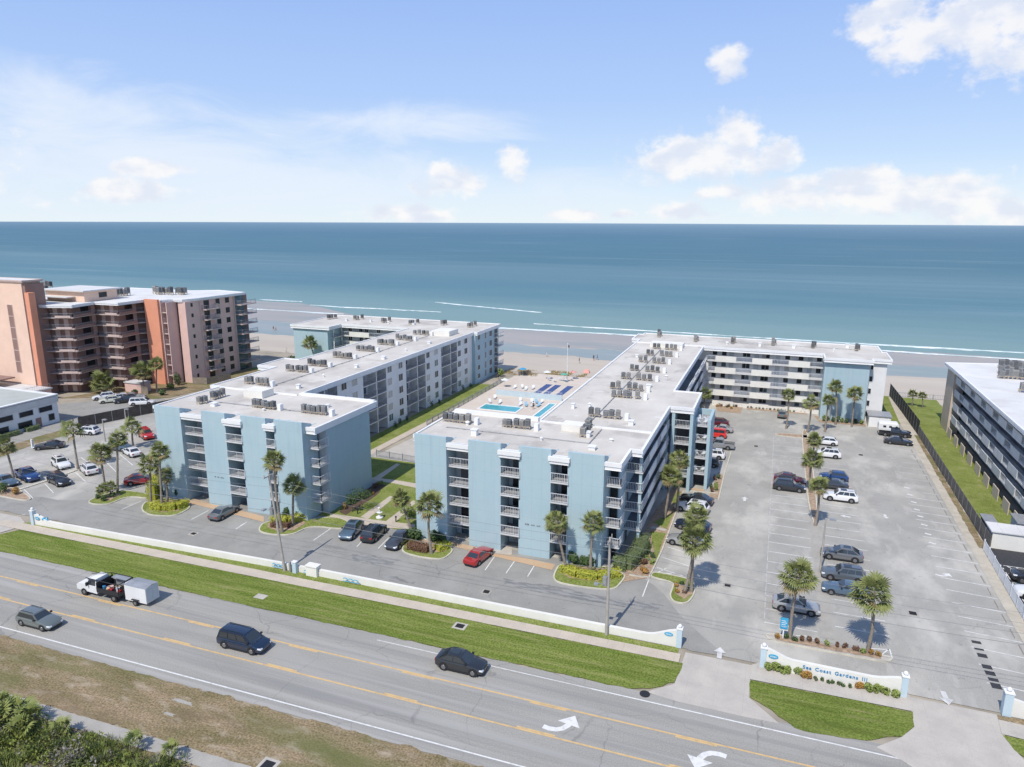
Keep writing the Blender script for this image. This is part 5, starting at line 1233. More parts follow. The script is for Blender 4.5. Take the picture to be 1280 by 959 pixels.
palm((385,448),(383,428),'palm against the blue end wall of the left block rear wing',.15,1.2,0,h=9.2,base_xy=(-109.5,150.5))
palm((1139.5,508),(1141,492),'sparse young palm near the beach fence, left of two',.12,.6,2,group=None)
palm((1153,510),(1153,494),'sparse young palm near the beach fence, right of two',.12,.6,2,group=None)
for i,(b,c_,lb) in enumerate([((129,623),(128,611),'tiny palm at the left of the small left island'),((139,621),(138,607),'tiny palm in the middle of the small left island')]): palm(b,c_,lb,.09,.62,i,group=None)
def leaf_blob(mb,c,r,n,ls,rnd,mi=0,flat=1.,up=.3,zmin=.02,nm=1):
    for i in range(n):
        while 1:
            q=Vector((rnd.uniform(-1,1),rnd.uniform(-1,1),rnd.uniform(-1,1)))
            if q.length<=1: break
        k=q.length; 
        if k<.55 and rnd.random()<.7: q=q/max(k,.01)*rnd.uniform(.6,1)
        p=Vector(c)+Vector((q.x*r[0],q.y*r[1],q.z*r[2]))
        if p.z<zmin: p.z=zmin+rnd.uniform(0,.1)
        nrm=(q+Vector((rnd.uniform(-.8,.8),rnd.uniform(-.8,.8),up+rnd.uniform(-.5,.8)))).normalized()
        a=nrm.cross(Vector((rnd.uniform(-1,1),rnd.uniform(-1,1),rnd.uniform(-1,1)))).normalized()*ls*rnd.uniform(.6,1.2); b=nrm.cross(a).normalized()*ls*rnd.uniform(.35,.7)
        mb.add([p-a,p+b,p+a,p-b],[(0,1,2,3)],mi if nm==1 else rnd.randrange(nm))
def shrub(px,py,r,h,m,label,cat='shrub',name='shrub',group=None,n=260,ls=.13,xy=None,seed=0,z0=.0):
    b=at(px,py) if xy is None else xy; rnd=random.Random(int(px*13+py*7)+seed); mb=MB()
    k=max(2,int(r*3))
    for i in range(k):
        a=rnd.uniform(0,6.28); q=rnd.uniform(0,.55)*r
        leaf_blob(mb,(b[0]+q*math.cos(a),b[1]+q*math.sin(a),z0+h*rnd.uniform(.40,.62)),(r*rnd.uniform(.45,.65),r*rnd.uniform(.45,.65),h*rnd.uniform(.38,.5)),n//k,ls,rnd)
    r_=empty(name,(*b,z0),label,cat,group); mb.build('foliage',m,r_)
    st=MB(); 
    for i in range(3): st.tube((b[0],b[1],z0),(b[0]+rnd.uniform(-.4,.4)*r,b[1]+rnd.uniform(-.4,.4)*r,z0+h*.6),.03,.012,5)
    st.build('stem','bark',r_); return r_
def hedge(pts,w_,h,m,label,dens=130,ls=.11,name='hedge',seed=3,lump=.12):
    rnd=random.Random(seed+len(label)); mb=MB(); 
    core=MB()
    for a,b in zip(pts[:-1],pts[1:]):
        a=Vector(a);b=Vector(b);d=b-a;L=d.length;d/=L;nr=Vector((-d.y,d.x))
        for i in range(int(L*(w_+h*2)*dens/2.2)):
            s=rnd.uniform(-.1,L+.1); t_=rnd.random()*(w_+2*h)
            bulge=1+lump*mn.noise(Vector((s*1.1+a.x,a.y,2)))*2
            if t_<h: v,z=-w_/2,t_
            elif t_<h+w_: v,z=t_-h-w_/2,h
            else: v,z=w_/2,t_-h-w_
            v*=bulge*rnd.uniform(.86,1.04); z=max(.03,z*bulge*rnd.uniform(.88,1.03))
            p=a+d*s+nr*v; P3=Vector((p.x,p.y,z))
            nrm=Vector((nr.x*v,nr.y*v,.35 if z<h*.8 else 1))+Vector((rnd.uniform(-.6,.6),rnd.uniform(-.6,.6),rnd.uniform(-.5,.5))); nrm.normalize()
            x_=nrm.cross(Vector((rnd.uniform(-1,1),rnd.uniform(-1,1),rnd.uniform(-1,1)))).normalized()*ls*rnd.uniform(.6,1.2); y_=nrm.cross(x_).normalized()*ls*rnd.uniform(.4,.8)
            mb.add([P3-x_,P3+y_,P3+x_,P3-y_],[(0,1,2,3)])
        core.beam((a.x,a.y,h*.42),(b.x,b.y,h*.42),w_*.72,h*.80)
    c=pts[0]; o=mb.v; k0=len(mb.v)
    for q in core.f: mb.f.append([k0+i for i in q]); mb.m.append(0); mb.sm.append(False)
    mb.v+=core.v
    r_=mb.build(name,m); return tag(r_,label,'hedge')
# ---------------------------------------------------------------- planting
U3=zoomf(500,540,3.7618)
hedge([at(512,685),at(524,688),at(536,690)],1.5,.95,'hedger','copper red hedge under the round palm at the left corner of the right block')
hedge([at(546,689),at(560,684)],1.5,.9,'hedgey','short yellow hedge right of the round palm at the right block')
hedge([at(704,714),at(722,721),at(746,724),at(773,720)],1.5,.95,'hedgey','long yellow curved hedge in front of the right end of the right block')
hedge([at(340,659),at(352,660),at(364,659)],1.0,.75,'hedger','low copper red hedge at the utility pole in front of the left block')
hedge([at(342,653),at(360,655),at(378,650)],1.5,1.0,'hedgey','yellow hedge behind the copper one in front of the left block')
hedge([at(192,635),at(205,638),at(220,637),at(233,632)],1.6,1.1,'hedgey','low yellow hedge round the tall palm at the left block')
hedge([at(190,627),at(196,617),at(199,609)],1.4,2.6,'hedgey','tall bright yellow shrub hedge beside the dark red car')
hedge([at(*ZA(105,562)),at(*ZA(160,572)),at(*ZA(215,520))],1.8,1.6,'hedgeg','long grey green clipped hedge along the end of the right block',120,.1,seed=5,lump=.05)
hedge([at(*ZA(218,515)),at(*ZA(240,455))],1.8,1.7,'hedgeg','far section of grey green clipped hedge beside the galleries',120,.1,seed=6,lump=.05)
hedge([(-133.3,84),(-133.3,88.6)],1.2,.9,'hedgeg','left clipped hedge along the white office building',60,.13)
hedge([(-133.3,90.0),(-133.3,92.4)],1.1,.9,'hedgeg','right shorter clipped hedge along the white office building',60,.13)
def shrubs(lst,label,group,**k):
    for i,(x,y,r,h,m) in enumerate(lst): shrub(x,y,r,h,m,label,group=group,seed=i,**k)
shrubs([(514,676,.9,1.7,'shrub'),(522,674,.9,1.8,'shrub'),(545,678,.9,1.8,'shrub'),(552,677,.7,1.3,'shrub')],'dark green leafy shrub behind the hedges at the left corner of the right block','dark shrubs at the left corner of the right block',n=420,ls=.2)
shrubs([(717,706,.8,1.6,'shrub'),(728,708,.8,1.7,'shrub'),(737,709,.8,1.5,'shrub'),(745,708,.7,1.3,'shrub')],'dark green leafy shrub behind the long yellow hedge of the right block','dark shrubs behind the long yellow hedge',n=380,ls=.2)
shrubs([(358,648,.6,1.6,'shrub'),(372,648,.8,1.4,'shrub')],'dark shrub at the foot of the last left block panel','dark shrubs at the left block corner',n=300,ls=.18)
shrubs([(205,618,.6,1.5,'shrub'),(215,620,.9,1.9,'shrub'),(224,622,.7,1.5,'shrub')],'dark green shrub against the left wall of the left block','dark shrubs by the tall yellow hedge',n=300,ls=.18)
b=at(449,637)
def small_tree(x,y,h,r,label,m='shrub',xy=None,n=500):
    b=at(x,y) if xy is None else xy; rnd=random.Random(x); t_=empty('small_tree',(*b,0),label,'tree')
    tm=MB(); tm.tube((*b,0),(b[0]+.1,b[1],h*.5),.07,.05,7)
    fm=MB()
    for i in range(6):
        a=i*1.05; q=(b[0]+r*.6*math.cos(a),b[1]+r*.6*math.sin(a),h*rnd.uniform(.6,.9)); tm.tube((b[0]+.1,b[1],h*.45),q,.035,.012,5); leaf_blob(fm,q,(r*.55,r*.55,h*.17),n//6,.12,rnd)
    fm.build('crown',m,t_); tm.build('trunk','bark',t_)
small_tree(452,638,3.6,1.5,'airy small tree in the dark bed beside the left block side wall')
small_tree(440,640,2.6,.8,'thin young tree left of the airy one in the dark bed')
small_tree(508,650,2.2,.9,'small yellow green tree left of the right block beside the walk','shrubl')
shrub(431,637,.4,1.3,'shrubo','small copper coloured shrub at the front end of the dark bed',n=90)
shrubs([(455,622,.5,.5,'shrubl'),(470,610,.7,.8,'hedger'),(476,606,.6,.8,'shrubl'),(466,618,.4,.4,'shrubo')],'small mixed shrub in the dark bed along the left block side','small mixed shrubs in the dark bed',n=130)
shrub(514,645,.9,1.4,'shrubl','bright yellow green shrub at the foot of the leaning palm',n=240)
# beds beside the right block
L_=[at(*ZA(*q)) for q in [(235,575),(242,548),(250,525),(262,500),(268,470),(255,590),(280,545),(288,520)]]
for i,q in enumerate(L_): shrub(0,0,.55,.75,['shrubo','hedger','shrubl','shrub','shrubl','shrubo','shrubl','shrub'][i],'low shrub in the mulch bed beside the grey green hedge',group='low shrubs beside the grey green hedge',xy=q,seed=i,n=130)
for i,q in enumerate([(399,682),(420,650),(445,660),(462,655),(430,690),(400,655)]): shrub(0,0,.35,.5,['shrubo','shrub','shrub','shrubl','hedger','shrubo'][i],'small plant around the double palm on the corner island',group='small plants on the corner island',xy=at(*ZA(*q)),seed=i,n=80,z0=.12)
Z8=zoomf(760,560,8)
for i,q in enumerate([(1030,440),(1075,430),(1060,320),(1100,310),(1030,410),(1085,390)]): shrub(0,0,.42,.9,['hedger','shrubl','hedger','shrub','shrub','shrubl'][i],'small red or green plant in the bed at the foot of the stair tower',group='plants at the stair tower',xy=at(*Z8(*q)),seed=i,n=110)
rr=random.Random(4)
for i in range(13):
    x=893+i*3.0; y=505+rr.uniform(0,4)+ (i%2)*3; shrub(x,y,.6,.7,['hedger','shrubo','shrub'][i%3],'low reddish shrub in the bed at the left end of the rear wing',group='reddish shrubs by the rear wing',seed=i,n=70)
for i in range(16):
    shrub(935+i*4.7,510.2+i*.40,.45,.5,['shrub','hedger','shrubl'][i%3],'low shrub in the narrow bed along the rear wing',group='low shrubs along the rear wing',seed=i,n=50)
for i in range(9):
    x=10.6+i*.9; shrub(0,0,.55,1.1+.5*(i%3==0),'shrub' if i%4 else 'shrubl','leafy green shrub along the blue end wall at the back',group='shrubs at the blue end wall',xy=(x,154.3),seed=i,n=110,ls=.2)
for i in range(9):
    shrub(0,0,.6,1.2+.4*(i%2),'shrub','dark shrub at the foot of the long white wing facing the courtyard',group='shrubs along the courtyard wing',xy=(-69.1,[103,106,118.6,120.5,123.5,135,138.6,151.5,155.5][i]),seed=i,n=110)
shrub(0,0,1.5,2.4,'shrubl','light green bush at the beach corner of the left block',xy=(-66.8,170),n=260,ls=.2)
# entrance island row
for i,(x,y) in enumerate([(197,118),(268,128),(335,142),(398,140),(463,150),(530,162),(600,178),(682,192),(747,203),(823,222),(883,243),(960,258),(1008,266)]):
    m=['shrubo','shrub','shrub','hedger','hedger','hedger','shrubl','hedger','hedger','hedger','shrubl','shrubo','shrubo'][i]
    lb={'hedger':'purple red round plant in the gravel of the entrance island','shrubl':'bright green round plant in the gravel of the entrance island','shrub':'dark green small plant at the left end of the entrance island','shrubo':'small brownish plant in the gravel of the entrance island'}[m]
    shrub(0,0,.36,.55,m,lb,group='row of '+lb.split(' plant')[0]+' plants on the entrance island',xy=at(*Z64(x,y)),seed=i,n=150,ls=.09,z0=.13)
for i,(x,y) in enumerate([(120,362),(170,372),(218,388),(280,398),(350,402)]): shrub(0,0,.55,.9,'shrubl','bright green leafy plant under the left part of the name wall',group='green plants left under the name wall',xy=at(*Z64(x,y)),seed=i,n=220,ls=.12)
for i,(x,y) in enumerate([(405,425),(445,450)]): shrub(0,0,.42,.8,'shrubo','orange leaved plant left of the dark row under the name wall',group='orange plants left under the name wall',xy=at(*Z64(x,y)),seed=i,n=170,ls=.11)
for i in range(7): shrub(0,0,.3,.4,'shrub','tiny dark plant in the sparse row under the name wall letters',group='tiny dark plants under the name wall',xy=at(*Z64(505+i*46,450+i*10)),seed=i,n=60,ls=.09)
for i,(x,y) in enumerate([(830,508),(865,525)]): shrub(0,0,.4,.65,'shrubo','orange leaved plant right of the dark row under the name wall',group='orange plants right under the name wall',xy=at(*Z64(x,y)),seed=i,n=160,ls=.1)
for i,(x,y) in enumerate([(925,535),(985,552),(1045,560),(1095,555),(1135,590)]): shrub(0,0,.5,.85,'shrubl','bright green leafy plant under the right part of the name wall',group='green plants right under the name wall',xy=at(*Z64(x,y)),seed=i,n=210,ls=.12)
shrub(8,616,1.3,1.6,'shrub','dark rounded shrub at the left edge island',n=500,z0=.1)
shrub(20,618,.8,1.2,'shrubo','yellow orange shrub on the left edge island',n=260,z0=.1)
for i,(x,y) in enumerate([(122,624),(130,627),(140,622)]): shrub(x,y,.7,.8,'shrub','low dark shrub on the small left island under the palms',group='low shrubs on the small left island',n=160,seed=i,z0=.1)
# shrubs around the high-rise and the beach side
for i,(x,y,r,h,m) in enumerate([(222,482,1.4,3.5,'shrub'),(214,486,.9,1.4,'shrubl'),(203,494,1.2,1.5,'shrub'),(170,493,1.0,1.3,'shrub')]): shrub(x,y,r,h,m,['tall dark shrub in the recess of the high-rise','light shrub at the high-rise stair','rounded shrub beside the pink hut','low shrub left of the pink hut'][i],n=220,ls=.25)
for i in range(7): shrub(0,0,1.8,1.5,'shrub','green beach shrub right of the high-rise terrace',group='beach shrubs by the high-rise',xy=(-131+i*3.4,168+1.2*math.sin(i*2)),seed=i,n=160,ls=.25)
mb=MB(); rnd=random.Random(9)
for i in range(2600):
    x=rnd.uniform(-68,-46); y=rnd.uniform(176.5,181.5) if x>-58 else rnd.uniform(172.5,180)
    if mn.noise(Vector((x*.3,y*.3,1)))<-.05: continue
    h=rnd.uniform(.2,.6); a=rnd.uniform(0,6.28); w_=.06; mb.tri((x-w_*math.cos(a),y-w_*math.sin(a),0),(x+w_*math.cos(a),y+w_*math.sin(a),0),(x+rnd.uniform(-.25,.25),y+rnd.uniform(-.25,.25),h))
tag(mb.build('dune_grass','dune'),'tan dune grass between the pool deck and the beach','grass',kind='stuff')
# scrub in the near corner
mb=MB(); rnd=random.Random(21)
MT['scrub2']=leafm('scrub_yellow_green',(.22,.26,.05),(.15,.19,.045),(.32,.30,.09),1.5); MT['scrub3']=leafm('scrub_grey_twigs',(.30,.27,.25),(.22,.20,.18),(.16,.17,.09),2.); MT['scrub4']=leafm('scrub_dark_green',(.055,.08,.028),(.09,.115,.035),(.14,.14,.05),1.5)
for i in range(900):
    x=rnd.uniform(-64,-38.5); edge=34.0 if x<-46 else 34.3; y=rnd.uniform(24,edge-.5)
    if x>-42.5 and y<28+(x+42.5)*1.2: continue
    r=rnd.uniform(.45,1.05); h=rnd.uniform(.5,1.25)*(1 if edge-y>1.5 else .7); mi=rnd.choice([0,0,0,0,1,1,1,1,2,3,3])
    if mn.noise(Vector((x*.35,y*.35,5)))>.32: mi=2 if rnd.random()<.4 else mi
    blade=rnd.random()<.35
    for k in range(int(120*r)):
        a=rnd.uniform(0,6.28); q=r*math.sqrt(rnd.random()); zz=h*(1-.6*(q/r)**2)*rnd.uniform(.45,1.1); p=Vector((x+q*math.cos(a),y+q*math.sin(a),zz))
        if blade:
            d=Vector((math.cos(a)*.5+rnd.uniform(-.4,.4),math.sin(a)*.5+rnd.uniform(-.4,.4),rnd.uniform(.5,1.2))).normalized()*rnd.uniform(.25,.5); s_=Vector((-d.y,d.x,0)).normalized()*.022; mb.add([p-s_,p+s_,p+d],[(0,1,2)],mi)
        else:
            n_=Vector((rnd.uniform(-1,1),rnd.uniform(-1,1),rnd.uniform(0,1))).normalized(); s_=.06*rnd.uniform(.6,1.7); u_=n_.cross(Vector((rnd.uniform(-1,1),rnd.uniform(-1,1),rnd.uniform(-1,1)))).normalized()*s_*1.5; v_=n_.cross(u_).normalized()*s_*.7; mb.add([p-u_,p+v_,p+u_,p-v_],[(0,1,2,3)],mi)
tag(mb.build('scrub',['scrub','scrub2','scrub3','scrub4']),'dense low green and grey coastal scrub in the near left corner','scrub',kind='stuff')
for i,(x,y,sc_) in enumerate([(-57.2,33.0,1.),(-55.4,32.9,1.1),(-53.8,33.1,.9),(-58.5,32.0,1.),(-55.9,31.6,1.2),(-53.2,31.9,.9),(-56.8,30.6,1.1),(-50.2,33.0,.7),(-43.6,33.9,.7),(-40.2,34.3,.6)]):
    rnd=random.Random(i+50); mb=MB()
    for k in range(15):
        a=k*2.4; e=rnd.uniform(.35,1.25); d=Vector((math.cos(a)*math.cos(e),math.sin(a)*math.cos(e),math.sin(e))); frond_fan(mb,Vector((x,y,.85)),d,1.6*sc_*rnd.uniform(.8,1.1),.25,rnd,0,10)
    r_=empty('saw_palmetto',(x,y,0),'spiky green palmetto clump rising from the scrub at the left' if i<7 else 'small palmetto sprig at the edge of the scrub nearer the footpath','palmetto','palmetto clumps in the scrub' if i<7 else 'palmetto sprigs at the scrub edge'); mb.build('fronds','palmetto',r_)
# ---------------------------------------------------------------- street wall, pillars, signs
def pillar(x,y,label,h=1.95,w_=.5):
    r=empty('wall_pillar',(x,y,0),label,'pillar'); m=MB(); m.box(x-w_/2,y-w_/2,0,x+w_/2,y+w_/2,h); m.build('shaft','paleblue',r)
    m=MB(); m.box(x-w_/2-.05,y-w_/2-.05,h,x+w_/2+.05,y+w_/2+.05,h+.1); m.ball((x,y,h+.28),.2,0,10,6); m.build('cap','trim',r); return r
def wall_run(name,label,a,b,h,th=.32,up0=0,up1=0,ul=3.2,m='whiteb'):
    """masonry wall whose ends can sweep up to a pillar"""
    a=Vector(a);b=Vector(b);d=(b-a);L=d.length;d/=L;nr=Vector((-d.y,d.x))*th/2; mb=MB(); k=max(6,int(L/.5)); T=[];
    for i in range(k+1):
        s=L*i/k; z=h
        if up0 and s<ul: z=h+up0*(.5+.5*math.cos(math.pi*s/ul))
        if up1 and L-s<ul: z=h+up1*(.5+.5*math.cos(math.pi*(L-s)/ul))
        p=a+d*s; T.append((p-nr,p+nr,z))
    for (l0,r0,z0),(l1,r1,z1) in zip(T[:-1],T[1:]):
        mb.quad((*l0,0),(*l1,0),(*l1,z1),(*l0,z0)); mb.quad((*r1,0),(*r0,0),(*r0,z0),(*r1,z1)); mb.quad((*l0,z0),(*l1,z1),(*r1,z1),(*r0,z0))
    l,r_,z=T[0]; mb.quad((*r_,0),(*l,0),(*l,z),(*r_,z)); l,r_,z=T[-1]; mb.quad((*l,0),(*r_,0),(*r_,z),(*l,z))
    return tag(mb.build(name,m),label,'wall')
pA=at(43,655.5); pB=at(848.5,808.5); pC=at(953,833); pD=at(1128.5,870); pE=at(1256.5,893)
w0=(pA[0],pA[1]+.1)
wall_run('garden_wall','long low white street wall left of the box pier',w0,(-50.2,62.35),.78,.36,.75,0)
wall_run('garden_wall','long low white street wall between the box pier and the left entrance pillar',(-46.86,62.35),pB,.82,.36,0,.95)
wall_run('garden_wall','low white name wall between the two entrances with blue lettering',pC,pD,1.3,.34,.7,.45,2.6)
wall_run('garden_wall','low white wall right of the far right pillar',pE,(pE[0]+20,pE[1]+.1),1.0,.34,.6,0)
pillar(*pA,'pale blue pillar with a white ball cap at the left end of the long wall')
pillar(*pB,'pale blue pillar left of the left entrance'); pillar(*pC,'pale blue pillar right of the left entrance, at the name wall'); pillar(*pD,'pale blue pillar at the right end of the name wall'); pillar(*pE,'pale blue pillar right of the right entrance',2.1,.62)
x=at(442,708)[0]; mb=MB(); mb.box(-48.35,61.8,0,-46.9,62.6,1.2); mb.box(-48.42,61.72,1.2,-46.83,62.68,1.32); tag(mb.build('wall_pier','whiteb'),'square white box pier standing in the gap of the long wall','pier')
mb=MB(); mb.box(-50.2,62.2,0,-48.37,62.5,.78); tag(mb.build('wall_infill','whiteb'),'short white wall section left of the box pier','wall')
m=empty('wall_post',(-49.9,62.0,0),'pale blue square post standing against the long wall near the utility pole','post'); k=MB(); k.box(-50.2,61.75,0,-49.7,62.15,1.35); k.build('shaft','paleblue',m); k=MB(); k.box(-50.26,61.69,1.35,-49.64,62.2,1.45); k.build('cap','trim',m)
def text(body,size,loc,rotz,m,name,label,cat,ext_=.02,spacing=1.2,parent=None):
    cu=bpy.data.curves.new(name,'FONT'); cu.body=body; cu.size=size; cu.extrude=ext_; cu.align_x='CENTER'; cu.space_character=spacing; cu.space_word=1.5; cu.offset=size*.018
    o=bpy.data.objects.new(name+'_tmp',cu); C.objects.link(o); bpy.context.view_layer.update()
    me=bpy.data.meshes.new_from_object(o.evaluated_get(bpy.context.evaluated_depsgraph_get())); bpy.data.objects.remove(o)
    me.materials.clear(); me.materials.append(MT[m]); q=bpy.data.objects.new(name,me); C.objects.link(q); q.location=loc; q.rotation_euler=(R(90),0,rotz)
    if parent: q.parent=parent
    else: tag(q,label,cat)
    return q
ang=math.atan2(pD[1]-pC[1],pD[0]-pC[0])
mid=((pC[0]+pD[0])/2+.15,(pC[1]+pD[1])/2-.19)
text('Sea Coast Gardens III',.47,(mid[0]+.1,mid[1],.78),ang,'bletter','wall_lettering','blue letters on the name wall reading Sea Coast Gardens III','sign lettering')
def oval(x,y,z,rx,rz,label,ry=.03):
    mb=MB(); n=20; p=[(x+rx*math.cos(2*math.pi*i/n),y-ry,z+rz*math.sin(2*math.pi*i/n)) for i in range(n)]; q=[(a,y+ry,c) for a,b,c in p]
    mb.add(p+q,[tuple(range(n))]+[tuple(range(2*n-1,n-1,-1))]+[(i,i+n,(i+1)%n+n,(i+1)%n) for i in range(n)]); r=mb.build('oval_plaque','bsign')
    k=MB(); 
    for i in range(5): k.box(x-rx*.62+i*rx*.27,y-ry-.02,z-rz*.35,x-rx*.50+i*rx*.27,y-ry-.003,z+rz*(.3+.12*(i%2)))
    k.build('plaque_lettering','trim',r); return tag(r,label,'plaque')
oval(pB[0]-1.0,pB[1]-.20,1.25,.42,.20,'small blue oval plaque on the wall left of the left entrance')
oval(pC[0]+.85,pC[1]-.22,1.35,.42,.20,'small blue oval plaque at the left end of the name wall')
oval(pA[0]+.9,pA[1]-.14,1.05,.42,.2,'small blue oval plaque beside the leftmost pillar')
# blue metal dolphins-like wave ornaments and benches on the wall, kept as plain curls
def curl(px,py,label,s=1.,z=.45,back=.25):
    x,y=at(px,py); y=62.1-back if px<450 else y; m=MB()
    for o_ in(0,.7,1.35):
        pts=[(x+o_*s+.35*s*math.cos(a),y,z+.25*s*math.sin(a)) for a in [.2+i*.45 for i in range(6)]]
        for a_,b_ in zip(pts[:-1],pts[1:]): m.tube(a_,b_,.05,.05,5)
    m.tube((x-.3,y,z-.15),(x+1.7*s,y,z-.1),.04,.04,5)
    return tag(m.build('wall_ornament','bsign'),label,'ornament')
curl(342,712,'grey blue curled metal ornament on the wall left of the utility pole',.9); curl(384,718,'blue curled metal ornament right of the pale blue post',.7); curl(434,728,'blue curled metal ornament on the wall right of the box pier',1.0)
g=empty('wall_figure',(at(74,650)[0],62.75,0),'blue ornament standing on top of the long wall near its left end','ornament'); 
gx=at(74,650)[0]; gy=w0[1]+(62.35-w0[1])*(gx-w0[0])/(-50.2-w0[0]); g.location=(gx,gy,.78)
k=MB(); k.ball((gx,gy,.98),.26,0,10,6,.8); k.tube((gx-.75,gy,.95),(gx+.7,gy,.92),.09); k.beam((gx-.7,gy,.78),(gx-.78,gy,1.5),.11); k.beam((gx+.68,gy,.78),(gx+.74,gy,1.35),.12); k.build('ornament','bsign',g)
# entrance sign on the island
sx_,sy_=at(*Z64(245,120)); s=empty('entrance_sign',(sx_,sy_,.13),'small blue sign panel on a white post at the left end of the entrance island','sign'); k=MB(); k.beam((sx_,sy_,.13),(sx_,sy_,1.9),.12); k.box(sx_-.42,sy_-.05,1.0,sx_+.42,sy_-.06+.02,1.1); k.build('post','trim',s)
k=MB(); k.box(sx_-.36,sy_-.12,1.15,sx_+.36,sy_-.075,2.35); p_=k.build('panel','bsign',s); k=MB(); 
for i in range(4): k.box(sx_-.24,sy_-.135,1.4+i*.2,sx_+.24-.1*(i%2),sy_-.123,1.46+i*.2)
k.build('panel_lettering','trim',p_)
# ---------------------------------------------------------------- poles and wires
def pole(x,y,h,label,lean=(0,0),arms=True):
    r=empty('utility_pole',(x,y,0),label,'utility pole'); m=MB(); top=(x+lean[0],y+lean[1],h); m.tube((x,y,0),top,.17,.11,10); m.build('pole','conpole',r)
    T=lambda z:(x+lean[0]*z/h,y+lean[1]*z/h)
    if arms:
        m=MB(); 
        for z in (h-.35,): a=T(z); m.beam((a[0],a[1]-.9,z),(a[0],a[1]+.9,z),.1,.12)
        for z in (h-.25,): 
            a=T(z)
            for dy in(-.8,0,.8): m.tube((a[0],a[1]+dy,z),(a[0],a[1]+dy,z+.25),.05,.05,6)
        m.build('crossarm','conpole',r)
        a=T(h-4.3); m=MB(); m.tube((a[0]-.32,a[1]-.15,h-5.0),(a[0]-.32,a[1]-.15,h-4.1),.22,.22,10); m.tube((a[0]-.32,a[1]-.15,h-4.1),(a[0]-.32,a[1]-.15,h-3.85),.06,.06,6); m.build('transformer','steel',r)
    return T
x1,y1=at(356,714); x2,y2=at(758,793.5)
T1=pole(x1,y1,11.9,'tall concrete utility pole at the long wall in front of the left block',(-1.35,.1)); T2=pole(x2,y2,10.4,'tall concrete utility pole at the long wall near the left entrance',(0,.05))
m=MB(); m.beam((x1+.75,y1+.05,0),(x1+.75,y1+.05,1.3),.22,.22); tag(m.build('utility_box','steel'),'narrow grey utility box right beside the left utility pole','utility box')
# street light on the left pole
r=empty('street_light',(T1(7.6)[0],y1,7.6),'small street light bracketed to the left utility pole','street light'); m=MB(); q=(T1(7.6)[0],y1); m.tube((*q,7.6),(q[0]-.2,q[1]-1.3,8.1),.035,.03,6); m.build('bracket','steel',r); m=MB(); m.box(q[0]-.42,q[1]-1.75,8.0,q[0]-.05,q[1]-1.2,8.16); m.build('lamp_head','steel',r)
r=empty('street_light',(x2-.4,y2,5.4),'small street light bracketed to the right utility pole','street light'); m=MB(); m.tube((x2,y2,5.4),(x2-.8,y2-.9,5.9),.035,.03,6); m.build('bracket','steel',r); m=MB(); m.box(x2-1.15,y2-1.25,5.8,x2-.75,y2-.85,5.96); m.build('lamp_head','steel',r)
def wire(pts,r_,label):
    m=MB()
    for a,b,sag in pts:
        a=Vector(a);b=Vector(b);n=16; pr=a
        for i in range(1,n+1):
            s=i/n; q=a.lerp(b,s)-Vector((0,0,sag*4*s*(1-s))); m.tube(pr,q,r_,r_,4,0,False); pr=q
    return tag(m.build('power_line','wire'),label,'power line')
for i,(z1,z2,dy,rad) in enumerate([(11.55,10.3,-.8,.013),(10.2,9.0,0,.013),(8.6,8.1,0,.018),(7.3,7.1,0,.022)]):
    a=T1(z1);b=T2(z2); A=(a[0],a[1]+dy,z1);B_=(b[0],b[1]+dy,z2); Lp=(A[0]-40,A[1]-.7,z1+.3); Rp=(B_[0]+41,B_[1]+.6,z2-.3)
    wire([(Lp,A,.5),(A,B_,.55),(B_,Rp,.6)],rad,['topmost thin power line across the front of the blocks','second power line from the top','third power line from the top','lowest thicker cable across the front of the blocks'][i])
def lamp(px,py,ty,label,h=None):
    x,y=at(px,py); h=h or height_of(px,py,ty); r=empty('lamp_post',(x,y,0),label,'lamp post'); m=MB(); m.tube((x,y,0),(x,y,h),.13,.08,8); m.build('post','conpole',r)
    m=MB(); m.tube((x,y,h-.1),(x+.55,y-.1,h),.04,.04,6); m.build('arm','steel',r); m=MB(); m.box(x+.4,y-.3,h-.08,x+1.1,y+.1,h+.1); m.build('lamp_head','steel',r)
lamp(1025,715,648,'grey lamp post on the median walk between the parked grey cars and the white one')
lamp(1036,527,512,'short lamp post at the far end of the median by the shaggy palm',5.2)
lamp(131.5,552,524,'lamp post standing over the left car park'); 
lamp(158,531,511,'white light pole at the dark fence of the left car park')
x,y=at(41,560); m=MB(); m.beam((x,y,0),(x,y,1.6),.3,.3); tag(m.build('post','trim'),'white post on the grass strip beside the black sedan','post')
for i,(px,py) in enumerate([(447,642.5),(502.3,628),(495,652.5),(628,644),(532,603)][:3]):
    x,y=at(px,py); r=empty('path_light',(x,y,0),['black path light at the end of the dark bed','black path light where the walks cross between the blocks','black path light beside the right walk near the parked cars'][i],'path light'); m=MB(); m.tube((x,y,0),(x,y,.7),.08,.08,8); m.build('post','trimb',r); m=MB(); m.tube((x,y,.7),(x,y,.85),.16,.1,8); m.build('cap','trimb',r)
x,y=at(474.5,647.5); r=empty('garden_fountain',(x,y,0),'white tiered garden fountain on the lawn between the walks','fountain'); m=MB(); m.tube((x,y,0),(x,y,.18),.5,.5,14); m.tube((x,y,.18),(x,y,.7),.16,.12,10); m.tube((x,y,.7),(x,y,.85),.15,.42,14); m.build('basin','trim',r); m=MB(); m.tube((x,y,.85),(x,y,1.35),.08,.06,8); m.ball((x,y,1.45),.15,0,8,5,1.2); m.build('finial','trim',r)
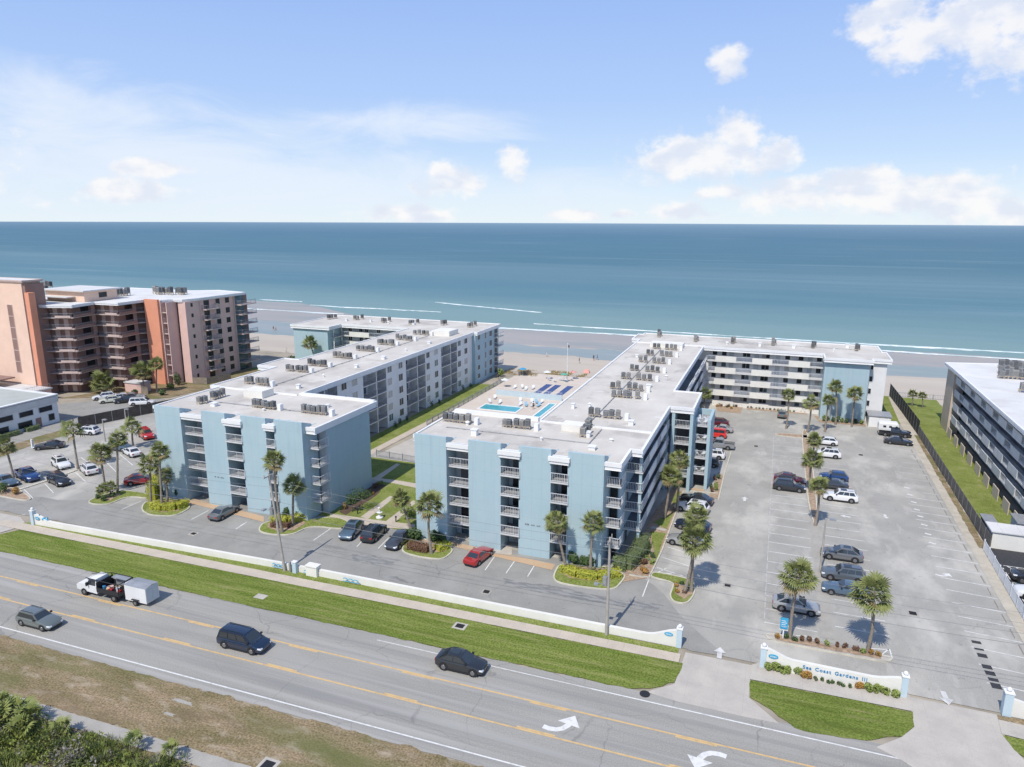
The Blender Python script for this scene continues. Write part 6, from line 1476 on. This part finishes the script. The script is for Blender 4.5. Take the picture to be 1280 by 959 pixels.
# drains, covers
for px,py,w_,l_,mm,lb in [(608,740,.95,.95,'road2','square drain grate in the lane below the red car'),(575,783,1.25,1.05,'conc','square concrete drain with a dark grate in the grass verge'),(909.5,732,.9,.9,'road2','drain grate in the main car park aisle'),(242,667.5,1.0,.9,'conc','drain grate in the lane before the grey sedan'),(1141,767,1.0,1.0,'road2','drain grate right of the entrance palm'),(326,746,1.2,.8,'conc','pale concrete cover slab in the grass verge at left'),(945,558,.9,.9,'road2','drain grate in the far aisle of the car park'),(1076,569,.9,.9,'road2','drain grate right of the white cars'),(335,957,1.3,1.2,'conc','dark grate with a concrete rim at the bottom edge')]:
    x,y=at(px,py); w_*=.55; l_*=.55; r=empty('drain',(x,y,.05),lb,'drain'); m=MB(); m.box(x-w_,y-l_,0.0,x+w_,y+l_,.045 if mm!='road2' else .012); m.build('rim','conc' if mm=='conc' else 'path',r)
    if 'slab' not in lb:
        m=MB(); 
        for i in range(7): m.box(x-w_*.62,y-l_*.58+i*l_*.175,.046,x+w_*.62,y-l_*.50+i*l_*.175,.075)
        m.box(x-w_*.62,y-l_*.6,.046,x+w_*.62,y+l_*.62,.055); m.build('grate','trimb',r)
x,y=at(806,868); m=MB(); m.tube((x,y,.03),(x,y,.07),.45,.45,18); tag(m.build('manhole_cover','trimb'),'round dark manhole cover at the road edge by the entrance','manhole cover')
# wheel stops on the right-hand row
k=0
for i in range(-14,12):
    y=100.4-2.93*i
    if 66<y<140:
        m=MB(); m.add([(25.0,y-.9,0),(25.22,y-.9,0),(25.22,y+.9,0),(25.0,y+.9,0),(25.04,y-.88,.13),(25.18,y-.88,.13),(25.18,y+.88,.13),(25.04,y+.88,.13)],[(0,3,2,1),(4,5,6,7),(0,1,5,4),(1,2,6,5),(2,3,7,6),(3,0,4,7)]); m.v=[v+Vector((-.45,0,0)) for v in m.v]
        tag(m.build('wheel_stop','path'),'grey concrete wheel stop along the right edge of the car park','wheel stop','wheel stops along the right row')
# ---------------------------------------------------------------- fences
def board_fence(name,label,pts,h,m='fence',sp=2.4,cat='fence'):
    r=empty(name,(*pts[0],0),label,cat)
    m1=MB(); 
    for a,b in zip(pts[:-1],pts[1:]): m1.beam((*a,h/2+.04),(*b,h/2+.04),.04,h-.06)
    m1.build('screen',m,r)
    for a,b in zip(pts[:-1],pts[1:]):
        a=Vector(a);b=Vector(b);k=max(1,int((b-a).length/sp))
        for i in range(k): q=a.lerp(b,i/k); mm=MB(); mm.tube((*q,0),(*q,h+.06),.045,.045,6); mm.build('post','steel',r)
    return r
board_fence('screen_fence','long grey mesh fence separating the car park from the lawn on the right',[(27.3,150),(27.3,98)],1.9,'fence2')
board_fence('screen_fence','taller black screened far end of the fence on the right',[(26.4,184),(26.9,168),(27.3,150)],2.9,'fence3')
board_fence('screen_fence','dark fence between the left car park and the high-rise lot',[(-126.3,95.5),(-123.4,104.5),(-118,121),(-112,141)],2.2)
def picket_fence(name,label,pts,h,m='rail',sp=.16,panel=2.4):
    r=empty(name,(*pts[0],0),label,'fence'); a=Vector(pts[0]);b=Vector(pts[-1]); k=int((b-a).length/panel)
    for i in range(k):
        p,q=a.lerp(b,i/k),a.lerp(b,(i+1)/k); mm=MB(); mm.beam((*p,h-.08),(*q,h-.08),.05,.08); mm.beam((*p,.14),(*q,.14),.05,.08)
        n=int(panel/sp)
        for j in range(n): s=p.lerp(q,(j+.5)/n); mm.beam((*s,.1),(*s,h-.1),.03,.06)
        mm.build('picket_panel',m,r); mm=MB(); mm.beam((*p,0),(*p,h+.1),.12,.12); mm.build('post',m,r)
picket_fence('picket_fence','white picket fence beside the dark new asphalt at the right edge',[(26.6,97.5),(26.2,63.5)],1.4)
picket_fence('picket_fence','white picket fence with a gate across the courtyard between the blocks',[(-63,101.6),(-41.8,100.2)],1.2,'raild',.2)
picket_fence('picket_fence','pale fence at the end of the back lawn by the beach',[(27.6,183.5),(38,183.5)],1.1,'raild',.3)
picket_fence('lattice_fence','grey railing fence between the long lawn and the pool deck',[(-63.75,122),(-63.75,165)],1.1,'raild',.3)
board_fence('wood_fence','weathered wooden fence at the corner of the pink end block',[(-134.6,133.5),(-131.2,134.5),(-129.5,141)],1.7,'wood')
# ---------------------------------------------------------------- rooftop condensers
MT['acg2']=mat('beige_condenser_casing',(.42,.40,.36),.6,.3,1.5); MT['acg3']=mat('dark_condenser_casing',(.17,.175,.18),.6,.3,1.5); MT['acd2']=mat('mid_grey_fan_grille',(.20,.20,.20),.6,.3,8.)
def ac_mesh(cm,gm):
    mb=MB(); w_=.36; mb.box(-w_,-w_,.42,w_,w_,1.22,0); mb.box(-w_+.05,-w_-.012,.5,w_-.05,w_+.012,1.14,1); mb.box(-w_-.012,-w_+.05,.5,w_+.012,w_-.05,1.14,1)
    for i in range(4):
        z=.6+i*.15; mb.box(-w_-.02,-w_-.02,z,w_+.02,w_+.02,z+.03,0)
    mb.box(-w_-.02,-w_-.02,1.14,w_+.02,w_+.02,1.24,0); mb.tube((0,0,1.24),(0,0,1.27),.28,.28,14,1)
    mb.beam((-w_-.16,-.28,.34),(w_+.16,-.28,.34),.07,.1,2); mb.beam((-w_-.16,.28,.34),(w_+.16,.28,.34),.07,.1,2)
    for x in(-w_,w_):
        for y in(-.28,.28): mb.box(x-.04,y-.04,0,x+.04,y+.04,.30,2)
    o=mb.build('condenser',[cm,gm,'acp']); me=o.data; bpy.data.objects.remove(o); return me
ACM=[ac_mesh('acg','acd'),ac_mesh('acg2','acd2'),ac_mesh('acg3','acd'),ac_mesh('acg','acd2')]
def ac(x,y,z,label,group,s=1.,rz=0):
    o=bpy.data.objects.new('air_conditioner',random.choice(ACM)); C.objects.link(o); o.location=(x,y,z); o.scale=(s*random.uniform(.92,1.04),s*random.uniform(.92,1.04),s*random.uniform(.95,1.3)); o.rotation_euler=(0,0,rz); return tag(o,label,'air conditioner',group)
def ac_row(zf,lst,label,group,z=RZ+.004,flat=True,s=.88):
    pts=[at(*zf(*q),z+.55) for q in lst]
    if flat: ym=sum(p[1] for p in pts)/len(pts); pts=[(p[0],ym) for p in pts]
    for i,p in enumerate(pts): ac(p[0],p[1],z,label,group,s,rz=random.uniform(-.06,.06))
    if flat:
        x0=min(p[0] for p in pts)-.6; x1=max(p[0] for p in pts)+1.0; y=pts[0][1]
        m=MB(); m.box(x1,y-.35,z,x1+.55,y+.35,z+.95); tag(m.build('roof_vent_box','trim'),'white box vent next to the condensers, '+group.replace('condensers, ',''),'roof vent')
Z85=zoomf(740,400,8.533)
def row(zf,xs,y,*a,**k): ac_row(zf,[(x,y if not isinstance(y,dict) else y[x]) for x in xs],*a,**k)
for i,(xs,y) in enumerate([((660,705,800,850,893),290),((590,635,745,800,845),357),((508,565,665,715,765),430),((415,470,592,650,707),520),((322,380,495,560,625),607),((207,270,400,465,530),715),((222,290,355,400,495),795)]):
    n_=['farthest','second farthest','third farthest','middle','third nearest','second nearest','nearest close-set'][i]
    row(Z85,xs,y,'grey condenser in the %s row on the roof of the long right wing'%n_,'condensers, %s row of the right wing'%n_)
Z4=zoomf(500,400,3.7618)
row(Z4,(892,925,968,998,1030),443,'grey condenser in the row behind the white roof line of the right block','condensers behind the roof line, right block')
row(Z4,(205,235,265,297,330),464,'grey condenser in the left row over the front of the right block','condensers, left front row, right block')
row(Z4,(487,507,548,577,608),490,'grey condenser in the middle row over the front of the right block','condensers, middle front row, right block')
ac_row(Z4,[(882,492),(874,508),(890,485),(866,522),(884,515),(860,532)],'grey condenser in the tight cluster beside the white roof step of the right block','condensers in the tight cluster',flat=False,s=.9)
Z5=zoomf(740,400,3.7618)
for i,(x,y) in enumerate([(318,66),(490,88),(665,97),(855,105),(1043,117),(1248,130)]):
    n_=['leftmost','second','third','fourth','fifth','rightmost'][i]
    ac_row(Z5,[(x-4,y+5),(x+4,y),(x-3,y-6)][:3],'grey condenser in the %s cluster from left, rear roof of the right block'%n_,'condensers, %s rear cluster right'%n_,flat=False,s=.9)
Z7=zoomf(230,440,7.53)
ac_row(Z7,[(145,458),(195,450)],'grey condenser of the pair at the left front corner of the left block roof','condensers, left pair, left block',flat=False,s=.9)
ac_row(Z7,[(275,418),(318,405),(362,392)],'grey condenser of the three set behind the left front pair on the left block roof','condensers, left three, left block',flat=False,s=.9)
row(Z7,(563,612,700,755,803),280,'grey condenser in the row left of the white penthouse on the left block','condensers by the penthouse, left block')
row(Z7,(640,695,755,805,865),498,'grey condenser in the centre front row on the left block','condensers, centre front row, left block')
Z0=zoomf(330,490,5.05)
row(Z0,(235,277,315,358,398),116,'grey condenser in the right front row on the left block','condensers, right front row, left block')
row(Z7,(955,1000,1075,1120,1170),160,'grey condenser in the first row behind the penthouse on the left wing','condensers, first row, left wing')
Z37=zoomf(370,380,8.533)
for i,(xs,y) in enumerate([((125,175,240,280,325),635),((395,450,495,545,595),550),((640,700,750,795,835),478),((870,905,955,1015,1045),412),((1065,1105,1160,1195,1235),362)]):
    n_=['second','third','fourth','fifth','sixth'][i]; row(Z37,xs,y,'grey condenser in the %s row behind the penthouse on the left wing'%n_,'condensers, %s row, left wing'%n_)
Z3=zoomf(340,370,3.7618)
row(Z3,(665,690,715,735),173,'grey condenser in the last row by the far penthouse of the left wing','condensers, last row, left wing')
for i,l in enumerate([[(265,102),(280,100),(298,97)],[(390,104),(402,104),(424,100)],[(520,118),(532,117),(552,112)],[(650,125),(662,124),(685,119)],[(800,129),(815,127)],[(925,139),(938,138),(955,132)]]):
    n_=['leftmost','second','third','fourth','fifth','rightmost'][i]; ac_row(Z3,l,'grey condenser in the %s cluster from left, sea side roof, left block'%n_,'condensers, %s rear cluster left'%n_,flat=False,s=.9)
Z6=zoomf(940,400,3.7618)
for r_,(y0,lb) in enumerate([(216,'back'),(242,'middle'),(262,'front')]):
    for i in range(6): p=at(*Z6(1172+i*21,y0+i*1.2),HB+.5); ac(p[0],p[1],HB,'grey condenser in the %s row on the white roof of the right neighbour'%lb,'condensers, %s row, right neighbour'%lb,1.15)
p=at(1279,487,HB+.5); ac(p[0],p[1],HB,'single grey condenser at the right edge on the neighbour roof','single condenser on the neighbour',1.3)
Z1=zoomf(0,330,3.7618)
for i,(x,y) in enumerate([(530,142),(548,145),(566,144),(584,143),(600,140),(732,134),(748,137),(764,136),(785,135),(803,138),(838,135),(852,138),(868,135)]):
    p=at(*Z1(x,y),HP+.6); ac(p[0],p[1],HP+.15,'dark condenser in the rows on the high-rise roof above the galleries' if i<5 else 'dark condenser in the row on the high-rise roof above the stair fin','condensers on the high-rise roof, '+('left' if i<5 else 'right'),1.35)
for i,(x,y) in enumerate([(215,100),(235,105),(215,125),(245,148),(265,150),(285,150),(325,152),(345,152),(365,150)]):
    p=at(*Z1(x,y),HP+.6); ac(p[0],p[1],HP+.15,'dark condenser beside the lift tower on the high-rise roof','condensers by the lift tower',1.35)
# conduits and walkway pads on the roofs
def conduit(pts,label):
    m=MB()
    for a,b in zip(pts[:-1],pts[1:]):
        m.tube((*a,RZ+.12),(*b,RZ+.12),.05,.05,6); L=(Vector(b)-Vector(a)).length
        for i in range(int(L/2.5)+1): q=Vector(a).lerp(Vector(b),min(1,i*2.5/L)); m.box(q.x-.12,q.y-.12,RZ+.003,q.x+.12,q.y+.12,RZ+.1)
    tag(m.build('roof_conduit','steel'),label,'roof pipe')
conduit([(-40,82.3),(-20.5,82.3),(-20.5,88.8)],'grey pipe run crossing the front roof of the right block')
conduit([(-22.8,91),(-22.8,152)],'long grey pipe run along the middle of the right wing roof')
conduit([(-80,81.8),(-62,81.8)],'grey pipe run crossing the front roof of the left block')
conduit([(-77.5,91.5),(-77.5,150)],'long grey pipe run along the middle of the left wing roof')
conduit([(-12,167.5),(17,167.5)],'grey pipe run on the rear wing roof of the right block')
# small roof vents
rv=random.Random(5)
VP=[(-38,84.5),(-35.2,80.5),(-31.8,86.2),(-26.5,81.5),(-21.5,85.2),(-19.6,80.3),(-18.2,84.4),(-17.3,92.5),(-20.2,95),(-25.0,100),(-22,108),(-19,116),(-17.5,125),(-27,98),(-26,142),(-10,165),(-3,164.5),(4,165),(12,164),(15,170),(-77,80),(-68.5,80.5),(-61,85.5),(-72.5,94),(-74,103),(-73,112),(-72.5,121),(-73,131),(-72.6,141),(-90,166),(-97,165),(-103,166),(-110,165),(-81,82.5)]
for i,(x,y) in enumerate(VP):
    w_=rv.uniform(.22,.42); h=rv.uniform(.35,.8); m=MB(); 
    if i%3: m.box(x-w_,y-w_,RZ,x+w_,y+w_,RZ+h); m.box(x-w_-.08,y-w_-.08,RZ+h,x+w_+.08,y+w_+.08,RZ+h+.08)
    else: m.tube((x,y,RZ),(x,y,RZ+h*.6),w_*.6,w_*.6,10); m.tube((x,y,RZ+h*.6),(x,y,RZ+h*.8),w_,w_*.5,10)
    tag(m.build('roof_vent','trim'),'small white vent on the roof of the '+('right' if x>-45 else 'left')+' blue block','roof vent','small vents on the '+('right' if x>-45 else 'left')+' block roof')
# ---------------------------------------------------------------- pools and beach
def pool(x0,y0,x1,y1,label):
    r=empty('swimming_pool',((x0+x1)/2,(y0+y1)/2,0),label,'swimming pool'); m=MB()
    for b in [(x0-.35,y0-.35,x1+.35,y0),(x0-.35,y1,x1+.35,y1+.35),(x0-.35,y0,x0,y1),(x1,y0,x1+.35,y1)]: m.box(b[0],b[1],.02,b[2],b[3],.14)
    m.build('coping','trim',r); m=MB(); m.poly([(x0,y0),(x1,y0),(x1,y1),(x0,y1)],.06); m.build('water','poolw',r)
MT['poolw']=overlay(mat('pool_water',(.05,.33,.38),.08,col2=(.08,.40,.44),scale=.8,bump=.25,bscale=3,spec=.5),(.12,.46,.50),.6,.5,.7,.5)
pool(-59.0,137.4,-50.6,141.6,'turquoise rectangular swimming pool on the deck behind the right block')
pool(-45.9,128,-44.6,147.2,'long narrow turquoise pool beside the roof edge of the right wing')
m=MB(); m.box(-45.6,131.5,0,-42.8,152.5,.05)
r=empty('pool_wall',(-59.4,149,0),'pale blue low wall with railing crossing the pool deck','wall'); k=MB(); k.box(-60.2,150.6,0,-44.2,150.85,1.25); k.build('wall_face','paleblue',r); railing(r,[(-60.2,150.7),(-44.2,150.7)],1.25,.6,.4)
for i,(a,lb) in enumerate([((-52.7,-51.1),'left'),((-50.4,-48.8),'middle'),((-47.2,-45.6),'right')]):
    mb=MB(); mb.box(a[0],152.4,.02,a[1],165.6,.045); o=mb.build('game_court','cblue'); tag(o,'%s of the three dark blue painted game lanes on the beach deck'%lb,'game court')
MT['canopyb']=mat('pale_blue_fabric',(.25,.45,.60),.8,.1,2.)
def lounger(label,group):
    r=empty('sun_lounger',(0,0,0),label,'sun lounger',group); m=MB(); m.box(-.26,-.85,.25,.26,.3,.32); m.add([(-.3,.3,.28),(.3,.3,.28),(.3,.9,.72),(-.3,.9,.72),(-.3,.28,.34),(.3,.28,.34),(.3,.88,.78),(-.3,.88,.78)],[(0,3,2,1),(4,5,6,7),(0,1,5,4),(1,2,6,5),(2,3,7,6),(3,0,4,7)]); m.build('bed','rail',r)
    for x in(-.25,.25):
        for y in(-.8,.25): m=MB(); m.beam((x,y,0),(x,y,.25),.04); m.build('leg','raild',r)
    return r
def dummy(): pass
LG=lounger('white sun lounger in the rows between the pool and the pale blue wall','sun loungers by the pool'); first=True
lp=[(x,y) for y in (143.4,146.8) for x in [-59+i*1.25 for i in range(10)] if not (y>145 and -54.2<x<-53.0) and rv.random()<.62]+[(-58.5+i*1.5,158+1.2*(i%2)) for i in range(4)]
LB=lounger('pale blue sun lounger in the rows between the pool and the pale blue wall','blue sun loungers by the pool'); LB.children[0].data=LB.children[0].data.copy(); LB.children[0].data.materials[0]=MT['canopyb']; LB.location=(-47.6,144.0,.02)
for i,(x,y) in enumerate(lp):
    if i%5==3 and y<155:
        o=copy_tree(LB); o.location=(x,y,.02); o.rotation_euler=(0,0,.4); continue
    o=LG if i==0 else copy_tree(LG); o.location=(x+rv.uniform(-.2,.2),y+rv.uniform(-.3,.3),.02); o.rotation_euler=(0,0,rv.uniform(-.35,.35)+.3)
    if y>155: o['label']='white sun lounger on the deck between the pale blue wall and the beach'; o['group']='sun loungers near the beach'
def umbrella(x,y,m,label,h=2.3,r_=1.05):
    r=empty('parasol',(x,y,0),label,'parasol'); k=MB(); k.tube((x,y,0),(x,y,h+.1),.03,.03,6); k.build('pole','rail',r); k=MB(); n=8
    p=[(x+r_*math.cos(2*math.pi*i/n),y+r_*math.sin(2*math.pi*i/n),h-.45) for i in range(n)]+[(x,y,h)]; k.add(p,[(i,(i+1)%n,n) for i in range(n)]+[((i+1)%n,i,n) for i in range(n)][:0]); k.build('canopy',m,r)
MT['umr']=mat('coral_canopy',(.66,.33,.27),.8,.1,2.); MT['umg']=mat('green_canopy',(.12,.38,.28),.8,.1,2.); MT['umb']=mat('blue_canopy',(.05,.32,.55),.8,.1,2.); MT['umw']=mat('pale_canopy',(.70,.72,.72),.8,.1,2.)
a=at(716,474); umbrella(*a,'umr','coral red parasol at the right of the beach deck'); a=at(705,477); umbrella(*a,'umg','green parasol beside the coral red one'); a=at(653.5,470); umbrella(*a,'umb','blue parasol at the beach end of the left deck edge'); a=at(631,484); umbrella(*a,'umw','white parasol at the left of the beach deck'); a=at(684,474); umbrella(*a,'umw','white parasol left of the flagpole')
x,y=at(708.7,477); r=empty('flagpole',(x,y,0),'tall white flagpole on the beach deck','flagpole'); k=MB(); k.tube((x,y,0),(x,y,9.6),.11,.06,8); k.ball((x,y,9.7),.14,0,8,5); k.build('pole','trim',r); k=MB(); k.quad((x,y,9.5),(x+.5,y+.2,9.3),(x+.45,y+.15,8.7),(x,y,8.8)); k.quad((x,y,8.8),(x+.45,y+.15,8.7),(x+.5,y+.2,9.3),(x,y,9.5)); k.build('flag','greyd',r)
def table_set(x,y,label,group=None):
    r=empty('patio_table',(x,y,0),label,'table',group); k=MB(); k.tube((x,y,.70),(x,y,.74),.5,.5,12); k.build('table_top','rail',r); k=MB(); k.tube((x,y,0),(x,y,.7),.04,.04,6); k.tube((x,y,0),(x,y,.04),.25,.25,8); k.build('pedestal','rail',r)
for i in range(5): a=at(686+i*7,476+ (i%2)*2); table_set(a[0],a[1],'small white table on the beach deck near the flagpole','tables near the flagpole')
def chair(x,y,z,rz,label,group):
    r=empty('patio_chair',(x,y,z),label,'chair',group); r.rotation_euler=(0,0,rz)
    for nm,b in (('seat',(-.25,-.25,.40,.25,.25,.45)),('backrest',(-.25,.2,.45,.25,.25,.95))): k=MB(); k.box(*b); o=k.build(nm,'rail'); o.parent=r
    for a_ in(-.22,.22):
        for b_ in(-.22,.22): k=MB(); k.beam((a_,b_,0),(a_,b_,.4),.04); o=k.build('leg','rail'); o.parent=r
for j,z in enumerate(FLOORS):
    lb='white chair on the %s balcony of the stair tower'%['lowest','second','third','top'][j]
    chair(-9.8,106.9,z,.6,lb,'chairs on the %s tower balcony'%['lowest','second','third','top'][j]); chair(-8.8,107.0,z,-.5,lb,'chairs on the %s tower balcony'%['lowest','second','third','top'][j])
for i in range(3): chair(-9.9+i*.75,108.6+.8*(i%2),10.09,i*1.2,'white chair on the open roof terrace of the stair tower','chairs on the roof terrace')
# beachgoers
MT['skin']=mat('skin',(.42,.25,.17),.7); CL_=[mat('swimwear_blue',(.05,.1,.35),.8),mat('swimwear_red',(.5,.05,.05),.8),mat('shirt_white',(.7,.7,.7),.8),mat('shirt_dark',(.04,.04,.05),.8)]; MT['hair']=mat('hair',(.05,.03,.02),.8)
def person(x,y,z,ci,pose,label,rz=0,s=1.):
    me=bpy.data.meshes.new('person'); st=.35 if pose=='walk' else .08
    V=[(0,0,.95),(0,0,1.2),(0,.0,1.42),(0,0,1.52),(0,.02,1.66),(.10,0,.9),(.12,st*.5,.5),(.12,st*.2,.06),(-.10,0,.9),(-.12,-st*.5,.5),(-.12,-st,.07),(.19,0,1.40),(.26,.05,1.12),(.27,.15,.88),(-.19,0,1.40),(-.26,-.05,1.12),(-.27,.05,.86),(.12,st*.2+.14,.03),(-.12,-st+.14,.03),(0,.02,1.73)]
    Ed=[(0,1),(1,2),(2,3),(3,4),(4,19),(0,5),(5,6),(6,7),(0,8),(8,9),(9,10),(2,11),(11,12),(12,13),(2,14),(14,15),(15,16),(7,17),(10,18)]
    me.from_pydata([(a*s,b*s,c*s) for a,b,c in V],Ed,[]); o=bpy.data.objects.new('person',me); C.objects.link(o)
    md=o.modifiers.new('skin','SKIN'); rad=[.14,.13,.14,.055,.095,.10,.07,.045,.10,.07,.045,.06,.045,.03,.06,.045,.03,.035,.035,.08]
    for v,q in zip(me.skin_vertices[0].data,rad): v.radius=(q*s,q*s*.85)
    me.skin_vertices[0].data[0].use_root=True
    sb=o.modifiers.new('sub','SUBSURF'); sb.levels=1; sb.render_levels=1
    bpy.context.view_layer.update(); m2=bpy.data.meshes.new_from_object(o.evaluated_get(bpy.context.evaluated_depsgraph_get())); bpy.data.objects.remove(o)
    m2.materials.clear(); m2.materials.append(MT['skin']); m2.materials.append(CL_[ci]); m2.materials.append(MT['hair'])
    for f in m2.polygons:
        zc=f.center.z/s; f.use_smooth=True; f.material_index=2 if zc>1.68 else (1 if (.62<zc<1.42 and abs(f.center.x)<.24*s and ci!=1) or .75<zc<1.0 else 0)
    q=bpy.data.objects.new('person',m2); C.objects.link(q); q.location=(x,y,z); q.rotation_euler=(0,0,rz); return tag(q,label,'person')
for px,py,ci,ps_,lb in [(342,413,3,'walk','person in dark clothes walking on the wet beach, left of two'),(345,414,1,'walk','person in red swimwear walking on the wet beach beside the dark one'),(373,419,3,'walk','person standing near the water close to the left rear wing'),(358,441,2,'stand','person in a white shirt on the dry sand behind the high-rise'),(683.5,446,2,'stand','person in white at the edge of the tidal pool beyond the pool deck'),(742,450.5,3,'walk','person in dark clothes by the water, left of two, beyond the roof edge'),(746.5,450,0,'walk','person in blue swimwear by the water, right of two, beyond the roof edge'),(724,454,3,'stand','person in dark clothes alone on the sand below the tidal pool'),(666.5,512,3,'stand','person in dark clothes standing beside the rectangular pool'),(623,474.5,3,'stand','person on the walk near the beach corner of the left block')]:
    x,y=at(px,py); person(x,y,0,ci,ps_,lb,rz=px,s=1.)
a=at(733,466); m=empty('beach_tent',(*a,0),'small red beach tent on the sand right of the flagpole','tent'); k=MB(); k.add([(a[0]-.9,a[1]-.7,0),(a[0]+.9,a[1]-.7,0),(a[0]+.9,a[1]+.7,0),(a[0]-.9,a[1]+.7,0),(a[0]-.45,a[1]+.2,.95),(a[0]+.5,a[1]+.2,.95)],[(0,1,5,4),(2,3,4,5),(0,4,3),(1,2,5)]); k.build('canopy','umr',m)
board_fence('wood_fence','tan wooden sand fence where the deck meets the beach',[at(648,470),at(661,467.5),at(664,469)],1.1,'wood')
# beach terrace tables by the high-rise are too small to tell apart: one pale terrace slab
sheet('beach_terrace',[(-134,158),(-118,160),(-118,167),(-134,166)],.05,'conc')
# tidy: repeated kinds of the setting
bpy.context.view_layer.update()
